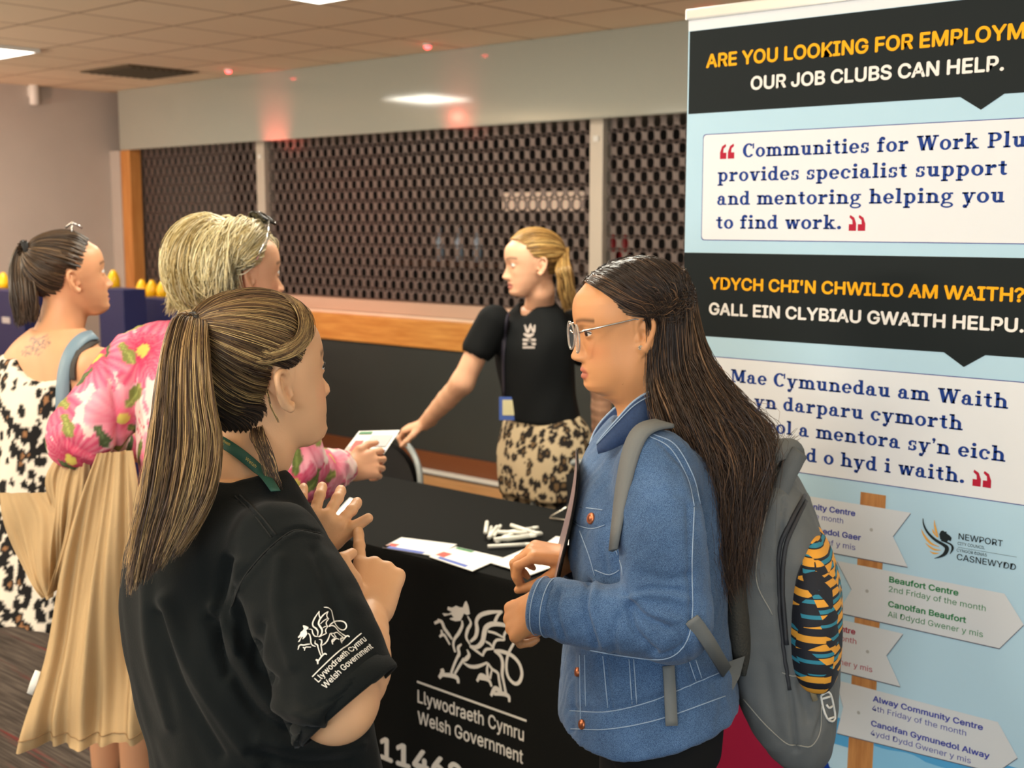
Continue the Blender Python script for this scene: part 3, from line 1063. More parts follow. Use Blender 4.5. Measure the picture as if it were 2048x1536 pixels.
poly('heading_band', M_b_dark, [(0.004, 1.967), (0.653, 1.9655), (0.696, 1.938), (0.741, 1.9665), (BW, 1.9665), (BW, 2.156), (0.004, 2.156)], 1.2)
poly('second_heading_band', M_b_dark, [(0, 1.446), (0.643, 1.448), (0.686, 1.4205), (0.729, 1.448), (BW, 1.448), (BW, 1.646), (0, 1.643)], 1.2)


def line(s, x0, x1, z, h, m, k=2.0, bold=0.025, slab=False, name='lettering'):
    mb = MB()
    put_text(mb, s, x0, x1, z, h, layer(k), bold, slab)
    return mb.build(name, m, bn)


line('ARE YOU LOOKING FOR EMPLOYMENT?', 0.0507, 0.885, 2.069, 0.0315, M_b_gold, name='headline')
line("YDYCH CHI'N CHWILIO AM WAITH?", 0.072, 0.801, 1.558, 0.0290, M_b_gold, name='headline')
line('OUR JOB CLUBS CAN HELP.', 0.170, 0.738, 2.011, 0.0305, M_b_cream, name='headline')
line('GALL EIN CLYBIAU GWAITH HELPU.', 0.072, 0.803, 1.498, 0.0290, M_b_cream, name='headline')


def rrect(x0, z0, x1, z1, r=0.008):
    out = []
    for cx, cz_, a0 in ((x1 - r, z1 - r, 0), (x0 + r, z1 - r, 90), (x0 + r, z0 + r, 180), (x1 - r, z0 + r, 270)):
        for k in range(5):
            a = math.radians(a0 + 22.5 * k)
            out.append((cx + r * math.cos(a), cz_ + r * math.sin(a)))
    return out


for (x0, z0, x1, z1) in ((0.046, 1.6725, 0.868, 1.9185), (0.046, 1.150, 0.868, 1.400)):
    poly('quote_border', M_b_line, rrect(x0, z0, x1, z1), 1.2)
    poly('quote_box', M_b_white, rrect(x0 + 0.0018, z0 + 0.0018, x1 - 0.0018, z1 - 0.0018), 1.8)


def quote_mark(mb, x, z, h, close=False):
    for k in range(2):
        ox = x + k * h * 0.62
        w = h * 0.5
        pts = [(0, 0), (w, 0), (w, 0.42 * h), (0.5 * w, 0.42 * h), (0.55 * w, 0.68 * h), (0.95 * w, 0.85 * h), (0.85 * w, h), (0.3 * w, 0.84 * h), (0, 0.45 * h)]
        if close:
            pts = [(w - a, b) for a, b in pts]
        mb.add([layer(2.4)((ox + a, z + b)) for a, b in pts], [tuple(range(len(pts)))])


for x, z, c in ((0.0935, 1.8600, False), (0.4211, 1.6968, True), (0.0750, 1.3430, False), (0.7159, 1.1765, True)):
    mb = MB()
    quote_mark(mb, x, z, 0.034, c)
    mb.build('quote_mark', M_b_crim, bn)
for s, x0, x1, z in (('Communities for Work Plus', 0.154, 0.812, 1.862), ('provides specialist support', 0.0885, 0.757, 1.8085), ('and mentoring helping you', 0.0885, 0.754, 1.7545), ('to find work.', 0.0865, 0.405, 1.700),
                     ('Mae Cymunedau am Waith', 0.136, 0.782, 1.343), ('Plws yn darparu cymorth', 0.074, 0.692, 1.289), ("arbenigol a mentora sy'n eich", 0.074, 0.782, 1.2345), ('helpu i ddod o hyd i waith.', 0.074, 0.700, 1.179)):
    line(s, x0, x1, z, 0.0305, M_b_navy, 2.4, slab=True, name='quote_line')

# printed finger post with four direction boards
poly('printed_post', M_b_post, [(0.462, 0.40), (0.522, 0.40), (0.5293, 1.128), (0.4709, 1.128)], 1.2)
BOARDS = [([(0.05, 1.101), (0.587, 1.099), (0.549, 1.041), (0.585, 0.9795), (0.05, 0.9795)], 's1'),
          ([(0.4198, 0.963), (0.458, 0.9045), (0.4278, 0.845), (0.788, 0.845), (0.8341, 0.9055), (0.7924, 0.962)], 's2'),
          ([(0.05, 0.830), (0.5814, 0.830), (0.5451, 0.772), (0.580, 0.710), (0.05, 0.7085)], 's3'),
          ([(0.4276, 0.6872), (0.4482, 0.628), (0.4345, 0.563), (0.7945, 0.5775), (0.8364, 0.6227), (0.7929, 0.6875)], 's4')]
for pts, nm in BOARDS:
    poly('sign_edge', M_b_edge, [(a, b - 0.0022) for a, b in pts], 1.6)
    poly('sign_board', M_b_grey, pts, 2.0)
for (a, b) in ((0.4992, 1.0472), (0.4946, 0.9078), (0.5013, 0.7706), (0.4855, 0.6251)):
    poly('printed_screw', M_b_screw, [(a + 0.004 * math.cos(t), b + 0.004 * math.sin(t)) for t in np.linspace(0, 2 * PI, 12, endpoint=False)], 2.3)


def sign_lines(m, rows):
    for s, x0, x1, z, h, b in rows:
        line(s, x0, x1, z, h, m, 2.4, b, name='sign_line')


sign_lines(M_b_ind, [('Gaer Community Centre', 0.235, 0.4606, 1.071, 0.0135, 0.022), ('1st Friday of the month', 0.235, 0.4323, 1.050, 0.0125, 0.0),
                     ('Canolfan Gymunedol Gaer', 0.225, 0.4759, 1.0185, 0.0135, 0.022), ('Dydd Gwener cyntaf y mis', 0.225, 0.4634, 0.995, 0.0125, 0.0)])
sign_lines(M_b_green, [('Beaufort Centre', 0.5447, 0.698, 0.938, 0.0135, 0.022), ('2nd Friday of the month', 0.5447, 0.756, 0.917, 0.0125, 0.0),
                       ('Canolfan Beaufort', 0.5447, 0.7167, 0.883, 0.0135, 0.022), ('Ail Ddydd Gwener y mis', 0.5447, 0.753, 0.8605, 0.0125, 0.0)])
sign_lines(M_b_redt, [('Community Centre', 0.300, 0.4709, 0.8025, 0.0135, 0.022), ('3rd Friday of the month', 0.265, 0.4739, 0.7815, 0.0125, 0.0),
                      ('Trydydd Dydd Gwener y mis', 0.265, 0.514, 0.726, 0.0125, 0.0)])
sign_lines(M_b_ind, [('Alway Community Centre', 0.518, 0.763, 0.6605, 0.0135, 0.022), ('4th Friday of the month', 0.517, 0.7284, 0.639, 0.0125, 0.0),
                     ('Canolfan Gymunedol Alway', 0.516, 0.7796, 0.603, 0.0135, 0.022), ('4ydd Dydd Gwener y mis', 0.516, 0.7411, 0.5815, 0.0125, 0.0)])


# council emblem: black swoosh, gold feathers, crested head
def lg(p):
    q = PL(1820 + p[0] / 8.982, 1020 + p[1] / 8.982, 1, BY)
    return np.array([q[0] - BX, q[2]])


def lstroke(mb, pts, w):
    s = np.linalg.norm(lg((500, 500)) - lg((600, 600))) / 141.4
    stroke(mb, np.array([lg(p) for p in pts]), np.array(w) * s, layer(2.0))


mb = MB()
lstroke(mb, [(238, 150), (250, 260), (320, 400), (450, 530), (600, 620), (665, 680), (640, 770), (560, 830), (440, 870)], [14, 30, 44, 52, 60, 84, 70, 40, 6])
lstroke(mb, [(560, 545), (650, 575), (740, 620), (770, 680), (750, 740), (720, 790)], [20, 26, 34, 46, 30, 6])
hd = [(530, 430), (560, 375), (600, 365), (625, 390), (660, 385), (660, 420), (720, 460), (752, 500), (735, 560), (690, 540), (670, 570), (600, 555), (545, 520)]
mb.add([layer(2.0)(lg(p)) for p in hd], [tuple(range(len(hd)))])
mb.build('emblem_black', M_b_ink, bn)
mb = MB()
lstroke(mb, [(440, 180), (450, 280), (470, 370), (505, 490)], [8, 34, 44, 20])
lstroke(mb, [(405, 340), (430, 400), (490, 485)], [10, 36, 14])
lstroke(mb, [(205, 340), (250, 440), (320, 540), (400, 610), (530, 660)], [6, 34, 50, 40, 8])
lstroke(mb, [(280, 590), (360, 660), (450, 710), (560, 720)], [6, 34, 36, 8])
lstroke(mb, [(360, 740), (430, 775), (520, 775)], [6, 36, 8])
mb.build('emblem_gold', rgbm('banner_emblem_gold', (232, 172, 84)), bn)
line('NEWPORT', 0.6924, 0.7837, 1.0592, 0.0130, M_b_ink, 2.0, 0.004, name='council_lettering')
line('CITY COUNCIL', 0.691, 0.7479, 1.0472, 0.0062, M_b_ink, 2.0, 0.0, name='council_lettering')
line('CYNGOR DINAS', 0.6897, 0.7525, 1.0326, 0.0062, M_b_ink, 2.0, 0.0, name='council_lettering')
line('CASNEWYDD', 0.6906, 0.8123, 1.0150, 0.0130, M_b_ink, 2.0, 0.004, name='council_lettering')
mb = MB()
stroke(mb, [(0.6915, 1.0418), (0.8128, 1.0425)], 0.0006, layer(2.0))
mb.build('council_rule', M_b_ink, bn)

# foot of the banner: sky, hills, maroon badge, royal blue band
poly('sky_band', M_b_sky, [(0, 0.536), (BW, 0.536), (BW, 0.60), (0.0, 0.60)], 0.8)
hl = [(x, 0.552 + 0.012 * abs(math.sin(x * 18 + 1)) + 0.006 * math.sin(x * 43)) for x in np.linspace(0.50, BW, 30)]
poly('pale_hills', M_b_hill, [(0.50, 0.5), (BW, 0.5)] + hl[::-1], 1.0)
poly('royal_band', M_b_royal, [(0.30, BZ0), (BW, BZ0), (BW, 0.47), (0.4206, 0.476), (0.3934, 0.534), (0.30, 0.52)], 1.3)
poly('maroon_block', M_b_maroon, [(0.0, BZ0), (0.345, BZ0), (0.345, 0.44), (0.30, 0.60), (0.0, 0.60)], 1.5)
poly('tan_disc', M_b_tan, [(0.285 + 0.075 * math.cos(a), 0.565 + 0.095 * math.sin(a)) for a in np.linspace(0, 2 * PI, 40, endpoint=False)], 1.9)
# ------------------------------------------------------------------ bodies: smooth fields turned into one skin
class Vol:
    def __init__(self, lo, hi, h):
        self.lo = np.asarray(lo, float)
        self.h = h
        self.n = np.maximum(4, np.ceil((np.asarray(hi, float) - self.lo) / h).astype(int) + 1)
        self.ax = [self.lo[i] + h * np.arange(self.n[i]) for i in range(3)]
        self.F = np.full(self.n, 0.06, np.float32)

    def sub(self, lo, hi):
        i0 = np.clip(np.floor((np.asarray(lo) - self.lo) / self.h).astype(int), 0, self.n - 1)
        i1 = np.clip(np.ceil((np.asarray(hi) - self.lo) / self.h).astype(int) + 1, 1, self.n)
        if np.any(i1 <= i0):
            return None
        sl = tuple(slice(i0[k], i1[k]) for k in range(3))
        g = [self.ax[k][sl[k]].astype(np.float32) for k in range(3)]
        return sl, g[0][:, None, None], g[1][None, :, None], g[2][None, None, :]

    def put(self, fn, lo, hi, k=0.0, op='u', pad=0.02):
        r = self.sub(np.asarray(lo) - pad - k, np.asarray(hi) + pad + k)
        if r is None:
            return self
        sl, X, Y, Z = r
        d = fn(X, Y, Z)
        A = self.F[sl]
        if op == 'u':
            if k > 0:
                h = np.maximum(k - np.abs(A - d), 0) / k
                self.F[sl] = np.minimum(A, d) - h * h * k * 0.25
            else:
                self.F[sl] = np.minimum(A, d)
        elif op == 's':
            d = -d
            if k > 0:
                h = np.maximum(k - np.abs(A - d), 0) / k
                self.F[sl] = np.maximum(A, d) + h * h * k * 0.25
            else:
                self.F[sl] = np.maximum(A, d)
        return self

    def cone(self, a, b, ra, rb, k=0.0, op='u', flat=None):
        """capsule with two radii; flat=(axis, factor): the section is factor times as thick along axis"""
        a, b = np.asarray(a, float), np.asarray(b, float)
        ba = b - a
        n = None
        if flat is not None:
            n = np.asarray(flat[0], float)
            n = n / np.linalg.norm(n)
            g = 1.0 / flat[1] - 1.0
            ba = ba + n * (ba @ n) * g
        L = ba @ ba + 1e-12

        def fn(X, Y, Z):
            px, py, pz = X - a[0], Y - a[1], Z - a[2]
            if n is not None:
                q = (px * n[0] + py * n[1] + pz * n[2]) * g
                px, py, pz = px + n[0] * q, py + n[1] * q, pz + n[2] * q
            t = np.clip((px * ba[0] + py * ba[1] + pz * ba[2]) / L, 0, 1)
            return np.sqrt((px - ba[0] * t) ** 2 + (py - ba[1] * t) ** 2 + (pz - ba[2] * t) ** 2) - (ra + (rb - ra) * t)
        m = max(ra, rb) * (max(1.0, flat[1]) if flat else 1.0)
        return self.put(fn, np.minimum(a, b) - m, np.maximum(a, b) + m, k, op)

    def chain(self, pts, rad, k=0.0, op='u', flat=None, sub=0, kk=0.004):
        pts = np.asarray(pts, float)
        rad = np.broadcast_to(np.asarray(rad, float), (len(pts),))
        if sub:
            pts, rad = spline2(pts, rad, sub)
        for i in range(len(pts) - 1):
            self.cone(pts[i], pts[i + 1], rad[i], rad[i + 1], k if i == 0 else min(k, kk), op, flat)
        return self

    def ell(self, c, r, M=None, k=0.0, op='u'):
        """ellipsoid with radii r along the rows of M"""
        c, r = np.asarray(c, float), np.asarray(r, float)
        M = np.eye(3) if M is None else np.asarray(M, float)

        def fn(X, Y, Z):
            p = [X - c[0], Y - c[1], Z - c[2]]
            u = [(p[0] * M[i, 0] + p[1] * M[i, 1] + p[2] * M[i, 2]) / r[i] for i in range(3)]
            k0 = np.sqrt(u[0] ** 2 + u[1] ** 2 + u[2] ** 2) + 1e-9
            k1 = np.sqrt((u[0] / r[0]) ** 2 + (u[1] / r[1]) ** 2 + (u[2] / r[2]) ** 2) + 1e-9
            return k0 * (k0 - 1) / k1
        m = r.max()
        return self.put(fn, c - m, c + m, k, op)

    def loft(self, rows, lat, fwd, k=0.0, op='u', p=2.3, sub=6):
        """stack of upright ovals: rows of (centre xyz, half width along lat, half depth along fwd)"""
        C = np.array([r[0] for r in rows], float)
        W = np.array([[r[1], r[2]] for r in rows], float)
        t = np.concatenate([C, W], 1)
        if t[0, 2] > t[-1, 2]:
            t = t[::-1]
        tt, _ = spline2(t, np.ones(len(t)), sub)
        zz = tt[:, 2]
        lat, fwd = np.asarray(lat, float), np.asarray(fwd, float)

        def fn(X, Y, Z):
            zc = np.clip(Z, zz[0], zz[-1])
            cx, cy = np.interp(zc, zz, tt[:, 0]), np.interp(zc, zz, tt[:, 1])
            a, b = np.interp(zc, zz, tt[:, 3]), np.interp(zc, zz, tt[:, 4])
            u = np.abs(((X - cx) * lat[0] + (Y - cy) * lat[1]) / a)
            v = np.abs(((X - cx) * fwd[0] + (Y - cy) * fwd[1]) / b)
            d = ((u ** p + v ** p + 1e-9) ** (1 / p) - 1) * np.minimum(a, b)
            dz = np.maximum(np.maximum(zz[0] - Z, Z - zz[-1]), -0.2)
            return np.where(dz > 0, np.sqrt(np.maximum(d, 0) ** 2 + np.maximum(dz, 0) ** 2), np.maximum(d, dz))
        m = tt[:, 3:].max()
        lo = np.array([tt[:, 0].min() - m, tt[:, 1].min() - m, zz[0]])
        hi = np.array([tt[:, 0].max() + m, tt[:, 1].max() + m, zz[-1]])
        return self.put(fn, lo, hi, k, op)

    def plane(self, pt, nrm, k=0.0):
        """keep the side the normal points away from"""
        pt, nrm = np.asarray(pt, float), np.asarray(nrm, float)
        nrm = nrm / np.linalg.norm(nrm)

        def fn(X, Y, Z):
            return -((X - pt[0]) * nrm[0] + (Y - pt[1]) * nrm[1] + (Z - pt[2]) * nrm[2])
        hi = self.lo + self.h * (self.n - 1)
        return self.put(fn, self.lo, hi, k, 's')

    def cut(self, pt, d, rad, k=0.004):
        """take away everything beyond a plane, but only within rad of its axis"""
        pt, d = np.asarray(pt, float), np.asarray(d, float)
        d = d / np.linalg.norm(d)

        def fn(X, Y, Z):
            p = [X - pt[0], Y - pt[1], Z - pt[2]]
            a = p[0] * d[0] + p[1] * d[1] + p[2] * d[2]
            r = np.sqrt(np.maximum(p[0] ** 2 + p[1] ** 2 + p[2] ** 2 - a * a, 0))
            return np.maximum(np.maximum(-a, r - rad), a - rad)
        return self.put(fn, pt - rad * 1.3, pt + rad * 1.3, k, 's')

    def mesh(self, smooth=2):
        F, h = self.F, self.h
        F = F.copy()
        F[0], F[-1] = 0.05, 0.05
        F[:, 0], F[:, -1] = 0.05, 0.05
        F[:, :, 0], F[:, :, -1] = 0.05, 0.05
        S = F < 0
        c8 = [(i, j, k) for i in (0, 1) for j in (0, 1) for k in (0, 1)]

        def sh(A, o):
            return A[o[0]:A.shape[0] - 1 + o[0], o[1]:A.shape[1] - 1 + o[1], o[2]:A.shape[2] - 1 + o[2]]
        cnt = np.zeros(np.array(S.shape) - 1, np.int8)
        for o in c8:
            cnt += sh(S, o)
        act = (cnt > 0) & (cnt < 8)
        I = np.argwhere(act)
        vid = np.full(act.shape, -1, np.int32)
        vid[act] = np.arange(len(I))
        vals = np.stack([F[I[:, 0] + o[0], I[:, 1] + o[1], I[:, 2] + o[2]] for o in c8], 1)
        acc = np.zeros((len(I), 3))
        nn = np.zeros(len(I))
        for a in range(8):
            for b in range(a + 1, 8):
                oa, ob = np.array(c8[a]), np.array(c8[b])
                if np.abs(oa - ob).sum() != 1:
                    continue
                fa, fb = vals[:, a], vals[:, b]
                m = (fa < 0) != (fb < 0)
                t = np.where(m, fa / np.where(m, fa - fb, 1), 0)
                acc += np.where(m[:, None], oa + (ob - oa) * t[:, None], 0)
                nn += m
        V = self.lo + h * (I + acc / nn[:, None])
        Q = []
        for ax in range(3):
            sl0 = [slice(1, -1)] * 3
            sl0[ax] = slice(0, -1)
            s1 = [slice(1, -1)] * 3
            s1[ax] = slice(1, None)
            A, B = S[tuple(sl0)], S[tuple(s1)]
            for flip in (0, 1):
                E = np.argwhere((A & ~B) if not flip else (~A & B))
                if len(E) == 0:
                    continue
                off = np.ones(3, int)
                off[ax] = 0
                E = E + off
                u, w = [i for i in range(3) if i != ax]
                du, dw = np.zeros(3, int), np.zeros(3, int)
                du[u], dw[w] = 1, 1
                q = [E - du - dw, E - dw, E, E - du]
                ids = np.stack([vid[x[:, 0], x[:, 1], x[:, 2]] for x in q], 1)
                ids = ids[(ids >= 0).all(1)]
                if (ax == 1) != bool(flip):
                    ids = ids[:, ::-1]
                Q.append(ids)
        Q = np.concatenate(Q)
        for _ in range(smooth):
            V = lap(V, Q, 0.5)
        return V, Q


def lap(V, Q, f):
    acc = np.zeros_like(V)
    n = np.zeros(len(V))
    for a, b in ((0, 1), (1, 2), (2, 3), (3, 0)):
        for i in range(3):
            acc[:, i] += np.bincount(Q[:, a], V[Q[:, b], i], len(V)) + np.bincount(Q[:, b], V[Q[:, a], i], len(V))
        n += np.bincount(Q[:, a], minlength=len(V)) + np.bincount(Q[:, b], minlength=len(V))
    return V + f * (acc / np.maximum(n, 1)[:, None] - V)


def vnormals(V, Q):
    A, B, C_, D = V[Q[:, 0]], V[Q[:, 1]], V[Q[:, 2]], V[Q[:, 3]]
    fn = np.cross(C_ - A, D - B)
    N = np.zeros_like(V)
    for c in range(4):
        for i in range(3):
            N[:, i] += np.bincount(Q[:, c], fn[:, i], len(V))
    return N / (np.linalg.norm(N, axis=1, keepdims=True) + 1e-12)


def join(parts):
    Vs, Qs, o = [], [], 0
    for V, Q in parts:
        Vs.append(V)
        Qs.append(Q + o)
        o += len(V)
    return np.concatenate(Vs), np.concatenate(Qs)


_rs = np.random.RandomState(7)
_NW = [(_rs.randn(3), _rs.rand() * 6.28) for _ in range(24)]


def wnoise(V, freq, stretch=(1, 1, 1), seed=0):
    """smooth pseudo noise in about -1..1"""
    s = np.zeros(len(V))
    W = V * np.asarray(stretch) * freq
    for i in range(8):
        d, ph = _NW[(i + seed * 5) % 24]
        s += np.sin(W @ d * (1 + 0.35 * (i % 3)) + ph + 1.7 * np.sin(W @ _NW[(i + seed * 3 + 7) % 24][0] * 0.6))
    return s / 4.0


def segdist2(p, path):
    """distance of 2D points to a polyline"""
    best = np.full(len(p), 1e9)
    for a, b in zip(path[:-1], path[1:]):
        a, b = np.asarray(a, float), np.asarray(b, float)
        ba = b - a
        t = np.clip(((p - a) @ ba) / (ba @ ba + 1e-9), 0, 1)
        best = np.minimum(best, np.linalg.norm(p - a - t[:, None] * ba, axis=1))
    return best


def creases(V, Q, lines, dmax=9.0):
    """push cloth in or out along traced folds: lines of (pixel path, width px, depth m); only surface facing the viewer"""
    N = vnormals(V, Q)
    px = project(V)
    facing = np.einsum('ij,ij->i', N, CAMP - V) > 0
    for path, w, amp in lines:
        p = np.asarray(path, float)
        if len(p) > 2:
            p, _ = spline2(p, np.ones(len(p)), 5)
        d = segdist2(px[:, :2], p)
        V = V + N * (amp * np.exp(-(d / w) ** 2) * facing)[:, None]
    return V


# ------------------------------------------------------------------ head, hands
class Frame:
    """o origin, f forward, l left, u up (unit vectors); local (x,y,z) -> world"""

    def __init__(self, o, f, u=(0, 0, 1), s=1.0):
        self.o = np.asarray(o, float)
        f = np.asarray(f, float)
        self.f = f / np.linalg.norm(f)
        u = np.asarray(u, float)
        l = np.cross(u, self.f)
        self.l = l / np.linalg.norm(l)
        self.u = np.cross(self.f, self.l)
        self.s = s
        self.M = np.stack([self.f, self.l, self.u])

    def w(self, p):
        return self.o + self.s * (np.asarray(p, float) @ self.M)

    def d(self, v):
        return np.asarray(v, float) @ self.M

    def loc(self, V):
        return ((np.asarray(V) - self.o) @ self.M.T) / self.s


def heading(deg, pitch=0.0, roll=0.0):
    """deg: 0 = towards picture right, 90 = away from the viewer, 180 = picture left; pitch up positive"""
    a = math.radians(deg)
    h = RT * math.cos(a) + FH * math.sin(a)
    p = math.radians(pitch)
    f = h * math.cos(p) + UPZ * math.sin(p)
    u = UPZ * math.cos(p) - h * math.sin(p)
    l = np.cross(u, f)
    r = math.radians(roll)
    return f, u * math.cos(r) + l * math.sin(r)


_HZ = [-.116, -.112, -.105, -.095, -.083, -.072, -.062, -.050, -.030, 0, .015, .030, .050, .070]
_HA = [.050, .064, .078, .0845, .0815, .0825, .0835, .0835, .0815, .0805, .0855, .0865, .0845, .076]
_HW = [.022, .030, .037, .043, .050, .0545, .0585, .062, .0665, .069, .0685, .068, .066, .060]
_HR = [.032, .026, .018, .006, -.006, -.014, -.020, -.024, -.028, -.032, -.034, -.036, -.038, -.04]


def face_disp(y, z, o):
    g = lambda t, s: np.exp(-(t / s) ** 2)
    ay = np.abs(y)
    nz = np.interp(z, [-.056, -.0525, -.049, -.044, -.038, -.028, -.014, -.002, .012, .02], [0, .006, .0165, .0235, .0245, .0190, .0115, .0060, .0015, 0])
    ns = np.interp(z, [-.055, -.044, -.03, -.01, .01], [.0125, .0120, .0098, .0085, .0090])
    D = o.get('nose', 1.0) * nz * g(y, ns)
    D = D + .0085 * g(ay - .0125, .0060) * g(z + .0445, .0065)
    D = D + .0025 * g(ay - .027, .016) * g(z - .018, .007)
    D = D - .0125 * g(ay - .031, .0165) * g(z - .002, .0115)
    D = D + .0040 * g(ay - .044, .018) * g(z + .026, .016)
    L = o.get('lips', 1.0)
    D = D + L * .0062 * g(z + .0665, .0050) * g(y, .0185)
    D = D + L * .0068 * g(z + .0785, .0052) * g(y, .0165)
    D = D - .0052 * g(z + .0722, .0016) * g(y, .021)
    D = D - .0022 * g(z + .0885, .0050) * g(y, .020)
    return D + o.get('cheek', 0.0) * g(ay - .045, .022) * g(z + .058, .026)


def add_head(vol, fr, opt=None, ears=(1, -1), k=0.012):
    o = opt or {}
    M, s = fr.M, fr.s
    vol.ell(fr.w((-.010, 0, .030)), np.array((.0985, .0745, .0825)) * s, M)

    def fn(X, Y, Z):
        p = [X - fr.o[0], Y - fr.o[1], Z - fr.o[2]]
        x = (p[0] * M[0, 0] + p[1] * M[0, 1] + p[2] * M[0, 2]) / s
        y = (p[0] * M[1, 0] + p[1] * M[1, 1] + p[2] * M[1, 2]) / s
        z = (p[0] * M[2, 0] + p[1] * M[2, 1] + p[2] * M[2, 2]) / s
        a, w, r = np.interp(z, _HZ, _HA), np.interp(z, _HZ, _HW) * o.get('wide', 1.0), np.interp(z, _HZ, _HR)
        x = x - np.where(x > 0.02, face_disp(y, z, o), 0) * np.clip((x - 0.02) / 0.03, 0, 1)
        xc = r + (a - r) * 0.36
        A = np.where(x > xc, a - xc, xc - r)
        q = (np.abs(x - xc) / A) ** 2.25 + (np.abs(y) / w) ** 2.25
        d = ((q + 1e-9) ** (1 / 2.25) - 1) * np.minimum(A, w)
        e = np.maximum(-.1145 - z, z - .062)
        kk = 0.010
        h = np.maximum(kk - np.abs(d - e), 0) / kk
        return (np.maximum(d, e) + h * h * kk * 0.25) * s
    c = fr.w((.03, 0, -.02))
    vol.put(fn, c - 0.13 * s, c + 0.13 * s, 0.022 * s)
    for sd in (1, -1):                                             # eyelids with an almond opening
        e = fr.w((.0700, sd * .0310, .0010))
        vol.ell(e, np.array((.0138, .0150, .0132)) * s, M, k=0.005 * s)

        def alm(X, Y, Z, sd=sd):
            p = [X - fr.o[0], Y - fr.o[1], Z - fr.o[2]]
            x = (p[0] * M[0, 0] + p[1] * M[0, 1] + p[2] * M[0, 2]) / s
            y = (p[0] * M[1, 0] + p[1] * M[1, 1] + p[2] * M[1, 2]) / s
            z = (p[0] * M[2, 0] + p[1] * M[2, 1] + p[2] * M[2, 2]) / s
            q = np.sqrt(((y - sd * .0310) / .0145) ** 2 + ((z - .0008) / o.get('eye', .0050)) ** 2 + 1e-9)
            return np.maximum((q - 1) * .005, .0715 - x) * s
        vol.put(alm, e - .02 * s, e + .03 * s, 0.0015 * s, 's', pad=0.004)
    for sd in ears:
        add_ear(vol, fr, sd)
    return vol


def relax_cheek(m, fr, it=40):
    """even out the flank of the jaw between cheek, ear and neck"""
    V, Q = m
    x, y, z = fr.loc(V).T
    ay = np.abs(y)
    w = np.clip((x + .075) / .02, 0, 1) * np.clip((.052 - x) / .02, 0, 1) * np.clip((z + .155) / .02, 0, 1) * np.clip((.012 - z) / .02, 0, 1) * np.clip((ay - .022) / .012, 0, 1)
    ear = (x < .006) & (z > -.056) & (ay > .058)
    w = np.where(ear, 0, w)[:, None]
    for _ in range(it):
        V = V + w * (lap(V, Q, .6) - V)
    return V, Q


def ear_frame(fr, sd):
    a = math.radians(24)
    u = np.array((math.cos(a), -sd * math.sin(a), 0))
    t = math.radians(10)
    up = np.array((-math.sin(t), 0, math.cos(t)))
    n = np.cross(u, up) * (-sd)
    return u, up, n


def add_ear(vol, fr, sd):
    s = fr.s
    u, up, n = ear_frame(fr, sd)
    c = np.array((-.014, sd * .0745, -.010))

    def E(a, b, d=0.0):
        return fr.w(c + u * a + up * b + n * d)
    M = np.stack([fr.d(u), fr.d(n), fr.d(up)])
    vol.ell(E(-.003, .001, .002), np.array((.0155, .0038, .0275)) * s, M, k=.004 * s)
    vol.ell(E(0, -.004, .007), np.array((.0085, .0060, .0105)) * s, M, k=.003 * s, op='s')
    vol.chain([E(.010, -.004, .002), E(.013, .010, .004), E(.010, .023, .006), E(-.001, .030, .008), E(-.013, .026, .009), E(-.018, .012, .009), E(-.016, -.004, .008), E(-.010, -.017, .006), E(-.003, -.026, .005)], np.array([.0028, .0032, .0034, .0036, .0036, .0034, .0032, .0034, .0045]) * s, k=.003 * s, sub=3)
    vol.chain([E(-.005, .018, .006), E(-.010, .004, .006), E(-.006, -.012, .006)], np.array([.0030, .0032, .0030]) * s, k=.003 * s, sub=2)
    vol.cone(E(-.002, -.026, .005), E(.006, -.022, .003), .0056 * s, .0048 * s, k=.004 * s)
    vol.cone(E(.010, -.002, .003), E(.009, -.009, .005), .0036 * s, .0034 * s, k=.003 * s)


FING = [(.084, .0275, .0730, .0086), (.088, .0070, .0800, .0087), (.084, -.0135, .0735, .0083), (.076, -.0320, .0580, .0074)]


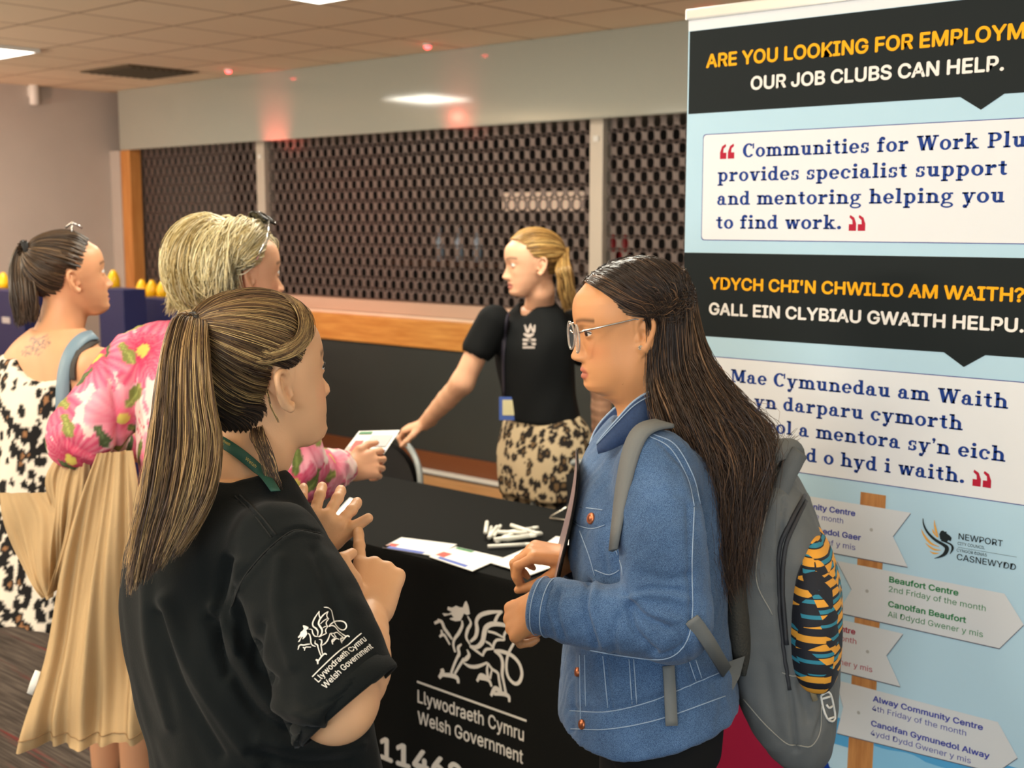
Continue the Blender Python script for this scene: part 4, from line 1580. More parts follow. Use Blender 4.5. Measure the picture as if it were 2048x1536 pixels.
def add_hand(vol, fr, curls, spread=(6, 1, -4, -10), thumb=((.62, .70, -.30), (.80, .45, -.35), (.9, .2, -.4)), side=1, k=0.008):
    """fr: origin wrist, f along the hand, u out of the back of the hand; side=+1 when the thumb lies at fr.l. curls: per finger three bends (deg) towards the palm. Returns finger tips."""
    s = fr.s
    sg = side
    M = np.stack([fr.f, fr.l, fr.u])
    W = lambda p: fr.w((p[0], p[1] * sg, p[2]))
    vol.cone(W((-.03, 0, 0)), W((.02, .001, 0)), .0265 * s, .027 * s, k=k, flat=(fr.u, .72))
    for y0, y1, x1 in ((.016, .024, .080), (.003, .006, .084), (-.010, -.013, .080), (-.018, -.030, .072)):
        vol.cone(W((.014, y0, 0)), W((x1, y1, .001)), .0165 * s, .0125 * s, k=.010 * s, flat=(fr.u, .92))
    vol.ell(W((.035, -.020, -.008)), np.array((.032, .015, .013)) * s, M, k=.010 * s)
    tips = []
    for i, (bx, by, L, r) in enumerate(FING):
        p = np.array((bx, by, 0.0))
        a = math.radians(spread[i])
        ang = 0.0
        pts, rad = [p - np.array((.012, 0, 0))], [r * 1.12]
        for j, fl in enumerate((.44, .30, .26)):
            ang += math.radians(curls[i][j])
            d = np.array((math.cos(a) * math.cos(ang), math.sin(a) * math.cos(ang), -math.sin(ang)))
            if j == 0:
                pts.append(p)
                rad.append(r * 1.08)
            mid = p + d * L * fl * 0.5
            p = p + d * L * fl
            pts += [mid, p]
            rad += [r * (1.0 - .06 * j) * .95, r * (1.02 - .09 * j) * (1.0 if j < 2 else .80)]
        vol.chain([W(q) for q in pts], np.array(rad) * s, k=.0045 * s)
        tips.append(W(p))
    p = np.array((.016, .018, -.006))
    pts, rad = [p], [.0145]
    for d, L, r in zip(thumb, (.044, .034, .027), (.0125, .0102, .0078)):
        d = np.array(d, float)
        d /= np.linalg.norm(d)
        p = p + d * L
        pts.append(p)
        rad.append(r)
    vol.chain([W(q) for q in pts], np.array(rad) * s, k=.009 * s)
    tips.append(W(p))
    return tips


# ------------------------------------------------------------------ skin, eyes, hair
def skin_mat(name, rough=0.48):
    m = mat(name, (200, 150, 120), rough, attr='Col', sss=0.12, spec=0.4, bump=(420, 0.06))
    return m


def skin_cols(V, base, fr=None, lip=(178, 98, 88), brow=(70, 48, 36), brow_amt=0.75, seed=1):
    b = srgb(base)
    C = np.tile(b, (len(V), 1))
    C *= (1 + 0.05 * wnoise(V, 38, seed=seed))[:, None]
    if fr is not None:
        L = fr.loc(V)
        x, y, z = L.T
        ay = np.abs(y)
        front = x > 0.045
        t = np.clip(1.25 - np.sqrt((y / .0235) ** 2 + ((z + .0725) / .0105) ** 2), 0, .28) / .28 * front
        C = C * (1 - t[:, None] * .85) + srgb(lip) * t[:, None] * .85
        red = 0.16 * np.exp(-((ay - .042) / .020) ** 2 - ((z + .032) / .018) ** 2) * front
        C = C * (1 + np.stack([.35 * red, -.5 * red, -.5 * red], 1))
        zb = .0205 + .0045 * np.sin(np.clip((ay - .012) / .042, 0, 1) * 2.6)
        eb = np.exp(-((z - zb) / .0040) ** 2) * (ay > .011) * (ay < .056) * (x > .02)
        C = C * (1 - brow_amt * eb[:, None]) + srgb(brow) * (brow_amt * eb)[:, None]
    return np.clip(C, 0, 1)


M_lash = mat('dark_lash', (20, 14, 12), 0.6)
M_sclera = mat('eyeball', (255, 255, 255), 0.12, attr='Col', spec=0.6)


def add_eyes(parent, fr, iris=(70, 45, 28), yaw=0.0, pitch=0.0, lashes=False):
    if lashes:
        mb = MB()
        for sd in (1, -1):
            p = [fr.w((.0850 - 55 * (y - .001) ** 2 - .0015, sd * (.0310 + y), .0054 - 18 * y * y * (1.15 if y > 0 else .9))) for y in np.linspace(-.0135, .0150, 16)]
            mb.tube(p, [.0004] + [.0011] * 14 + [.0007], 6)
        mb.build('eyelash', M_lash, parent, True, fr.o)
    for sd in (1, -1):
        c = fr.w((.0697, sd * .0310, .0008))
        n, m = 24, 40
        r = .0126 * fr.s
        th = np.linspace(0, PI, m)
        gz = Frame((0, 0, 0), fr.d((math.cos(math.radians(yaw)), math.sin(math.radians(yaw)), math.sin(math.radians(pitch)))), fr.u)
        G = [[c + gz.d((r * math.cos(t), r * math.sin(t) * math.cos(a), r * math.sin(t) * math.sin(a))) for a in np.linspace(0, 2 * PI, n, endpoint=False)] for t in th]
        V = np.array(G).reshape(-1, 3)
        Q = np.array([(i * n + j, i * n + (j + 1) % n, (i + 1) * n + (j + 1) % n, (i + 1) * n + j) for i in range(m - 1) for j in range(n)])
        tt = np.repeat(th, n)
        C = np.where((tt < .21)[:, None], srgb((8, 6, 6)), np.where((tt < .50)[:, None], srgb(iris), srgb((232, 224, 216))))
        raw_mesh('eye', V, Q, M_sclera, parent, c, col=C)


def hair_mat(name, rough=0.34, spec=0.5):
    return mat(name, (90, 60, 40), rough, attr='Col', spec=spec)


def strands_mesh(S, r0, cols, sides=3, taper=0.25):
    """S: (N,M,3) strand points -> tubes. Returns V,Q,C"""
    S = np.asarray(S, float)
    N, M = S.shape[:2]
    T = np.gradient(S, axis=1)
    T /= np.linalg.norm(T, axis=2, keepdims=True) + 1e-12
    ref = np.tile(np.array([0.37, 0.21, 0.9]), (N, M, 1))
    U = ref - T * (ref * T).sum(2, keepdims=True)
    bad = np.linalg.norm(U, axis=2) < 0.2
    U[bad] = np.cross(T[bad], np.array([1.0, 0, 0]))
    U /= np.linalg.norm(U, axis=2, keepdims=True) + 1e-12
    W = np.cross(T, U)
    r = np.asarray(r0, float) * np.ones((N, 1)) * (1 - (1 - taper) * np.linspace(0, 1, M)[None, :] ** 3)
    V = np.zeros((N, M, sides, 3))
    for k in range(sides):
        a = 2 * PI * k / sides
        V[:, :, k] = S + r[..., None] * (U * math.cos(a) + W * math.sin(a))
    base = (np.arange(N) * M * sides)[:, None, None] + (np.arange(M - 1) * sides)[None, :, None] + np.arange(sides)[None, None, :]
    nxt = (np.arange(N) * M * sides)[:, None, None] + (np.arange(M - 1) * sides)[None, :, None] + ((np.arange(sides) + 1) % sides)[None, None, :]
    Q = np.stack([base, nxt, nxt + sides, base + sides], -1).reshape(-1, 4)
    cols = np.asarray(cols)
    if cols.ndim == 2:
        C = np.repeat(cols, M * sides, axis=0)
    else:
        C = np.repeat(cols.reshape(-1, 3), sides, axis=0)
    return V.reshape(-1, 3), Q, C


def resample(Sn, M):
    """(N,K,3) control points -> smooth strands of M points"""
    Sn = np.asarray(Sn, float)
    N, K = Sn.shape[:2]
    q = np.concatenate([2 * Sn[:, :1] - Sn[:, 1:2], Sn, 2 * Sn[:, -1:] - Sn[:, -2:-1]], 1)
    t = np.linspace(0, K - 1 - 1e-6, M)
    i = t.astype(int)
    f = (t - i)[None, :, None]
    p0, p1, p2, p3 = q[:, i], q[:, i + 1], q[:, i + 2], q[:, i + 3]
    return 0.5 * (2 * p1 + (p2 - p0) * f + (2 * p0 - 5 * p1 + 4 * p2 - p3) * f * f + (3 * p1 - p0 - 3 * p2 + p3) * f ** 3)


def pick(rs, n, palette, weights):
    """random strand colours between palette entries"""
    P_ = np.array([srgb(c) for c in palette])
    i = rs.choice(len(P_), n, p=np.array(weights) / sum(weights))
    return P_[i] * (0.8 + 0.4 * rs.rand(n, 1))


SK_C, SK_R = np.array((-.010, 0, .030)), np.array((.0985, .0745, .0825))


def scalp(d, lift=0.0):
    """point on the skull ellipsoid in direction d (head-local), lifted"""
    d = np.asarray(d, float)
    d = d / np.linalg.norm(d, axis=-1, keepdims=True)
    R_ = SK_R + (np.asarray(lift)[..., None] if np.ndim(lift) else lift)
    k = 1 / np.sqrt(((d / R_) ** 2).sum(-1, keepdims=True))
    return SK_C + d * k


def sdir(az, el):
    """direction from the skull centre: az 0 = face, 90 = left, 180 = back; el up"""
    a, e = np.radians(az), np.radians(el)
    return np.stack([np.cos(a) * np.cos(e), np.sin(a) * np.cos(e), np.sin(e) * np.ones_like(a)], -1)


def slerp(a, b, t):
    a = a / np.linalg.norm(a, axis=-1, keepdims=True)
    b = b / np.linalg.norm(b, axis=-1, keepdims=True)
    w = np.arccos(np.clip((a * b).sum(-1, keepdims=True), -1, 0.9999))
    return (np.sin((1 - t) * w) * a + np.sin(t * w) * b) / np.sin(w)


# hairline in skull directions: elevation below which there is no hair, by azimuth from the face
_HLA = [0, 25, 45, 60, 72, 82, 100, 113, 130, 155, 180]
_HLE = [38, 37, 30, 14, -2, -6, 0, -30, -54, -60, -60]


def hairline(az):
    az = np.abs((np.asarray(az) + 180) % 360 - 180)
    return np.interp(az, _HLA, _HLE)


def roots(rs, n, el_max=90):
    """random scalp directions inside the hairline"""
    out = []
    while len(out) < n:
        z = rs.uniform(-0.85, 1.0, n)
        az = rs.uniform(-180, 180, n)
        el = np.degrees(np.arcsin(z))
        ok = (el > hairline(az)) & (el < el_max)
        out += list(zip(az[ok], el[ok]))
    out = np.array(out[:n])
    k = n // 7                                                    # a dense row along the hairline itself
    out[:k, 0] = rs.uniform(-112, 112, k)
    out[:k, 1] = hairline(out[:k, 0]) + rs.rand(k) ** 1.5 * 6
    return out[:, 0], out[:, 1]


def hair_cap(fr, lift=0.006, h=0.004, extra=None):
    """solid under-layer of hair on the skull, cut along the hairline"""
    r = 0.135 * fr.s
    v = Vol(fr.o - r, fr.o + r + fr.s * fr.u * 0.02, h)
    v.ell(fr.w(SK_C), (SK_R + lift) * fr.s, fr.M)
    if extra:
        extra(v)
    V, Q = v.mesh(2)
    L = fr.loc(V) - SK_C
    az = np.degrees(np.arctan2(L[:, 1], L[:, 0]))
    el = np.degrees(np.arcsin(L[:, 2] / np.linalg.norm(L, axis=1)))
    keep = el > hairline(az) + np.where(np.abs(az) < 100, 3.0, -1.0)
    kf = keep[Q].all(1)
    Q = Q[kf]
    used = np.unique(Q)
    mp = np.full(len(V), -1)
    mp[used] = np.arange(len(used))
    return V[used], mp[Q]


def ear_pts(fr, sd, a, b, d=0.006):
    u, up, n = ear_frame(fr, sd)
    return fr.w(np.array((-.014, sd * .0745, -.010)) + u * a + up * b + n * d)


def band(mb, pts, nrm, w, t=0.003):
    """flat strap along pts, width w across, lying against surface normal nrm (one per point)"""
    pts, nrm = np.asarray(pts, float), np.asarray(nrm, float)
    w = np.broadcast_to(np.asarray(w, float), (len(pts),))
    T = np.gradient(pts, axis=0)
    T /= np.linalg.norm(T, axis=1, keepdims=True) + 1e-9
    B = np.cross(T, nrm)
    B /= np.linalg.norm(B, axis=1, keepdims=True) + 1e-9
    Nn = np.cross(B, T)
    n = len(pts)
    sec = [(-1, 0), (-.92, 1), (.92, 1), (1, 0), (.92, -.3), (-.92, -.3)]
    vs = [pts[i] + B[i] * a * w[i] / 2 + Nn[i] * b * t for i in range(n) for a, b in sec]
    m = len(sec)
    fs = [(i * m + j, i * m + (j + 1) % m, (i + 1) * m + (j + 1) % m, (i + 1) * m + j) for i in range(n - 1) for j in range(m)]
    fs += [tuple(range(m))[::-1], tuple(range((n - 1) * m, n * m))]
    return mb.add(vs, fs)


def bvh(V, Q):
    return BVHTree.FromPolygons([tuple(v) for v in V], [tuple(int(i) for i in q) for q in Q])


def on_surface(tree, px, py, lift=0.002):
    """where the sight line through a photo pixel meets a surface: point, normal"""
    r = ray(px, py)
    hit = tree.ray_cast(Vector(CAMP), Vector(r).normalized())
    if hit[0] is None:
        return None, None
    n = np.array(hit[1])
    if n @ r > 0:
        n = -n
    return np.array(hit[0]) + n * lift, n
# ------------------------------------------------------------------ person in the denim jacket
M_skin = skin_mat('skin')
M_hair = hair_mat('hair')


def denim_mat():
    m = mat('denim', (70, 98, 138), 0.82, spec=0.2, sheen=0.15)
    nt = m.node_tree
    tc = nt.nodes.new('ShaderNodeTexCoord')

    def noise(sc, det=4, vec=None):
        n = nt.nodes.new('ShaderNodeTexNoise')
        n.inputs['Scale'].default_value = sc
        n.inputs['Detail'].default_value = det
        nt.links.new(vec or tc.outputs['Object'], n.inputs['Vector'])
        return n.outputs['Fac']
    r1 = nt.nodes.new('ShaderNodeValToRGB')
    r1.color_ramp.elements[0].position = 0.36
    r1.color_ramp.elements[0].color = lin((36, 62, 100))
    r1.color_ramp.elements[1].position = 0.66
    r1.color_ramp.elements[1].color = lin((96, 128, 168))
    nt.links.new(noise(1050, 2), r1.inputs[0])
    r2 = nt.nodes.new('ShaderNodeMapRange')
    r2.inputs[1].default_value = 0.35
    r2.inputs[2].default_value = 0.7
    r2.inputs[3].default_value = 0.78
    r2.inputs[4].default_value = 1.22
    nt.links.new(noise(9, 5), r2.inputs[0])
    sc = nt.nodes.new('ShaderNodeVectorMath')
    sc.operation = 'SCALE'
    nt.links.new(r1.outputs[0], sc.inputs[0])
    nt.links.new(r2.outputs[0], sc.inputs['Scale'])
    nt.links.new(sc.outputs[0], nt.nodes['Principled BSDF'].inputs['Base Color'])
    bp = nt.nodes.new('ShaderNodeBump')
    bp.inputs['Strength'].default_value = 0.35
    bp.inputs['Distance'].default_value = 0.001
    nt.links.new(noise(1200, 1), bp.inputs['Height'])
    nt.links.new(bp.outputs[0], nt.nodes['Principled BSDF'].inputs['Normal'])
    return m


M_denim = denim_mat()
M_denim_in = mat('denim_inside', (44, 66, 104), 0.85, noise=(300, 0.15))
M_stitch = mat('pale_stitching', (150, 172, 198), 0.8)
M_copper = mat('copper_button', (196, 120, 84), 0.3, metal=0.8)
M_black_tr = mat('black_trousers', (14, 15, 17), 0.8, spec=0.25)
M_shoe = mat('black_shoe', (18, 18, 18), 0.5)

BF, BU = heading(187, -8)
bfr = Frame(P(1253, 651, 2.30), BF, BU, 1.03)
bt_f, _ = heading(188)
bt_l = np.cross(UPZ, bt_f)                                      # her left, towards the viewer
B_FOOT = np.array((-1.25, 1.81, 0.0))


def legs(parent, mt, hips, l, f, z_top, foot_mat, r=(.088, .055, .045), foot=None, spread=.085, name='trousers'):
    """trouser legs down to the floor and a pair of shoes"""
    V = Vol(np.array((hips[0] - .3, hips[1] - .3, 0.0)), np.array((hips[0] + .3, hips[1] + .3, z_top + .06)), 0.009)
    c = np.array((hips[0], hips[1], 0.0))
    for sd in (1, -1):
        V.chain([c + l * sd * spread + UPZ * (z_top - .10), c + l * sd * spread * 1.02 + f * .015 + UPZ * .48, c + l * sd * spread * 1.05 + UPZ * .06], [r[0], r[1] + .008, r[2] + .006], k=.03)
    V.loft([(c + UPZ * (z_top - .16), .155, .105), (c + UPZ * (z_top - .06), .160, .108), (c + UPZ * z_top, .140, .10)], l, f, k=.05)
    v, q = V.mesh(2)
    o = raw_mesh(name, v, q, mt, parent, c)
    for sd in (1, -1):
        b = c + l * sd * spread * 1.05
        S = Vol(b - .18, b + np.array((.18, .18, .12)), .006)
        S.cone(b + UPZ * .035 - f * .05, b + UPZ * .030 + f * .12, .036, .030, flat=(UPZ, .8))
        S.cone(b + UPZ * .04 - f * .03, b + UPZ * .10 - f * .01, .034, .034, k=.02)
        S.plane(b + UPZ * .003, -UPZ)
        v, q = S.mesh(1)
        raw_mesh('shoe', v, q, foot_mat, parent, b)
    return o


def under_torso(V, rows, l, f):
    V.loft(rows, l, f, k=.03)


# -- body: head, neck, chest under the jacket, both forearms with hands
parts = []
v = Vol(bfr.o - .17, bfr.o + np.array((.17, .17, .15)) , 0.0021)
add_head(v, bfr, dict(nose=1.0, lips=1.15, cheek=.004, wide=1.03), ears=(1, -1))
neck_lo = P(1305, 860, 2.31)
v.chain([bfr.w((-.022, 0, -.045)), bfr.w((-.030, 0, -.10)), neck_lo], [.058, .058, .066], k=.03, kk=.03)
v.ell(bfr.w((.018, 0, -.086)), (.056, .056, .034), bfr.M, k=.045)
v.ell(bfr.w((.004, .034, -.062)), (.034, .028, .040), bfr.M, k=.045)
v.ell(bfr.w((.004, -.034, -.062)), (.034, .028, .040), bfr.M, k=.045)
parts.append(relax_cheek(v.mesh(1), bfr, 60))
brows = [(P(1303, 842, 2.31), .075, .060), (P(1303, 875, 2.31), .135, .08), (P(1300, 980, 2.31), .150, .095), (P(1298, 1200, 2.31), .140, .10), (P(1302, 1400, 2.31), .150, .11), (P(1302, 1520, 2.31), .155, .11)]
v = Vol(P(1300, 1250, 2.31) - .36, P(1300, 1100, 2.31) + .36, .008)
v.loft(brows, bt_l, bt_f)
v.plane(P(1302, 1390, 2.31), -UPZ)
parts.append(v.mesh(1))
# near hand: back of the hand to the left, fingers folding away from the viewer
nl = Frame(P(1085, 1210, 2.145), -RT * .62 + FH * .52 - UPZ * .52, -RT * .70 - FH * .45 + UPZ * .35)
v = Vol(nl.o - .20, nl.o + .20, .0023)
add_hand(v, nl, [(48, 55, 30), (55, 60, 35), (60, 60, 35), (62, 62, 35)], side=-1, thumb=((.55, .65, -.5), (.75, .35, -.6), (.8, .1, -.6)))
v.cone(nl.o - nl.f * .02, P(1180, 1228, 2.13), .026, .034, k=.01)
parts.append(v.mesh(1))
# far hand: holds the upright folder
nr = Frame(P(1150, 1118, 2.35), -RT * .93 - FH * .10 + UPZ * .18, -FH * .15 + UPZ * .95 - RT * .1)
v = Vol(nr.o - .20, nr.o + .20, .0023)
add_hand(v, nr, [(38, 58, 28), (46, 62, 30), (54, 62, 30), (60, 60, 30)], side=1, thumb=((.75, .30, -.72), (.85, .05, -.60), (.9, -.1, -.45)))
v.cone(nr.o - nr.f * .02, P(1215, 1140, 2.40), .026, .034, k=.01)
parts.append(v.mesh(1))
V, Q = join(parts)
dperson = raw_mesh('person', V, Q, M_skin, None, B_FOOT, col=skin_cols(V, (206, 146, 98), bfr, lip=(172, 92, 76), brow=(66, 44, 28)))
tag(dperson, 'person in blue denim jacket and clear glasses with long dark hair, holding a folder', 'person')
add_eyes(dperson, bfr, (58, 36, 22), yaw=16, pitch=-4, lashes=True)

# -- jacket
JL = bt_l
jrows = [(P(1300, 838, 2.31), .082, .070), (P(1302, 862, 2.31), .118, .090), (P(1300, 900, 2.31), .165, .106), (P(1296, 980, 2.31), .192, .130), (P(1291, 1100, 2.31), .190, .142), (P(1293, 1250, 2.31), .185, .146), (P(1298, 1400, 2.31), .204, .162), (P(1302, 1500, 2.31), .212, .170)]
jlo = np.array((-1.95, 1.30, .80))
jhi = np.array((-.85, 2.35, 1.45))
jk = Vol(jlo, jhi, .0050)
jk.loft(jrows, bt_l, bt_f)
hem_n = np.cross(P(1470, 1372, 2.31) - P(1140, 1452, 2.31), bt_l)
hem_n = hem_n if hem_n[2] < 0 else -hem_n
jk.plane(P(1140, 1456, 2.31), hem_n, k=.012)
S0, S1, S2, S3, S4 = P(1312, 938, 2.150), P(1322, 1080, 2.085), P(1338, 1238, 2.075), P(1205, 1236, 2.10), P(1078, 1211, 2.145)
jk.chain([S0, S1, S2], [.070, .073, .070], k=.035, sub=4)
jk.chain([S2, S3, S4], [.068, .057, .047], k=.022, sub=4)
T0, T1, T2, T3 = P(1292, 935, 2.475), P(1292, 1070, 2.54), P(1290, 1215, 2.54), P(1165, 1122, 2.365)
jk.chain([T0, T1, T2], [.068, .070, .066], k=.035, sub=3)
jk.chain([T2, T3], [.062, .044], k=.02)
# hollow cuffs and neck opening
for a_, b_ in ((S3, S4), (T2, T3)):
    d_ = (b_ - a_) / np.linalg.norm(b_ - a_)
    jk.cut(b_ - d_ * .010, d_, .075)
jk.loft([(P(1295, 800, 2.31), .09, .085), (P(1297, 840, 2.31), .066, .062), (P(1285, 880, 2.29), .045, .050)], bt_l, bt_f, k=.01, op='s')
V, Q = jk.mesh(3)
V = V + vnormals(V, Q) * (0.0022 * wnoise(V, 26, (1, 1, .7), 2) + .0012 * wnoise(V, 70, seed=3))[:, None]
V = creases(V, Q, [
    ([(1180, 1166), (1172, 1220), (1192, 1290)], 7, -.010), ([(1188, 1164), (1182, 1215), (1205, 1290)], 9, .006),
    ([(1262, 1205), (1290, 1235), (1340, 1258)], 6, -.010), ([(1268, 1190), (1300, 1222), (1352, 1240)], 8, .006),
    ([(1258, 1215), (1270, 1262), (1310, 1306)], 6, -.009), ([(1250, 1200), (1300, 1186), (1370, 1200)], 8, .006), ([(1252, 1192), (1300, 1178), (1360, 1180)], 5, -.006),
    ([(1290, 1150), (1340, 1160), (1380, 1150)], 9, -.005), ([(1240, 1230), (1225, 1270), (1230, 1310)], 8, -.006),
    ([(1120, 1180), (1112, 1225), (1126, 1275)], 5, -.006), ([(1104, 1168), (1090, 1215), (1106, 1272)], 4, -.0035),
    ([(1146, 1310), (1146, 1460)], 6, -.004), ([(1210, 1318), (1222, 1420)], 4, -.004), ([(1262, 1322), (1268, 1412)], 4, -.004), ([(1140, 1418), (1215, 1420), (1300, 1400), (1450, 1345)], 5, -.005),
    ([(1370, 1290), (1388, 1362)], 4, -.004), ([(1205, 1090), (1215, 1150)], 5, -.003), ([(1318, 880), (1372, 940), (1396, 1010)], 5, -.005),
    ([(1376, 1010), (1379, 1120), (1381, 1240), (1362, 1292), (1320, 1312)], 4, -.004), ([(1142, 1042), (1170, 1056), (1210, 1050)], 4, -.005)])
jacket = raw_mesh('denim_jacket', V, Q, M_denim, dperson, B_FOOT)
JT = bvh(V, Q)


def thread(name, paths, m, parent, tree, r=.0011, loc=(0, 0, 0), lift=.0008):
    mb = MB()
    for path in paths:
        p = np.array(path, float)
        q, _ = spline2(p, np.ones(len(p)), max(2, int(np.linalg.norm(np.diff(p, axis=0), axis=1).sum() / 8 / len(p)) + 1))
        run = []
        for a, b in q:
            s, n = on_surface(tree, a, b, lift)
            if s is None or (run and np.linalg.norm(s - run[-1]) > .045):
                if len(run) > 1:
                    mb.tube(run, r, 5)
                run = []
            if s is not None:
                run.append(s)
        if len(run) > 1:
            mb.tube(run, r, 5)
    return mb.build(name, m, parent, True, loc)


thread('stitching', [
    [(1304, 868), (1350, 890), (1385, 950), (1400, 1008)], [(1296, 872), (1340, 896), (1374, 955), (1388, 1012)],
    [(1388, 1015), (1384, 1120), (1384, 1240), (1366, 1294), (1325, 1318), (1250, 1312), (1180, 1300)],
    [(1143, 1012), (1190, 1018), (1206, 1020)], [(1142, 1040), (1160, 1052), (1186, 1058), (1210, 1050)],
    [(1160, 1062), (1178, 1110), (1190, 1152)], [(1190, 1140), (1220, 1150), (1248, 1134)], [(1232, 1100), (1243, 1130), (1246, 1152)],
    [(1170, 1310), (1172, 1412)], [(1206, 1312), (1216, 1415)], [(1258, 1318), (1264, 1408)], [(1268, 1318), (1274, 1408)],
    [(1140, 1422), (1215, 1424), (1300, 1404), (1370, 1375), (1455, 1338)], [(1142, 1458), (1220, 1458), (1320, 1438), (1450, 1392)],
    [(1379, 1324), (1392, 1362)], [(1391, 1320), (1403, 1356)],
    [(1160, 1310), (1162, 1455)]], M_stitch, dperson, JT, .0010, B_FOOT)
for px, py, r in ((1183, 1037, .0105), (1156, 1344, .0085), (1165, 1449, .0090)):
    s, n = on_surface(JT, px, py, .001)
    if s is not None:
        fr_ = Frame(s, n, (0, 0, 1) if abs(n[2]) < .9 else (1, 0, 0))
        mb = MB()
        prof = [(.0001, .0035), (r * .55, .0035), (r * .62, .0022), (r * .85, .0034), (r, .0015), (r, -.002)]
        vs = [fr_.w((z, rr * math.cos(2 * PI * j / 20), rr * math.sin(2 * PI * j / 20))) for rr, z in prof for j in range(20)]
        mb.add(vs, [(i * 20 + j, i * 20 + (j + 1) % 20, (i + 1) * 20 + (j + 1) % 20, (i + 1) * 20 + j) for i in range(len(prof) - 1) for j in range(20)])
        mb.build('button', M_copper, dperson, True, s)

# -- cuffs: turned bands at both wrists
def cuff(a, b, r, name='cuff'):
    d = (b - a) / np.linalg.norm(b - a)
    prof = [(-.030, r + .001), (-.028, r + .0035), (.001, r + .002), (.006, r - .0005), (.005, r - .004), (-.02, r - .006)]
    s1_ = np.cross(d, UPZ)
    s1_ /= np.linalg.norm(s1_)
    s2_ = np.cross(d, s1_)
    mb = MB()
    mb.grid([[b + d * h + (s1_ * math.cos(t) + s2_ * math.sin(t)) * rr for t in np.linspace(0, 2 * PI, 40, endpoint=False)] for h, rr in prof], wrap=True)
    c = mb.build(name, M_denim, dperson, True, b)
    mb = MB()
    for h in (-.022, -.004):
        mb.tube([b + d * h + (s1_ * math.cos(t) + s2_ * math.sin(t)) * (r + .0042) for t in np.linspace(0, 2 * PI, 41)], .0010, 5, cap=False)
    mb.build('cuff_stitching', M_stitch, c, True, b)


cuff(S3, S4, .0465)
cuff(T2, T3, .045)

# -- turned-up collar: a folded band round the neck, open in front
ctop = [(1196, 886, 2.215), (1212, 866, 2.20), (1236, 838, 2.195), (1268, 803, 2.205), (1300, 784, 2.235), (1335, 780, 2.275)]
cbot = [(1204, 906, 2.215), (1222, 900, 2.20), (1246, 888, 2.195), (1278, 872, 2.200), (1310, 856, 2.230), (1342, 850, 2.275)]
near = [(P(*a), P(*b)) for a, b in zip(ctop, cbot)]
mid0 = P(1300, 850, 2.31)


def mirror(p):
    return p - 2 * bt_l * ((p - mid0) @ bt_l) + RT * .022 - UPZ * .030


ring = near + [(P(1356, 780, 2.31), P(1362, 850, 2.31))] + [(mirror(a), mirror(b)) for a, b in near[::-1]]
ta, _ = spline2([r[0] for r in ring], np.ones(len(ring)), 5)
tb_, _ = spline2([r[1] for r in ring], np.ones(len(ring)), 5)
cc = np.mean(np.concatenate([ta, tb_]), axis=0)
cb = []
for a, b in zip(ta, tb_):
    n_ = a - cc
    n_[2] = 0
    n_ /= np.linalg.norm(n_)
    m_ = (a + b) / 2
    cb.append([b - n_ * .004, m_ - n_ * .003, a, a + n_ * .0045, m_ + n_ * .010, b + n_ * .012, b - n_ * .004])
mb = MB().grid(cb)
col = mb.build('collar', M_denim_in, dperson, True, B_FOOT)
mb = MB()
mb.tube([r[2] * .5 + r[3] * .5 + UPZ * .001 for r in cb], .0021, 6)
mb.tube([r[3] * .82 + r[4] * .18 + (r[4] - r[1]) * .06 for r in cb], .0011, 6)
mb.build('collar_stitching', M_stitch, dperson, True, B_FOOT)

legs(dperson, M_black_tr, P(1310, 1470, 2.31), bt_l, bt_f, .935, M_shoe, r=(.084, .066, .055), spread=.078)

# -- hair
rs = np.random.RandomState(11)


def level(fa, ba, d0, d1):
    return lambda u, w: P(fa[0] + (ba[0] - fa[0]) * u, fa[1] + (ba[1] - fa[1]) * u, d0 + (d1 - d0) * w)


LV = [((1294, 705), (1400, 672), 2.235, 2.37), ((1296, 775), (1432, 742), 2.225, 2.39), ((1318, 855), (1490, 818), 2.185, 2.40), ((1356, 950), (1545, 882), 2.175, 2.36), ((1388, 1045), (1518, 980), 2.175, 2.32), ((1412, 1130), (1492, 1090), 2.18, 2.29), ((1432, 1190), (1480, 1165), 2.19, 2.28)]


def root_dx(az, el):
    return np.cos(np.radians(az)) * np.cos(np.radians(el))


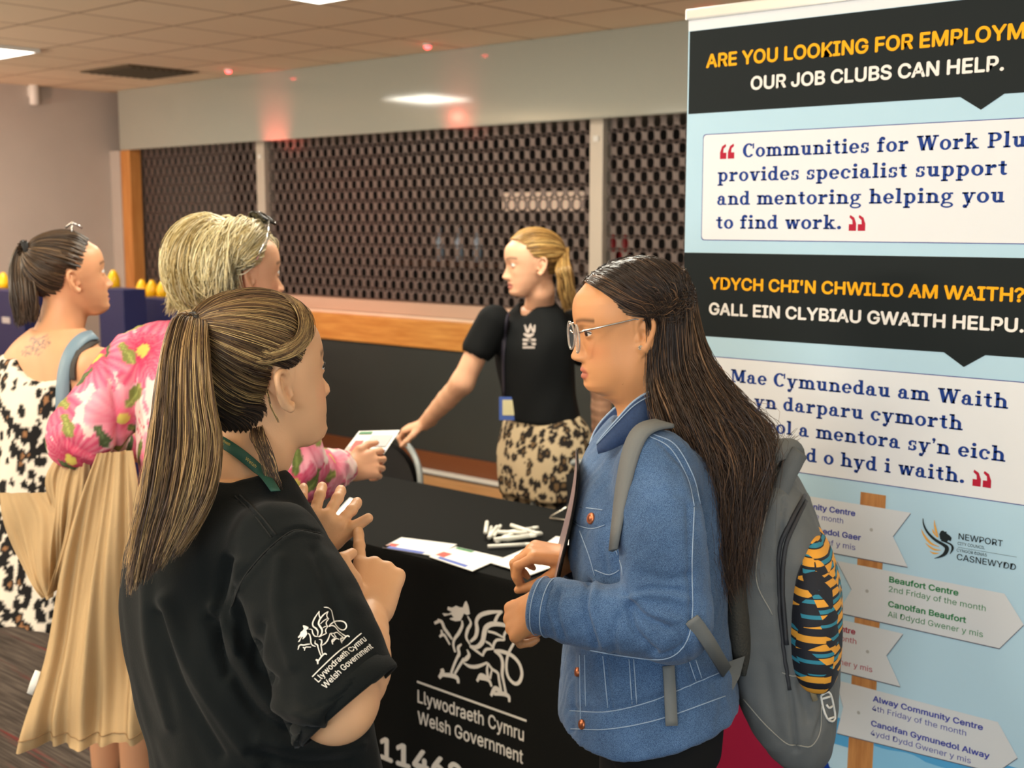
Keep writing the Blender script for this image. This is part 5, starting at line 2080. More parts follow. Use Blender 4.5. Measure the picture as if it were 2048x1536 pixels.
def denim_hair(n, lift0, rr, M=34, jit=1.0):
    az, el = roots(rs, n)
    left = az > 0
    a = np.abs(az)
    u = -root_dx(az, el) + rs.randn(n) * .05 * jit
    u = np.argsort(np.argsort(u)) / n
    root = sdir(az, el)
    anch = sdir(np.where(left, 1, -1) * (104 + 72 * u), np.minimum(el - 4, -14 + 34 * u + rs.uniform(-5, 8, n)))
    top = np.clip(el / 60, 0, 1)
    lift = lift0 + .009 * rs.rand(n)
    ctrl = []
    for t in (0, .30, .60, .88):
        d = slerp(root, anch, np.full((n, 1), t))
        lf = (0.0042 if t == 0 else lift * (.8 + .4 * t)) + .006 * math.sin(PI * t)
        ctrl.append(bfr.w(scalp(d, lf)))
    wv = np.where(left, .50 * rs.rand(n), .45 + .55 * rs.rand(n))
    uu = np.clip(u + rs.randn(n) * .05, 0, 1)
    lenk = 3.0 + 3.2 * rs.rand(n) ** .75
    ends = []
    for fa, ba, d0, d1 in LV:
        ends.append(np.array([P(fa[0] + (ba[0] - fa[0]) * uu[i], fa[1] + (ba[1] - fa[1]) * uu[i], d0 + (d1 - d0) * wv[i]) for i in range(n)]))
    ends = np.array(ends)                                        # (7,n,3)
    seq = []
    for k in range(5):
        t = np.minimum(lenk, 6) * (k + .55) / 4.55
        i0 = np.clip(t.astype(int), 0, 5)
        f = (t - i0)[:, None]
        seq.append(ends[i0, np.arange(n)] * (1 - f) + ends[i0 + 1, np.arange(n)] * f + rs.randn(n, 3) * (.002 + .0035 * k) * jit)
    Sx = np.stack(ctrl + seq, 1)
    Sx = resample(Sx, M)
    wob = np.sin(np.linspace(0, 9, M)[None, :] + rs.rand(n, 1) * 6.3) * np.linspace(0, .0045, M)[None, :]
    Sx += wob[..., None] * rs.randn(n, 1, 3) * jit
    C = pick(rs, n, [(38, 27, 21), (60, 43, 32), (110, 82, 58), (30, 21, 17)], [4, 4, 1.4, 3])
    g = np.linspace(0, 1, M)[None, :, None] ** 1.6
    Cc = C[:, None, :] * (1 - .5 * g) + (C[:, None, :] * 1.5 + srgb((96, 62, 40))[None, None] * .25) * .5 * g
    return strands_mesh(Sx, rr, Cc)


capV, capQ = hair_cap(bfr, .0035)
parts = [(capV, capQ, np.tile(srgb((36, 25, 18)), (len(capV), 1)))]
parts.append(denim_hair(8500, .007, .00062))
parts.append(denim_hair(900, .004, .0022, jit=.6))
VV, QQ = join([(p[0], p[1]) for p in parts])
CC = np.concatenate([p[2] for p in parts])
raw_mesh('hair', VV, QQ, M_hair, dperson, bfr.o, col=CC)

# -- glasses, ear stud
M_clear = mat('clear_acetate', (226, 224, 216), 0.08, spec=0.7, trans=0.75)
M_silver = mat('silver_metal', (222, 220, 214), 0.18, metal=1.0)
M_lens = mat('spectacle_lens', (225, 235, 240), 0.03, spec=0.9, alpha=0.10)
gl = thing('glasses', None, None, bfr.o)
del_keys = [k for k in ('label', 'category') if k in gl]
gl.parent = dperson
gl.location = bfr.o - B_FOOT
for sd in (1, -1):
    ring = [(.098 + .004 * math.cos(t) - .006 * abs(math.sin(t) * 0) - .010 * (math.cos(t) * .0254 / .0254 > 0) * 0, sd * (.0335 + .0255 * math.cos(t)), -.006 + .0245 * math.sin(t)) for t in np.linspace(0, 2 * PI, 41)]
    ring = [(x - .18 * max(0, abs(y) - .034) - .10 * (z + .006) * .8, y, z) for x, y, z in ring]
    MB().tube([bfr.w(p) for p in ring], .0019, 8, cap=False).build('rim', M_clear, gl, True, bfr.o)
    lens = [bfr.w((p[0] * 1 - .0005, sd * .0335 + (p[1] - sd * .0335) * .97, -.006 + (p[2] + .006) * .97)) for p in ring[:-1]]
    MB().add(lens, [tuple(range(len(lens)))]).build('lens', M_lens, gl, True, bfr.o)
    MB().tube([bfr.w(p) for p in ((.0955, sd * .0595, .007), (.090, sd * .0700, .010), (.045, sd * .0755, .014), (.0, sd * .0795, .018), (-.018, sd * .0790, .012), (-.034, sd * .0770, -.008))], [.0022, .0021, .0018, .0014, .0014, .0014], 8).build('temple', M_silver, gl, True, bfr.o)
MB().tube([bfr.w(p) for p in ((.0985, .0085, .002), (.1015, 0, .006), (.0985, -.0085, .002))], .0016, 8).build('bridge', M_silver, gl, True, bfr.o)
s = ear_pts(bfr, 1, .003, -.0235, .011)
mb = MB()
for j in range(7):
    a = 2 * PI * j / 6
    c = s if j == 6 else s + bfr.u * .0034 * math.cos(a) + bfr.f * .0034 * math.sin(a)
    ico = [(c + bfr.d(q) * .0022) for q in ((1, 0, 0), (-1, 0, 0), (0, 1, 0), (0, -1, 0), (0, 0, 1), (0, 0, -1))]
    mb.add(ico, [(0, 2, 4), (2, 1, 4), (1, 3, 4), (3, 0, 4), (2, 0, 5), (1, 2, 5), (3, 1, 5), (0, 3, 5)])
mb.build('ear_stud', M_silver, dperson, False, s)

# flyaway strands sweeping over the pack
n = 70
fw = []
for i in range(n):
    u = rs.rand()
    a = P(1420 + 60 * u, 760 + 60 * u, 2.30 + .08 * rs.rand())
    fw.append([a, P(1500 + 30 * rs.rand(), 850 + 20 * rs.rand(), 2.33), P(1545 + 20 * rs.rand(), 892 + 14 * rs.rand(), 2.33), P(1580 + 22 * rs.rand(), 893 + 14 * rs.randn(), 2.33 + .03 * rs.randn())])
V_, Q_, C_ = strands_mesh(resample(np.array(fw), 22), .0010, pick(rs, n, [(44, 30, 22), (88, 62, 44)], [3, 1]))
raw_mesh('hair_flyaway', V_, Q_, M_hair, dperson, bfr.o, col=C_)
# ------------------------------------------------------------------ backpack
M_pack = mat('grey_pack_fabric', (100, 104, 106), 0.75, spec=0.3, noise=(14, 0.10), bump=(500, 0.15))
M_pack_strap = mat('grey_webbing', (106, 110, 111), 0.7, bump=(300, 0.1))
M_mesh_pad = mat('dark_mesh_padding', (60, 60, 56), 0.85, bump=(240, 0.8))
M_zip = mat('dark_zip_tape', (44, 46, 52), 0.6)
M_pull = mat('tan_zip_pull', (150, 138, 112), 0.6)
M_white_mark = mat('white_badge_print', (228, 228, 224), 0.6)


def stripe_mat():
    """navy with broken orange and blue stripes"""
    m = mat('striped_pocket_fabric', (20, 26, 40), 0.75)
    nt = m.node_tree
    tc = nt.nodes.new('ShaderNodeTexCoord')
    sep = nt.nodes.new('ShaderNodeSeparateXYZ')
    nt.links.new(tc.outputs['Object'], sep.inputs[0])

    def math_(op, a, b=None, c=None):
        n = nt.nodes.new('ShaderNodeMath')
        n.operation = op
        for i, x in enumerate((a, b, c)):
            if x is None:
                continue
            if isinstance(x, (int, float)):
                n.inputs[i].default_value = x
            else:
                nt.links.new(x, n.inputs[i])
        return n.outputs[0]

    def vnoise(scale):
        mp = nt.nodes.new('ShaderNodeMapping')
        mp.inputs['Scale'].default_value = scale
        nt.links.new(tc.outputs['Object'], mp.inputs['Vector'])
        v = nt.nodes.new('ShaderNodeTexVoronoi')
        v.inputs['Scale'].default_value = 1
        nt.links.new(mp.outputs[0], v.inputs['Vector'])
        return v
    vo = vnoise((20, 20, 26))
    cell = nt.nodes.new('ShaderNodeSeparateColor')
    nt.links.new(vo.outputs['Color'], cell.inputs[0])
    z = math_('ADD', math_('MULTIPLY', sep.outputs['Z'], 40.0), math_('MULTIPLY', cell.outputs[0], 0.7))
    fr_ = math_('FRACT', z)
    org = math_('MULTIPLY', math_('LESS_THAN', fr_, 0.48), math_('GREATER_THAN', cell.outputs[1], 0.28))
    blu = math_('MULTIPLY', math_('MULTIPLY', math_('GREATER_THAN', fr_, 0.56), math_('LESS_THAN', fr_, 0.82)), math_('GREATER_THAN', cell.outputs[2], 0.40))
    m1 = nt.nodes.new('ShaderNodeMix')
    m1.data_type = 'RGBA'
    m1.inputs[6].default_value = lin((20, 24, 36))
    m1.inputs[7].default_value = lin((44, 134, 160))
    nt.links.new(blu, m1.inputs[0])
    m2 = nt.nodes.new('ShaderNodeMix')
    m2.data_type = 'RGBA'
    m2.inputs[7].default_value = lin((232, 164, 56))
    nt.links.new(m1.outputs[2], m2.inputs[6])
    nt.links.new(org, m2.inputs[0])
    nt.links.new(m2.outputs[2], nt.nodes['Principled BSDF'].inputs['Base Color'])
    return m


pk_f, _ = heading(-14)                                          # outward from her back
pk_l = np.cross(UPZ, pk_f)                                      # away from the viewer side
pk0 = P(1560, 1230, 2.36)
pack = thing('backpack', 'grey backpack with striped orange and blue pocket worn over denim jacket', 'backpack', pk0)
rows = [(P(1536, 925, 2.36), .085, .030), (P(1542, 965, 2.36), .125, .052), (P(1552, 1040, 2.36), .142, .078), (P(1562, 1150, 2.36), .150, .094), (P(1566, 1300, 2.36), .152, .103), (P(1580, 1410, 2.36), .148, .086), (P(1596, 1475, 2.36), .125, .062), (P(1606, 1520, 2.36), .085, .030)]
v = Vol(pk0 - .42, pk0 + .42, .0055)
v.loft(rows, pk_l, pk_f, p=2.8)
V, Q = v.mesh(2)
V = V + vnormals(V, Q) * (.0045 * wnoise(V, 20, (1, 1, .6), 4) + .0012 * wnoise(V, 60, seed=2))[:, None]
V = creases(V, Q, [([(1570, 1000), (1556, 1120), (1562, 1260), (1582, 1400), (1592, 1500)], 5, -.008), ([(1530, 1330), (1545, 1420), (1560, 1480)], 12, -.004), ([(1600, 1370), (1618, 1440)], 9, -.006), ([(1640, 1360), (1646, 1420), (1628, 1480)], 5, -.004), ([(1540, 960), (1520, 1040)], 7, -.005)])
raw_mesh('pack_body', V, Q, M_pack, pack, pk0)
PT = bvh(V, Q)
# striped pocket bulging on the outer side
rows = [(P(1626, 1062, 2.29), .055, .012), (P(1628, 1110, 2.29), .104, .034), (P(1630, 1200, 2.29), .128, .048), (P(1630, 1290, 2.29), .128, .048), (P(1634, 1342, 2.29), .104, .034), (P(1638, 1364, 2.29), .055, .012)]
v = Vol(pk0 - .42, pk0 + .42, .005)
v.loft(rows, pk_l, pk_f, p=2.6)
V, Q = v.mesh(2)
V = V + vnormals(V, Q) * (.0025 * wnoise(V, 24, seed=5))[:, None]
pocket = raw_mesh('striped_pocket', V, Q, stripe_mat(), pack, pk0)
PKT = bvh(V, Q)
thread('zip', [[(1612, 985), (1580, 1045), (1560, 1100), (1558, 1180), (1566, 1290), (1580, 1380)], [(1640, 1085), (1606, 1130), (1594, 1180), (1594, 1260), (1600, 1340)], [(1618, 990), (1590, 1045), (1570, 1100), (1566, 1180), (1574, 1290)]], M_zip, pack, PT, .0045, pk0, .001)
thread('piping', [[(1487, 1398), (1530, 1448), (1572, 1486), (1592, 1490)], [(1594, 1490), (1622, 1492), (1640, 1462), (1642, 1410)], [(1564, 1345), (1585, 1352), (1604, 1350)], [(1535, 1010), (1512, 1150), (1545, 1230)]], mat('pale_piping', (150, 150, 144), 0.6), pack, PT, .0013, pk0)
for path in ([(1606, 1280), (1608, 1300), (1612, 1322)], [(1612, 1340), (1616, 1368), (1624, 1398)]):
    pts = []
    for a, b in path:
        s_, n_ = on_surface(PT, a, b, .010)
        pts.append(s_ if s_ is not None else P(a, b, 2.2))
    MB().tube(pts, [.002, .005, .0055], 8, flat=(FH, .5)).build('zip_pull', M_pull, pack, True, pk0)
# mesh back pad against the jacket
rows = [(P(1478, 1080, 2.34), .09, .016), (P(1480, 1150, 2.34), .128, .026), (P(1486, 1250, 2.34), .132, .030), (P(1494, 1320, 2.34), .10, .018)]
v = Vol(pk0 - .42, pk0 + .42, .006)
v.loft(rows, pk_l, pk_f)
V, Q = v.mesh(2)
raw_mesh('back_pad', V, Q, M_mesh_pad, pack, pk0)
# carrying loop at the top
hp = [P(1500, 968, 2.28), P(1516, 930, 2.27), P(1545, 905, 2.26), P(1580, 898, 2.27), P(1588, 915, 2.29), P(1570, 950, 2.32)]
q, _ = spline2(hp, np.ones(len(hp)), 5)
mb = MB()
band(mb, q, [-FH * .8 + UPZ * .3] * len(q), .040, .006)
mb.build('top_loop', M_pack_strap, pack, True, pk0)
mb = MB()
hp = [P(1535, 1060, 2.25), P(1552, 1000, 2.255), P(1580, 935, 2.26), P(1597, 905, 2.27)]
q, _ = spline2(hp, np.ones(len(hp)), 5)
band(mb, q, [-FH] * len(q), .034, .009)
mb.build('haul_handle', M_pack, pack, True, pk0)


def strap(name, path, tree, w, lift, m, nsub=6, t=.004, extra=None):
    pts, nr_ = [], []
    p, _ = spline2(np.array(path, float), np.ones(len(path)), nsub)
    for a, b in p:
        s_, n_ = on_surface(tree, a, b, lift)
        if s_ is None:
            continue
        if pts and abs((s_ - pts[-1]) @ FW) > .045:
            continue
        pts.append(s_)
        nr_.append(n_)
    pts, nr_ = np.array(pts), np.array(nr_)
    for _ in range(26):
        pts[1:-1] = .5 * pts[1:-1] + .25 * (pts[2:] + pts[:-2])
        nr_[1:-1] = .5 * nr_[1:-1] + .25 * (nr_[2:] + nr_[:-2])
    pts = pts + nr_ * lift * .6
    if extra is not None:
        pts = np.concatenate([pts, extra])
        nr_ = np.concatenate([nr_, [nr_[-1]] * len(extra)])
    mb = MB()
    band(mb, pts, nr_, w, t)
    return mb.build(name, m, pack, True, pk0)


strap('shoulder_strap', [(1240, 1100), (1223, 1062), (1214, 1005), (1216, 955), (1228, 916), (1250, 893), (1278, 874), (1304, 862), (1326, 860)], JT, .043, .006, M_pack_strap, 6, .006)
strap('lower_strap', [(1342, 1452), (1338, 1380), (1334, 1322)], JT, .021, .004, M_pack_strap)
strap('side_strap', [(1384, 1238), (1408, 1275), (1436, 1318)], JT, .025, .004, M_pack_strap, 6, .003, [P(1452, 1342, 2.17)])
mb = MB()
mb.add([P(1432, 1332, 2.165), P(1490, 1312, 2.215), P(1480, 1352, 2.215), P(1466, 1380, 2.195)] + [P(1432, 1332, 2.172), P(1490, 1312, 2.222), P(1480, 1352, 2.222), P(1466, 1380, 2.202)], [(0, 1, 2, 3), (7, 6, 5, 4), (0, 4, 5, 1), (1, 5, 6, 2), (2, 6, 7, 3), (3, 7, 4, 0)])
mb.build('strap_tab', M_pack_strap, pack, False, pk0)
# round-cornered white badge print with a small stroke mark
thread('badge', [[(1640, 1392), (1652, 1384), (1660, 1388), (1666, 1412), (1669, 1436), (1662, 1443), (1653, 1436), (1645, 1414), (1640, 1392)], [(1644, 1397), (1659, 1393)], [(1655, 1438), (1667, 1434)], [(1652, 1409), (1657, 1416), (1664, 1412)]], M_white_mark, pack, PT, .0022, pk0, .0012)

# folder held upright, seen on edge
fo = thing('folder', 'thin upright folder held edge-on in the brown right hand', 'folder', P(1130, 1060, 2.30))
for k, (dx, m) in enumerate(((0, mat('folder_cover', (150, 132, 136), 0.3)), (4.0, M_paper), (8.0, mat('folder_back', (48, 40, 44), 0.35)))):
    G = []
    for t in np.linspace(0, 1, 12):
        x = 1157 - 46 * t + 10 * math.sin(t * PI) * (1 - t) + dx * .7 * (.35 + .65 * t) - 3
        y = 938 + 238 * t
        a = P(x, y, 2.24)
        e = P(x, y, 2.24) + FH * .21 + RT * (.0085 + .003 * math.sin(t * 3))
        G.append([a + (e - a) * s for s in np.linspace(0, 1, 6)])
    G = np.array(G)
    mb = MB().grid(G)
    mb.grid((G + RT * .0026)[:, ::-1])
    mb.build(('front_cover', 'paper_sheets', 'back_cover')[k], m, fo, True, P(1130, 1060, 2.30))
# ------------------------------------------------------------------ person with the long striped ponytail, black printed T-shirt
AF, AU = heading(41, 9)
ear_p = P(566, 783, 1.785)
afr = Frame((0, 0, 0), AF, AU, 1.03)
afr.o = ear_p - afr.w((-.014, -.0745, -.010))
at_f, _ = heading(40)
at_l = np.cross(UPZ, at_f)
A_FOOT = np.array((-1.47, 1.10, 0.0))
M_tee = mat('black_tshirt', (12, 17, 18), 0.88, spec=0.15, sheen=0.05, bump=(420, 0.12))

parts = []
v = Vol(afr.o - .17, afr.o + np.array((.17, .17, .15)), .0023)
add_head(v, afr, dict(nose=.95, wide=.99, cheek=.002), ears=(-1, 1))
neck_lo = P(462, 950, 1.84)
v.chain([afr.w((-.022, 0, -.045)), afr.w((-.034, 0, -.10)), neck_lo], [.056, .054, .066], k=.022, kk=.02)
parts.append(relax_cheek(v.mesh(1), afr, 50))
v = Vol(P(470, 1150, 1.85) - .38, P(470, 1150, 1.85) + .36, .008)
v.loft([(P(460, 940, 1.84), .070, .062), (P(458, 985, 1.84), .130, .080), (P(462, 1100, 1.85), .175, .105), (P(490, 1350, 1.85), .170, .115), (P(520, 1500, 1.85), .165, .11)], at_l, at_f)
v.plane(P(520, 1500, 1.85), -UPZ)
parts.append(v.mesh(1))
# right arm: elbow towards the viewer, forearm rising away to the pointing hand
RS, RE, RW = P(566, 1110, 1.69), P(672, 1404, 1.585), P(737, 1232, 1.80)
RM = P(618, 1235, 1.632)
ar = Frame(RW, UPZ * .66 + FH * .73 + RT * .10, -FH * .72 + UPZ * .62 + RT * .16)
v = Vol(np.minimum(RS, np.minimum(RE, RW)) - .12, np.maximum(RS, np.maximum(RE, RW)) + .26, .0025)
v.chain([RS, RM, RE], [.044, .050, .047], k=.01)
v.chain([RE, RE * .62 + RW * .38 + (RT * .012 - UPZ * .004), RW], [.0455, .043, .0275], k=.03, sub=4)
b_ = np.array((.016, .018, -.006))
thR = []
for tgt in (P(708, 1172, 1.800), P(692, 1142, 1.800), P(697, 1118, 1.815)):
    d_ = (ar.M @ (tgt - ar.w(b_)))
    d_ /= np.linalg.norm(d_)
    thR.append(d_)
    b_ = b_ + d_ * .036
tips = add_hand(v, ar, [(6, 8, 6), (82, 88, 45), (86, 90, 45), (88, 88, 45)], spread=(12, 2, -4, -10), side=1, thumb=thR)
parts.append(v.mesh(1))
# left hand raised behind, thumb meeting the right fingertip
LW = P(598, 1132, 1.90)
al = Frame(LW, UPZ * .84 + RT * .40 + FH * .10, -FH * .94 + RT * .15 + UPZ * .1, 1.0)
v = Vol(LW - .22, LW + .24, .0025)
tip_r = tips[0]
thd = tip_r - al.w((.016, -.018, -.006))
thl = np.array([thd @ al.f, -(thd @ al.l), thd @ al.u])
thl /= np.linalg.norm(thl)
add_hand(v, al, [(38, 26, 16), (40, 30, 16), (40, 30, 14), (34, 26, 14)], spread=(24, 8, -6, -20), side=-1, thumb=(thl + (.25, 0, 0), thl, thl - (.15, 0, 0)))
v.chain([LW, P(560, 1180, 1.98), P(470, 1230, 2.03)], [.027, .036, .042], k=.012)
parts.append(v.mesh(1))
V, Q = join(parts)
aperson = raw_mesh('person', V, Q, M_skin, None, A_FOOT, col=skin_cols(V, (228, 178, 136), afr))
tag(aperson, 'person with long highlighted ponytail in black printed T-shirt, seen from behind, counting on fingers', 'person')
add_eyes(aperson, afr, (70, 90, 100), yaw=-14, lashes=True)

# -- T-shirt
arows = [(P(462, 938, 1.84), .078, .072), (P(458, 965, 1.84), .118, .086), (P(460, 1010, 1.84), .150, .100), (P(464, 1100, 1.85), .188, .135), (P(470, 1230, 1.85), .205, .148), (P(495, 1380, 1.85), .205, .152), (P(522, 1500, 1.85), .200, .148), (P(545, 1640, 1.85), .205, .150)]
ts = Vol(P(470, 1300, 1.85) - np.array((.45, .42, .45)), P(470, 1200, 1.85) + np.array((.50, .42, .36)), .0048)
ts.loft(arows, at_l, at_f)
ts.plane(P(545, 1620, 1.85), -UPZ, k=.01)
SA, SB, SC = P(556, 1092, 1.69), P(612, 1225, 1.63), P(674, 1378, 1.575)
ts.chain([SA, SB, SC + (SC - SB) * .35], [.062, .074, .074], k=.05, sub=4)
slv_n = np.cross(P(602, 1442, 1.56) - P(757, 1312, 1.60), FW + RT * .25)
slv_n = slv_n if slv_n @ (SC - SB) > 0 else -slv_n
# the sleeve hem, kept to the sleeve only
hemc = P(692, 1404, 1.575)
nn_ = slv_n / np.linalg.norm(slv_n)
M_ = np.stack([nn_, np.cross(nn_, FW) / np.linalg.norm(np.cross(nn_, FW)), np.cross(nn_, np.cross(nn_, FW) / np.linalg.norm(np.cross(nn_, FW)))])


def slab(X, Y, Z):
    p = [X - hemc[0], Y - hemc[1], Z - hemc[2]]
    a = p[0] * nn_[0] + p[1] * nn_[1] + p[2] * nn_[2]
    r = np.sqrt(np.maximum(p[0] ** 2 + p[1] ** 2 + p[2] ** 2 - a * a, 0))
    return np.maximum(-a, r - .12)


ts.put(slab, hemc - .14, hemc + .14, .006, 's')
LA, LB = P(372, 1075, 2.0), P(360, 1240, 2.06)
ts.chain([LA, LB], [.058, .07], k=.05)
ts.loft([(P(480, 880, 1.84), .10, .09), (P(470, 935, 1.84), .070, .066), (P(500, 975, 1.88), .045, .04)], at_l, at_f, k=.008, op='s')
V, Q = ts.mesh(3)
N = vnormals(V, Q)
V = V + N * (.0040 * wnoise(V, 15, (1, 1, .45), 1) + .0016 * wnoise(V, 45, (1, 1, .6), 6))[:, None]
V = creases(V, Q, [
    ([(432, 1215), (470, 1290), (540, 1400), (640, 1440)], 13, .010), ([(418, 1240), (455, 1330), (530, 1440), (650, 1475)], 11, -.011),
    ([(330, 1200), (380, 1330), (470, 1470), (520, 1530)], 15, .009), ([(316, 1230), (360, 1370), (440, 1510)], 11, -.009),
    ([(455, 1120), (440, 1200), (432, 1290), (450, 1350)], 9, -.012), ([(482, 1130), (470, 1220), (470, 1300)], 12, .008),
    ([(290, 1150), (300, 1300), (340, 1450)], 12, .006), ([(520, 1250), (512, 1330), (545, 1360)], 10, -.008), ([(560, 1120), (555, 1220), (585, 1330)], 13, .006),
    ([(630, 1100), (668, 1200), (700, 1290)], 12, -.005), ([(520, 1480), (620, 1500), (720, 1490)], 13, .008), ([(500, 1505), (600, 1528), (700, 1525)], 9, -.008),
    ([(640, 1065), (590, 1058), (540, 1092), (490, 1150), (462, 1215)], 3.0, -.0045), ([(636, 1072), (592, 1066), (545, 1100), (496, 1158), (468, 1220)], 5, .0028),
    ([(472, 995), (510, 1030), (545, 1075)], 2.5, -.0030), ([(612, 1424), (690, 1385), (750, 1312)], 2.5, -.003)])
# turned hem band of the sleeve
hd_ = nn_
e1 = np.cross(hd_, UPZ)
e1 /= np.linalg.norm(e1)
e2 = np.cross(hd_, e1)
hc_ = SC + hd_ * ((hemc - SC) @ hd_)
mb = MB()
mb.grid([[hc_ + hd_ * h + (e1 * math.cos(t) + e2 * math.sin(t)) * rr for t in np.linspace(0, 2 * PI, 48, endpoint=False)] for h, rr in ((-.020, .0735), (-.017, .0765), (.004, .0770), (.008, .0755), (.006, .0725), (-.018, .070))], wrap=True)
SLEEVE_HEM = mb
tee = raw_mesh('t_shirt', V, Q, M_tee, aperson, A_FOOT)
TT = bvh(V, Q)
SLEEVE_HEM.build('sleeve_hem', M_tee, tee, True, hc_)
M_seam = mat('black_seam', (10, 12, 12), 0.9)
for path in ([(640, 1067), (590, 1061), (540, 1095), (490, 1153), (463, 1215)], [(470, 992), (508, 1030), (543, 1076)], [(480, 990), (518, 1027), (552, 1070)]):
    thread('seam', [path], M_seam, tee, TT, .0012, A_FOOT, .0004)

# emblem and lettering on the sleeve, laid on the cloth along the sleeve's own directions
c0, n0 = on_surface(TT, 660, 1290, .0)
u_ = on_surface(TT, 705, 1262, .0)[0] - on_surface(TT, 640, 1318, .0)[0]
u_ /= np.linalg.norm(u_)
w_ = np.cross(n0, u_)
w_ /= np.linalg.norm(w_)
if w_[2] < 0:
    w_ = -w_
u_ = u_ - n0 * (u_ @ n0)
u_ /= np.linalg.norm(u_)


def on_sleeve(q):
    p = c0 + u_ * q[0] + w_ * q[1]
    h = TT.ray_cast(Vector(p + n0 * .06), Vector(-n0))
    if h[0] is None:
        return p + n0 * .001
    return np.array(h[0]) + n0 * .0012


q0, q1 = cz((100, 1070)), cz((1400, 1530))
kx = .083 / (q1[0] - q0[0])


def sz(p):
    q = cz(p)
    return np.array([(q[0] - q0[0]) * kx - .0415, (q[1] - q0[1]) * kx * 1.0 - .012])


mb = MB()
emblem(mb, sz, on_sleeve, .68)
stroke(mb, [(-.0415, -.0135), (-.020, -.0135), (0, -.0135), (.020, -.0135), (.0415, -.0135)], .0013, on_sleeve, 6)
put_text(mb, 'Llywodraeth Cymru', -.0415, .0405, -.0245, .0078, on_sleeve, .004, nudge=n0 * 5e-5)
put_text(mb, 'Welsh Government', -.0415, .0405, -.0365, .0078, on_sleeve, .004, nudge=n0 * 5e-5)
mb.build('sleeve_print', M_print, aperson, False, c0)

# green lanyard round the neck
M_lan = mat('green_lanyard', (36, 84, 70), 0.6)
M_goldp = mat('gold_print', (206, 178, 84), 0.5)
NT = bvh(*join([parts[0], (V, Q)]))
pts, nr_ = [], []
p, _ = spline2(np.array([(415, 872), (445, 886), (482, 910), (520, 945), (548, 990)], float), np.ones(5), 6)
for a, b in p:
    s_, n_ = on_surface(NT, a, b, .003)
    if s_ is not None:
        pts.append(s_)
        nr_.append(n_)
pts, nr_ = np.array(pts), np.array(nr_)
for _ in range(8):
    pts[1:-1] = .5 * pts[1:-1] + .25 * (pts[2:] + pts[:-2])
    nr_[1:-1] = .5 * nr_[1:-1] + .25 * (nr_[2:] + nr_[:-2])
pts = pts + nr_ * .004
mb = MB()
band(mb, pts, nr_, .016, .0012)
lan = mb.build('lanyard', M_lan, aperson, True, A_FOOT)
mb = MB()
T_ = np.gradient(pts, axis=0)
T_ /= np.linalg.norm(T_, axis=1, keepdims=True)
B_ = np.cross(nr_, T_)
B_ /= np.linalg.norm(B_, axis=1, keepdims=True)
cum = np.concatenate([[0], np.cumsum(np.linalg.norm(np.diff(pts, axis=0), axis=1))])


def on_lan(q):
    i = np.array([np.interp(q[0], cum, pts[:, k]) for k in range(3)])
    b_ = np.array([np.interp(q[0], cum, B_[:, k]) for k in range(3)])
    n_ = np.array([np.interp(q[0], cum, nr_[:, k]) for k in range(3)])
    return i + b_ * q[1] + n_ * .0022


put_text(mb, 'Llywodraeth', .030, .056, .0003, .0042, on_lan, .0, nudge=(0, 0, 0))
put_text(mb, 'Cymru', .030, .048, -.0052, .0042, on_lan, .0, nudge=(0, 0, 0))
put_text(mb, 'Welsh', .085, .104, -.0022, .0045, on_lan, .0, nudge=(0, 0, 0))
stroke(mb, [(.020, -.004), (.024, .001), (.022, .004), (.027, .002)], .0022, on_lan)
mb.build('lanyard_print', M_goldp, lan, False, A_FOOT)

legs(aperson, M_black_tr, P(530, 1560, 1.85), at_l, at_f, .90, M_shoe, r=(.100, .068, .056), spread=.09)

# -- hair: combed back from the hairline into a high ponytail
rs = np.random.RandomState(5)
_HLE0 = list(_HLE)
_HLE[:] = [36, 34, 22, 3, -6, -8, 1, -30, -58, -64, -64]
TIE_D = sdir(np.array([180.0]), np.array([37.0]))[0]
TIE = afr.w(scalp(TIE_D, .014))
print('tie px', project(TIE))
PALA = [(66, 47, 34), (104, 78, 54), (172, 140, 92), (214, 182, 124), (44, 32, 25)]


def combed(fr, n, rr, pal, wts, tie_d, lift0=.008, M=22, under=True, sweep=.012, streak=None):
    az, el = roots(rs, n)
    root = sdir(az, el)
    lift = lift0 + .008 * rs.rand(n)
    ctrl = []
    for t in np.linspace(0, 1, 6):
        d = slerp(root, np.tile(tie_d, (n, 1)), np.full((n, 1), t * .985))
        # strands sag a little below the direct way
        d = d - np.array((0, 0, 1.0)) * sweep * 6 * math.sin(PI * t) * (np.abs(root[:, 1:2]))
        ctrl.append(fr.w(scalp(d, max(.0042, 0) if t == 0 else lift * (.6 + .6 * t))))
    S_ = resample(np.stack(ctrl, 1), M)
    S_ = S_ + (np.sin(np.linspace(0, 5, M)[None] + rs.rand(n, 1) * 6.3) * .0012)[..., None] * rs.randn(n, 1, 3)
    C = pick(rs, n, pal, wts)
    lock = np.floor((np.arctan2(root[:, 1], root[:, 2] - .2) + rs.randn(n) * .012) * 26).astype(int)
    lc_ = pick(np.random.RandomState(3), 400, pal, wts)
    C = .35 * C + .65 * lc_[lock % 400]
    if streak is not None:
        C = C * streak(az, el)[:, None]
    return strands_mesh(S_, rr, C, taper=.6)


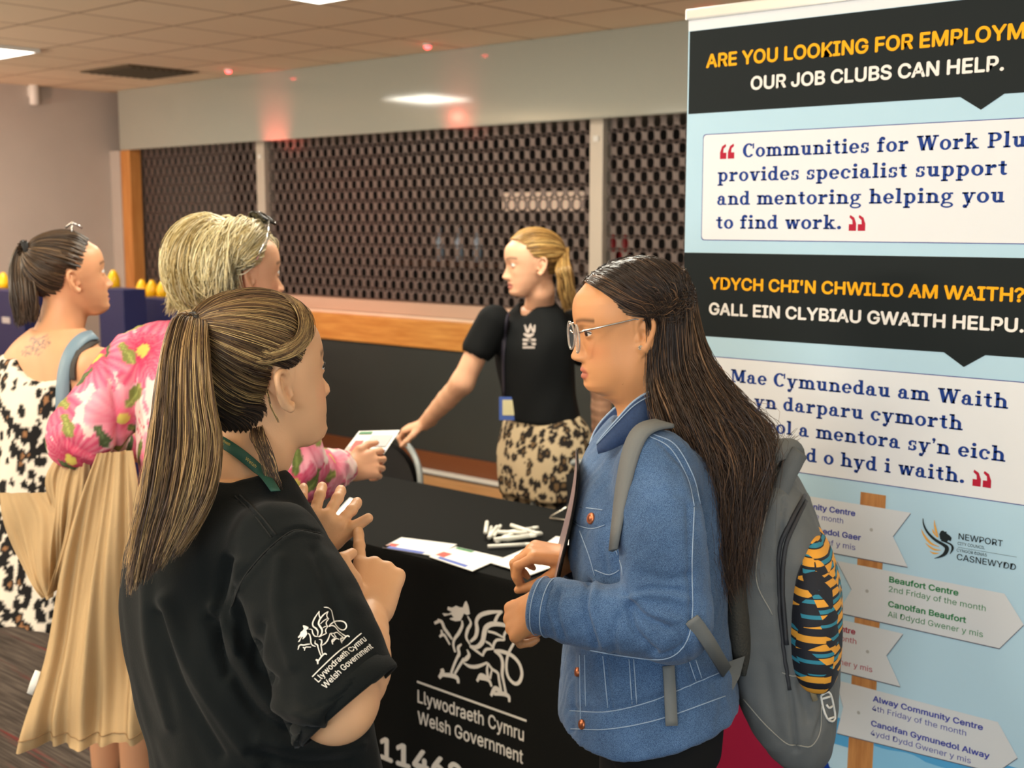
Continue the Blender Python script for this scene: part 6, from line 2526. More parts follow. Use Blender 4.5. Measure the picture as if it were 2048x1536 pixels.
def tail(lv, n, rr, pal, wts, d_ctr, M=34, depth=.03, jit=1.0, len_lo=.7, clumps=46, tie=None):
    """ponytail through picture levels (left edge, right edge, depth)"""
    u = rs.rand(n)
    w = rs.randn(n) * .45
    w = np.clip(w, -1, 1)
    cl = rs.rand(clumps)
    ci = np.argmin(np.abs(u[:, None] - cl[None]), axis=1)
    ln = len_lo + (1 - len_lo) * rs.rand(clumps)[ci] ** .6 + rs.randn(n) * .03
    ctrl = [tie + rs.randn(n, 3) * .007]
    K = len(lv)
    uc = u.copy()
    for k, (a, b, d) in enumerate(lv):
        pull = min(.65, .13 * k)
        uk = u * (1 - pull) + cl[ci] * pull + rs.randn(n) * .012 * jit
        ctrl.append(np.array([P(a[0] + (b[0] - a[0]) * x, a[1] + (b[1] - a[1]) * x, d + depth * y * (1 if k < K - 2 else .7)) for x, y in zip(uk, w)]))
    C_ = np.stack(ctrl, 1)
    S_ = resample(C_, 60)
    # cut to length
    t = np.linspace(0, 1, M)[None] * np.clip(ln, .3, 1.02)[:, None] * 59
    i0 = np.clip(t.astype(int), 0, 58)
    f = (t - i0)[..., None]
    ar_ = np.arange(n)[:, None]
    S_ = S_[ar_, i0] * (1 - f) + S_[ar_, i0 + 1] * f
    S_ = S_ + (np.sin(np.linspace(0, 8, M)[None] + rs.rand(n, 1) * 6.3) * np.linspace(0, .004, M)[None])[..., None] * rs.randn(n, 1, 3) * jit
    Cc = .40 * pick(rs, n, pal, wts) + .60 * pick(rs, clumps, pal, wts)[ci]
    sh_ = (.75 + .5 * rs.rand(clumps))[ci]
    return strands_mesh(S_, rr, Cc * sh_[:, None])


def stack_hair(name, ps, parent, loc, m=None):
    VV, QQ = join([(p[0], p[1]) for p in ps])
    return raw_mesh(name, VV, QQ, m or M_hair, parent, loc, col=np.concatenate([p[2] for p in ps]))


cv, cq = hair_cap(afr, .0035)
ps = [(cv, cq, np.tile(srgb((62, 44, 30)), (len(cv), 1)))]
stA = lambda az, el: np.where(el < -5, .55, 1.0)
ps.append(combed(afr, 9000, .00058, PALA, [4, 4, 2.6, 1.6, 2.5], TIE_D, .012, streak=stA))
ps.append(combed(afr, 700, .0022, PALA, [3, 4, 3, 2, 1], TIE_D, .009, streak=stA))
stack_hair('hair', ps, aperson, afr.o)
LVA = [((352, 632), (412, 640), 1.78), ((326, 700), (416, 690), 1.735), ((312, 790), (424, 790), 1.705), ((298, 890), (440, 880), 1.69), ((284, 990), (432, 960), 1.672), ((266, 1080), (404, 1030), 1.662), ((252, 1178), (362, 1095), 1.655)]
ps = [tail(LVA, 9000, .00060, PALA, [5, 4, 2.2, 1.2, 2.5], None, tie=TIE, len_lo=.80), tail(LVA, 420, .0024, PALA, [5, 4, 2, 1, 2], None, tie=TIE, jit=.6, len_lo=.80)]
stack_hair('ponytail', ps, aperson, TIE)
# hair tie
mb = MB()
td = afr.d(TIE_D)
s1 = np.cross(td, (0, 0, 1.0))
s1 /= np.linalg.norm(s1)
s2 = np.cross(td, s1)
mb.tube([TIE + td * .006 + s1 * .017 * math.cos(a) + s2 * .017 * math.sin(a) for a in np.linspace(0, 2 * PI, 25)], .0045, 8, cap=False)
mb.build('hair_tie', mat('dark_elastic', (40, 38, 36), 0.6), aperson, True, TIE)
# loose strands at the temple, behind the ear and in the nape
# swept fringe: from the parting forward over the temple and back to the ear
nf = 2400
a_ = rs.randn(nf)
b_ = rs.rand(nf)
fc = []
for az0, el0, sa, se, lf in ((-16, 70, 6, 6, .009), (-24, 53, 7, 8, .012), (-40, 36, 6, 8, .014), (-58, 19, 6, 7, .014), (-80, 10, 5, 5, .013), (-108, 9, 5, 5, .012), (-136, 18, 6, 6, .011)):
    d_ = sdir(az0 + sa * a_ * .5 + 5 * (b_ - .5), el0 + se * (b_ - .3) * 2 + rs.randn(nf))
    fc.append(afr.w(scalp(d_, lf + .004 * rs.rand(nf))))
S_ = resample(np.stack(fc, 1), 26)
lock = np.floor(b_ * 14 + rs.randn(nf) * .15).astype(int) % 16
C = .4 * pick(rs, nf, PALA, [3, 4, 3.5, 2.5, 1.5]) + .6 * pick(rs, 16, PALA, [3, 4, 3.5, 2.5, 1.5])[lock]
FR = strands_mesh(S_, .00060, C)
# short hair of the nape, combed up from the neck
nn3 = []
for i in range(2600):
    x = 432 + 104 * rs.rand()
    yb = 868 - 34 * max(0, (x - 500) / 36) - 6 * abs(math.sin(x * .3))
    y = yb - 85 * rs.rand() ** 1.3
    s_, n_ = on_surface(NT, x, y, .0015)
    if s_ is None or abs((s_ - afr.o) @ FW) > .16:
        continue
    l_ = afr.loc(s_) - SK_C
    l_ /= np.linalg.norm(l_)
    row = [s_ - n_ * .002, s_ + n_ * .004 + UPZ * .012 + (P(x - 8, y, 1.8) - P(x, y, 1.8))]
    for t in (.35, .65, .97):
        row.append(afr.w(scalp(slerp(l_[None], TIE_D[None], np.full((1, 1), t))[0], .010 + .006 * rs.rand())))
    nn3.append(row)
nn3 = np.array(nn3)
NP = strands_mesh(resample(nn3, 18), .00062, pick(rs, len(nn3), [(44, 33, 26), (66, 49, 36), (32, 24, 20), (104, 78, 54)], [4, 3, 3, .7]))
stack_hair('hair_fringe', [FR, NP], aperson, afr.o)
lo = []
for i in range(0):
    a = ear_pts(afr, -1, .012 + .008 * rs.rand(), .030 + .01 * rs.rand(), .004)
    lo.append([afr.w(scalp(sdir(np.array([-48.0 + 8 * rs.randn()]), np.array([34.0 + 4 * rs.rand()]))[0], .008)), afr.w(scalp(sdir(np.array([-62.0 + 4 * rs.randn()]), np.array([14.0]))[0], .014)), a, ear_pts(afr, -1, -.012, .024, .012)])
for i in range(28):
    q = rs.rand()
    lo.append([P(531 + 2 * rs.randn(), 766, 1.785), P(535 + 3 * q, 792, 1.772), P(542 + 3 * q, 818, 1.772), P(555 + 4 * q, 838 + 8 * rs.rand(), 1.778)])
for i in range(60):
    q = rs.rand()
    lo.append([P(500 + 26 * q, 838 + 16 * rs.rand(), 1.80), P(508 + 22 * q + 5 * rs.randn(), 882, 1.782), P(528 + 20 * q + 5 * rs.randn(), 925 + 8 * rs.rand(), 1.775), P(538 + 26 * q + 4 * rs.randn(), 958 + 36 * rs.rand(), 1.772)])
V_, Q_, C_ = strands_mesh(resample(np.array(lo), 18), .0006, pick(rs, len(lo), PALA, [4, 4, 2, 1, 3]))
raw_mesh('loose_hair', V_, Q_, M_hair, aperson, afr.o, col=C_)

_HLE[:] = _HLE0
def PC(x, y, d):
    return P(x, y, d + .13)


# ------------------------------------------------------------------ person leaning on the chair, behind the table
M_tee2 = mat('black_crew_tshirt', (16, 18, 19), 0.85, spec=0.2)
CF, CU = heading(196, -3)
cfr = Frame(PC(1062, 527, 4.60), CF, CU, 1.08)
ct_f, _ = heading(222)
ct_l = np.cross(UPZ, ct_f)
C_FOOT = np.array((*PC(1090, 800, 4.72)[:2], 0.0))
parts = []
v = Vol(cfr.o - .18, cfr.o + .17, .0032)
add_head(v, cfr, dict(lips=.9), ears=(1, -1))
v.chain([cfr.w((-.022, 0, -.045)), cfr.w((-.03, 0, -.10)), PC(1078, 625, 4.70)], [.054, .050, .062], k=.022, kk=.02)
parts.append(v.mesh(1))
crow = [(PC(1076, 612, 4.70), .065, .058), (PC(1076, 628, 4.70), .12, .078), (PC(1076, 680, 4.71), .150, .10), (PC(1082, 780, 4.72), .135, .095), (PC(1090, 860, 4.74), .15, .105)]
v = Vol(PC(1080, 760, 4.72) - .36, PC(1080, 760, 4.72) + .36, .008)
v.loft(crow, ct_l, ct_f)
v.plane(PC(1090, 855, 4.74), -UPZ)
parts.append(v.mesh(1))


def arm(S_, E_, W_, hand, curls, side, r=(.046, .043, .040, .027), h=.0035, thumb=((.62, .70, -.30), (.80, .45, -.35), (.9, .2, -.4)), spread=(6, 1, -4, -10), hs=1.0):
    pts = np.array([S_, E_, W_])
    hf = Frame(W_, hand[0], hand[1], hs)
    v = Vol(pts.min(0) - .10 - .18 * (np.array(hand[0]) < 0), pts.max(0) + .10 + .18, h)
    v.lo = v.lo
    v.chain([S_, E_], [r[0], r[1]], k=.01)
    v.chain([E_, E_ * .6 + W_ * .4, W_], [r[1] * .97, r[2], r[3]], k=.025, sub=3)
    t = add_hand(v, hf, curls, side=side, thumb=thumb, spread=spread)
    return v.mesh(1), t


grip = [(35, 55, 35), (38, 58, 35), (42, 58, 35), (45, 58, 35)]
chair_top = np.array((CHA[0] + .06, CHA[1], CHA[2])) if 'CHA' in globals() else PC(815, 866, 4.86)
CRS, CRE, CRW = PC(985, 640, 4.63), PC(925, 765, 4.66), PC(848, 848, 4.84)
m_, _ = arm(CRS, CRE, CRW, (-RT * .88 + FH * .22 - UPZ * .30, UPZ * .92 - RT * .25 - FH * .1), grip, 1)
parts.append(m_)
CLS, CLE, CLW = PC(1148, 650, 4.74), PC(1205, 775, 4.78), PC(1198, 872, 4.86)
m_, _ = arm(CLS, CLE, CLW, (-UPZ * .82 - RT * .35 + FH * .2, -FH * .85 + RT * .3 - UPZ * .3), [(20, 30, 20)] * 4, -1)
parts.append(m_)
V, Q = join(parts)
cperson = raw_mesh('person', V, Q, M_skin, None, C_FOOT, col=skin_cols(V, (226, 172, 138), cfr))
tag(cperson, 'person in black T-shirt and leopard print trousers leaning on a chair behind the table', 'person')
add_eyes(cperson, cfr, (60, 60, 60))
v = Vol(PC(1080, 740, 4.72) - .40, PC(1080, 740, 4.72) + .40, .007)
v.loft([(PC(1076, 604, 4.70), .072, .066), (PC(1076, 624, 4.70), .125, .086), (PC(1070, 660, 4.70), .166, .112), (PC(1068, 700, 4.70), .168, .128), (PC(1076, 780, 4.72), .158, .122), (PC(1086, 850, 4.74), .168, .126)], ct_l, ct_f)
for a, b in ((CRS, CRE), (CLS, CLE)):
    v.chain([a, a * .55 + b * .45], [.060, .062], k=.04)
    v.chain([a * .45 + b * .55, a * .58 + b * .42], [.049, .049], k=.006, op='s')
v.loft([(PC(1066, 575, 4.68), .09, .08), (PC(1070, 606, 4.68), .060, .058), (PC(1064, 634, 4.66), .035, .04)], ct_l, ct_f, k=.01, op='s')
v.plane(PC(1088, 838, 4.74), -UPZ, k=.006)
V, Q = v.mesh(2)
V = V + vnormals(V, Q) * (.004 * wnoise(V, 18, (1, 1, .5), 3))[:, None]
raw_mesh('t_shirt', V, Q, M_tee2, cperson, C_FOOT)
CT = bvh(V, Q)


def spot_cols(V, base, spot, mid, scale, thr, seed=0, ring=.16):
    """animal print: dark broken spots with a warm heart, worked out at the points of the cloth"""
    rs_ = np.random.RandomState(seed)
    W = V + np.stack([wnoise(V, 22, seed=1), wnoise(V, 22, seed=2), wnoise(V, 22, seed=3)], 1) * scale * .22
    cell = np.floor(W / scale).astype(int)
    best = np.full(len(V), 9.0)
    bid = np.zeros(len(V))
    for dx in (-1, 0, 1):
        for dy in (-1, 0, 1):
            for dz in (-1, 0, 1):
                c = cell + (dx, dy, dz)
                h = (c[:, 0] * 73856093 ^ c[:, 1] * 19349663 ^ c[:, 2] * 83492791) & 0xffff
                j = np.stack([(h * 7 % 101) / 101, (h * 13 % 103) / 103, (h * 29 % 107) / 107], 1)
                d = np.linalg.norm((W - (c + j) * scale) / scale * (1, 1, .75), axis=1)
                m = d < best
                best[m] = d[m]
                bid[m] = h[m] % 97 / 97
    t = thr * (.7 + .6 * bid)
    dark = best < t
    heart = (best < t * .42) & (bid > .35)
    C = np.tile(srgb(base), (len(V), 1))
    C[dark] = srgb(spot)
    C[heart] = srgb(mid)
    return C


M_print_cloth = mat('printed_cloth', (200, 190, 170), 0.8, attr='Col', spec=0.2)
v = Vol(np.array((*C_FOOT[:2], 0)) - np.array((.32, .32, 0)), np.array((*C_FOOT[:2], 1.04)) + np.array((.32, .32, 0)), .0075)
hc = PC(1090, 900, 4.74)
for sd in (1, -1):
    b = np.array((hc[0], hc[1], 0)) + ct_l * sd * .095
    v.chain([b + UPZ * .80, b + UPZ * .45, b + UPZ * .06], [.105, .098, .092], k=.04)
v.loft([(PC(1088, 828, 4.74), .160, .118), (PC(1092, 860, 4.74), .190, .138), (PC(1096, 930, 4.74), .210, .152), (PC(1098, 985, 4.74), .205, .148)], ct_l, ct_f, k=.05)
V, Q = v.mesh(2)
V = V + vnormals(V, Q) * (.006 * wnoise(V, 20, (1, 1, .4), 5))[:, None]
raw_mesh('trousers', V, Q, M_print_cloth, cperson, C_FOOT, col=spot_cols(V, (186, 166, 134), (34, 29, 26), (112, 88, 60), .030, .47, 3))
for sd in (1, -1):
    b = np.array((hc[0], hc[1], 0)) + ct_l * sd * .095
    S_ = Vol(b - .18, b + np.array((.18, .18, .12)), .008)
    S_.cone(b + UPZ * .035 - ct_f * .05, b + UPZ * .030 + ct_f * .12, .036, .030, flat=(UPZ, .8))
    S_.plane(b + UPZ * .003, -UPZ)
    raw_mesh('shoe', *S_.mesh(1), M_shoe, cperson, b)
# white chest print, lanyard and badge
mb = MB()


def chest(q):
    s_, n_ = on_surface(CT, 1058 + q[0], 672 - q[1], .002)
    return s_ if s_ is not None else PC(1058 + q[0], 672 - q[1], 4.5)


for pts, w in (([(-8, 22), (-2, 8), (4, 24)], [3, 6, 3]), ([(4, 20), (10, 8), (12, 22)], [3, 5, 3]), ([(-10, 4), (0, 0), (10, 4)], [4, 8, 4]), ([(-12, -8), (14, -8)], [5, 5]), ([(-12, -16), (14, -16)], [5, 5]), ([(-12, -23), (12, -23)], [4, 4])):
    stroke(mb, pts, w, chest)
mb.build('chest_print', mat('faded_print', (170, 158, 150), 0.7), cperson, False, C_FOOT)
mb = MB()
for path in ([(1092, 598), (1075, 622), (1040, 700), (1012, 790)], [(1030, 600), (1012, 640), (1008, 710), (1010, 790)]):
    pts, nn2 = [], []
    for a, b in spline2(np.array(path, float), np.ones(4), 8)[0]:
        s_, n_ = on_surface(CT, a, b, .005)
        if s_ is None:
            continue
        if pts and np.linalg.norm(s_ - pts[-1]) > .08:
            continue
        pts.append(s_)
        nn2.append(n_)
    if len(pts) > 3:
        band(mb, pts, nn2, .018, .0015)
mb.build('lanyard', mat('dark_lanyard', (44, 40, 52), 0.6), cperson, True, C_FOOT)
bp, bn_ = on_surface(CT, 1020, 800, .012)
bp = bp if bp is not None else PC(1010, 800, 4.58)
bfm = Frame(bp, -FH, UPZ)


def card(name, w, h, t, m, parent, dz=0.0, dy=0.0, dx=0.0):
    mb = MB()
    vs = [bfm.w((dx + a * t, dy + b * w / 2, dz + c * h / 2)) for a in (0, 1) for b in (-1, 1) for c in (-1, 1)]
    mb.add(vs, [(0, 1, 3, 2), (4, 6, 7, 5), (0, 4, 5, 1), (2, 3, 7, 6), (0, 2, 6, 4), (1, 5, 7, 3)])
    return mb.build(name, m, parent, False, bp)


bd = card('badge', .064, .090, .004, mat('blue_badge', (70, 96, 168), 0.4), cperson, -.030)
card('badge_card', .046, .060, .001, mat('cream_card', (214, 204, 160), 0.5), bd, -.026, .004, .0045)
# hair: swept back into a low ponytail
rs = np.random.RandomState(8)
PALC = [(142, 104, 54), (178, 138, 78), (116, 84, 48), (206, 170, 106)]
tdC = sdir(np.array([172.0]), np.array([2.0]))[0]
TC = cfr.w(scalp(tdC, .014))
cv, cq = hair_cap(cfr, .0035, .006)
ps = [(cv, cq, np.tile(srgb((120, 88, 48)), (len(cv), 1))), combed(cfr, 1500, .0022, PALC, [3, 3, 3, 2], tdC, .008, sweep=.006)]
stack_hair('hair', ps, cperson, cfr.o)
LVC = [((1112, 535), (1140, 530), 4.66), ((1116, 560), (1146, 555), 4.66), ((1120, 590), (1150, 585), 4.67), ((1130, 620), (1152, 615), 4.69)]
ps = [tail(LVC, 700, .0026, PALC, [3, 3, 3, 2], None, tie=TC, M=18, depth=.02, len_lo=.85)]
stack_hair('ponytail', ps, cperson, TC)

# ------------------------------------------------------------------ person in the spotted dress, far left
DF, DU = heading(34, 10)
dfr = Frame(P(141, 553, 3.50), DF, DU, 1.05)
dt_f, _ = heading(62)
dt_l = np.cross(UPZ, dt_f)
D_FOOT = np.array((*P(105, 900, 3.50)[:2], 0.0))
parts = []
v = Vol(dfr.o - .18, dfr.o + .17, .003)
add_head(v, dfr, dict(wide=1.03), ears=(-1, 1))
v.chain([dfr.w((-.022, 0, -.045)), dfr.w((-.04, 0, -.10)), P(115, 675, 3.49)], [.058, .056, .068], k=.022, kk=.02)
parts.append(v.mesh(1))
v = Vol(P(105, 860, 3.5) - .40, P(105, 860, 3.5) + .40, .0065)
v.loft([(P(115, 655, 3.49), .070, .065), (P(110, 690, 3.49), .135, .085), (P(106, 740, 3.49), .180, .102), (P(102, 820, 3.49), .178, .115), (P(100, 960, 3.49), .165, .115), (P(100, 1080, 3.49), .17, .115)], dt_l, dt_f)
v.chain([P(196, 735, 3.36), P(205, 900, 3.42)], [.056, .046], k=.05)
v.chain([P(20, 752, 3.62), P(10, 920, 3.68)], [.052, .044], k=.05)
parts.append(v.mesh(2))
m_, _ = arm(P(205, 890, 3.42), P(210, 985, 3.42), P(235, 900, 3.62), (FH * .8 + UPZ * .5, UPZ * .8 - FH * .5), grip, 1, h=.005)
parts.append(m_)
m_, _ = arm(P(10, 910, 3.68), P(10, 1010, 3.68), P(60, 940, 3.86), (FH * .8 + UPZ * .4, UPZ * .8 - FH * .4), grip, -1, h=.005)
parts.append(m_)
V, Q = join(parts)
Dc = skin_cols(V, (214, 156, 116), dfr)
# tattoo of small flowers on the upper back
px = project(V)
Nn = vnormals(V, Q)
fc = np.einsum('ij,ij->i', Nn, CAMP - V) > 0
tt = np.zeros(len(V))
for (a, b, r) in ((58, 700, 9), (72, 690, 8), (82, 682, 7), (66, 680, 6), (92, 676, 6), (50, 706, 6), (76, 704, 6), (88, 692, 5), (96, 686, 4)):
    d = np.hypot(px[:, 0] - a, px[:, 1] - b)
    an = np.arctan2(px[:, 1] - b, px[:, 0] - a)
    tt = np.maximum(tt, np.exp(-((d - r * (.75 + .25 * np.cos(5 * an))) / 1.6) ** 2))
Dc = Dc * (1 - (.72 * tt * fc)[:, None]) + srgb((26, 76, 88)) * (.72 * tt * fc)[:, None]
eperson = raw_mesh('person', V, Q, M_skin, None, D_FOOT, col=Dc)
tag(eperson, 'person with dark ponytail in white dress with black spots, far left of the group', 'person')
add_eyes(eperson, dfr)
# dress: low round back, narrow straps, long flaring skirt
v = Vol(np.array((*D_FOOT[:2], 0.02)) - np.array((.50, .46, 0)), np.array((*D_FOOT[:2], 1.46)) + np.array((.46, .46, 0)), .0085)
drow = [(P(110, 690, 3.49), .142, .094), (P(106, 740, 3.49), .190, .113), (P(102, 820, 3.49), .190, .128), (P(98, 900, 3.49), .178, .128), (P(94, 1000, 3.49), .190, .140), (P(86, 1120, 3.49), .215, .165), (P(72, 1260, 3.50), .245, .195)]
v.loft(drow, dt_l, dt_f)
v.plane(P(80, 1215, 3.5), -UPZ - RT * .12)
v.put(lambda X, Y, Z: (((X - P(105, 690, 3.40)[0]) * dt_l[0] + (Y - P(105, 690, 3.40)[1]) * dt_l[1]) ** 2 / .128 ** 2 + (Z - (P(105, 668, 3.40)[2])) ** 2 / .128 ** 2 + 1e-9) ** .5 * .12 - .12, P(105, 690, 3.40) - np.array((.3, .3, .25)), P(105, 690, 3.40) + np.array((.3, .3, .3)), .006, 's')
v.plane(P(110, 712, 3.49), UPZ)
V, Q = v.mesh(2)
V = V + vnormals(V, Q) * (.008 * wnoise(V, 18, (1, 1, .25), 2))[:, None]
raw_mesh('dress', V, Q, M_print_cloth, eperson, D_FOOT, col=spot_cols(V, (232, 222, 206), (26, 24, 24), (150, 108, 74), .032, .49, 5))
DT = bvh(V, Q)
ET = bvh(*join(parts))
mb = MB()


def strap_on(mb, tree, path, w, lift=.006, t=.003):
    pts, nr2 = [], []
    for a, b in spline2(np.array(path, float), np.ones(len(path)), 6)[0]:
        s_, n_ = on_surface(tree, a, b, lift)
        if s_ is None or (pts and np.linalg.norm(s_ - pts[-1]) > .12):
            continue
        pts.append(s_)
        nr2.append(n_)
    pts, nr2 = np.array(pts), np.array(nr2)
    for _ in range(8):
        pts[1:-1] = .5 * pts[1:-1] + .25 * (pts[2:] + pts[:-2])
        nr2[1:-1] = .5 * nr2[1:-1] + .25 * (nr2[2:] + nr2[:-2])
    band(mb, pts, nr2, w, t)
    return pts


strap_on(mb, ET, [(150, 760), (152, 725), (170, 695), (190, 680)], .026)
mb.build('dress_strap', mat('spotted_strap', (60, 54, 50), 0.8), eperson, True, D_FOOT)
for sd in (1, -1):
    b = np.array((*D_FOOT[:2], 0)) + RT * .12 + FH * .10 + dt_l * sd * .06
    v = Vol(b - np.array((.1, .1, 0)), b + np.array((.1, .1, .55)), .008)
    v.chain([b + UPZ * .50, b + UPZ * .10], [.055, .042])
    raw_mesh('leg', *v.mesh(1), mat('bare_leg', (196, 146, 112), 0.5), eperson, b)
    S_ = Vol(b - .18, b + np.array((.18, .18, .14)), .008)
    S_.cone(b + UPZ * .035 - dt_f * .05, b + UPZ * .030 + dt_f * .12, .036, .030, flat=(UPZ, .8))
    S_.cone(b + UPZ * .03, b + UPZ * .11, .036, .036, k=.02)
    S_.plane(b + UPZ * .003, -UPZ)
    raw_mesh('shoe', *S_.mesh(1), M_shoe, eperson, b)
# hair
rs = np.random.RandomState(14)
PALD = [(62, 48, 36), (88, 68, 50), (42, 33, 27), (118, 94, 68)]
tdD = sdir(np.array([178.0]), np.array([34.0]))[0]
TD = dfr.w(scalp(tdD, .014))
cv, cq = hair_cap(dfr, .0035, .005)
ps = [(cv, cq, np.tile(srgb((54, 42, 33)), (len(cv), 1))), combed(dfr, 1900, .0017, PALD, [3, 3, 3, 1], tdD, .008)]
stack_hair('hair', ps, eperson, dfr.o)
LVD = [((36, 492), (70, 490), 3.46), ((22, 520), (66, 515), 3.44), ((19, 555), (68, 552), 3.43), ((22, 595), (72, 590), 3.425), ((28, 625), (74, 618), 3.425), ((34, 650), (72, 640), 3.43)]
ps = [tail(LVD, 1100, .0020, PALD, [3, 3, 3, 1], None, tie=TD, M=22, depth=.022, len_lo=.85)]
stack_hair('ponytail', ps, eperson, TD)
mb = MB()
mb.tube([TD + (dfr.u * math.cos(a) + dfr.l * math.sin(a)) * .020 for a in np.linspace(0, 2 * PI, 21)], .009, 8, cap=False)
mb.build('hair_tie', mat('black_scrunchie', (20, 20, 22), 0.8), eperson, True, TD)
# hair clip on top
hp_ = dfr.w(scalp(sdir(np.array([-20.0]), np.array([66.0]))[0], .020))
mb = MB()
mb.tube([hp_ - RT * .02, hp_ + UPZ * .016, hp_ + RT * .026], .0035, 8)
mb.tube([hp_ + UPZ * .016, hp_ - UPZ * .02 - FH * .01], .003, 8)
mb.build('hair_clip', mat('shiny_clip', (196, 190, 186), 0.2, metal=0.9), eperson, True, hp_)

# blue bag strap and bag on the near shoulder
M_bagb = mat('blue_grey_leather', (112, 136, 152), 0.5)
bag = thing('shoulder_bag', 'blue-grey strap bag hanging from shoulder of the spotted dress', 'bag', P(150, 830, 3.33))
BT_ = bvh(*join([(V, Q)] + parts))
mb = MB()
sp = strap_on(mb, BT_, [(192, 676), (168, 678), (146, 700), (132, 740), (126, 790), (126, 830)], .036, .010, .004)
mb.build('strap', M_bagb, bag, True, P(150, 830, 3.33))
mb = MB()
b0 = sp[-1]
mb.tube([b0, b0 - UPZ * .06, b0 - UPZ * .12 + FH * .02], [.018, .018, .016], 10, flat=(FH, .3))
mb.build('strap_end', M_bagb, bag, True, P(150, 830, 3.33))
v = Vol(b0 - .22, b0 + .18, .008)
bc = b0 + FH * .12 - UPZ * .26 + RT * .05
v.loft([(bc + UPZ * .13, .10, .035), (bc, .13, .05), (bc - UPZ * .12, .12, .045)], FH, RT, p=3)
raw_mesh('bag_body', *v.mesh(1), M_bagb, bag, P(150, 830, 3.33))

# ------------------------------------------------------------------ blonde person in the floral jacket
EF, EU = heading(35, 2)
efr = Frame(P(483, 548, 3.10), EF, EU, 1.05)
et_f, _ = heading(78)
et_l = np.cross(UPZ, et_f)
E_FOOT = np.array((*P(430, 1000, 3.06)[:2], 0.0))
parts = []
v = Vol(efr.o - .18, efr.o + .17, .003)
add_head(v, efr, ears=(-1, 1))
v.chain([efr.w((-.022, 0, -.045)), efr.w((-.03, 0, -.10)), P(445, 690, 3.06)], [.056, .054, .066], k=.022, kk=.02)
parts.append(v.mesh(1))
v = Vol(P(430, 850, 3.06) - .36, P(430, 850, 3.06) + .36, .009)
v.loft([(P(440, 670, 3.06), .08, .07), (P(430, 720, 3.06), .16, .09), (P(425, 900, 3.06), .16, .10), (P(425, 1060, 3.06), .16, .10)], et_l, et_f)
parts.append(v.mesh(1))
# right arm reaching over the table with the leaflet
ERS, ERE, ERW = P(545, 760, 3.04), P(588, 945, 3.05), P(692, 938, 3.28)
m_, _ = arm(ERS, ERE, ERW, (RT * .80 + FH * .50 + UPZ * .10, UPZ * .45 - FH * .75 + RT * .40), [(18, 40, 25), (30, 50, 30), (40, 55, 30), (48, 58, 30)], 1, thumb=((.75, .50, .10), (.9, .30, -.10), (.95, .05, -.20)))
parts.append(m_)
ELS, ELE, ELW = P(275, 730, 3.10), P(165, 885, 3.08), P(250, 905, 3.30)
m_, _ = arm(ELS, ELE, ELW, (FH * .7 + RT * .5, UPZ * .8 - FH * .3), grip, -1, h=.005)
parts.append(m_)
V, Q = join(parts)
fperson = raw_mesh('person', V, Q, M_skin, None, E_FOOT, col=skin_cols(V, (224, 168, 132), efr))
tag(fperson, 'blonde person in pink floral jacket reaching a leaflet across the table', 'person')
add_eyes(fperson, efr)
# floral jacket
v = Vol(P(400, 860, 3.08) - .56, P(430, 800, 3.1) + .58, .0065)
v.loft([(P(445, 652, 3.06), .075, .068), (P(436, 685, 3.06), .13, .09), (P(428, 740, 3.06), .185, .115), (P(425, 860, 3.06), .185, .128), (P(428, 1000, 3.06), .18, .135), (P(430, 1060, 3.06), .18, .135)], et_l, et_f)
v.chain([P(365, 705, 3.10), ELS, P(215, 815, 3.08), P(168, 872, 3.07)], [.075, .080, .086, .080], k=.05, sub=3)
v.chain([P(168, 872, 3.07), P(225, 895, 3.2)], [.078, .060], k=.03)
v.chain([P(505, 720, 3.05), P(545, 770, 3.03), P(580, 930, 3.03)], [.075, .080, .080], k=.05, sub=3)
v.chain([P(580, 935, 3.03), P(625, 950, 3.14), P(682, 938, 3.255)], [.082, .072, .047], k=.03, sub=3)
v.chain([ERW + (ERW - ERE) * .2, P(672, 941, 3.23)], [.036, .036], k=.008, op='s')
v.loft([(P(450, 600, 3.08), .09, .08), (P(450, 650, 3.08), .068, .062), (P(460, 690, 3.10), .04, .04)], et_l, et_f, k=.01, op='s')
V, Q = v.mesh(2)
V = V + vnormals(V, Q) * (.006 * wnoise(V, 17, (1, 1, .6), 4) + .003 * wnoise(V, 45, seed=1))[:, None]
V = creases(V, Q, [([(205, 700), (228, 790), (238, 890), (240, 940)], 6, -.010), ([(130, 880), (190, 915), (235, 905)], 9, -.008), ([(150, 905), (210, 930)], 6, .007), ([(618, 880), (640, 930), (650, 975)], 7, -.008), ([(660, 890), (690, 930), (700, 965)], 6, -.006)])


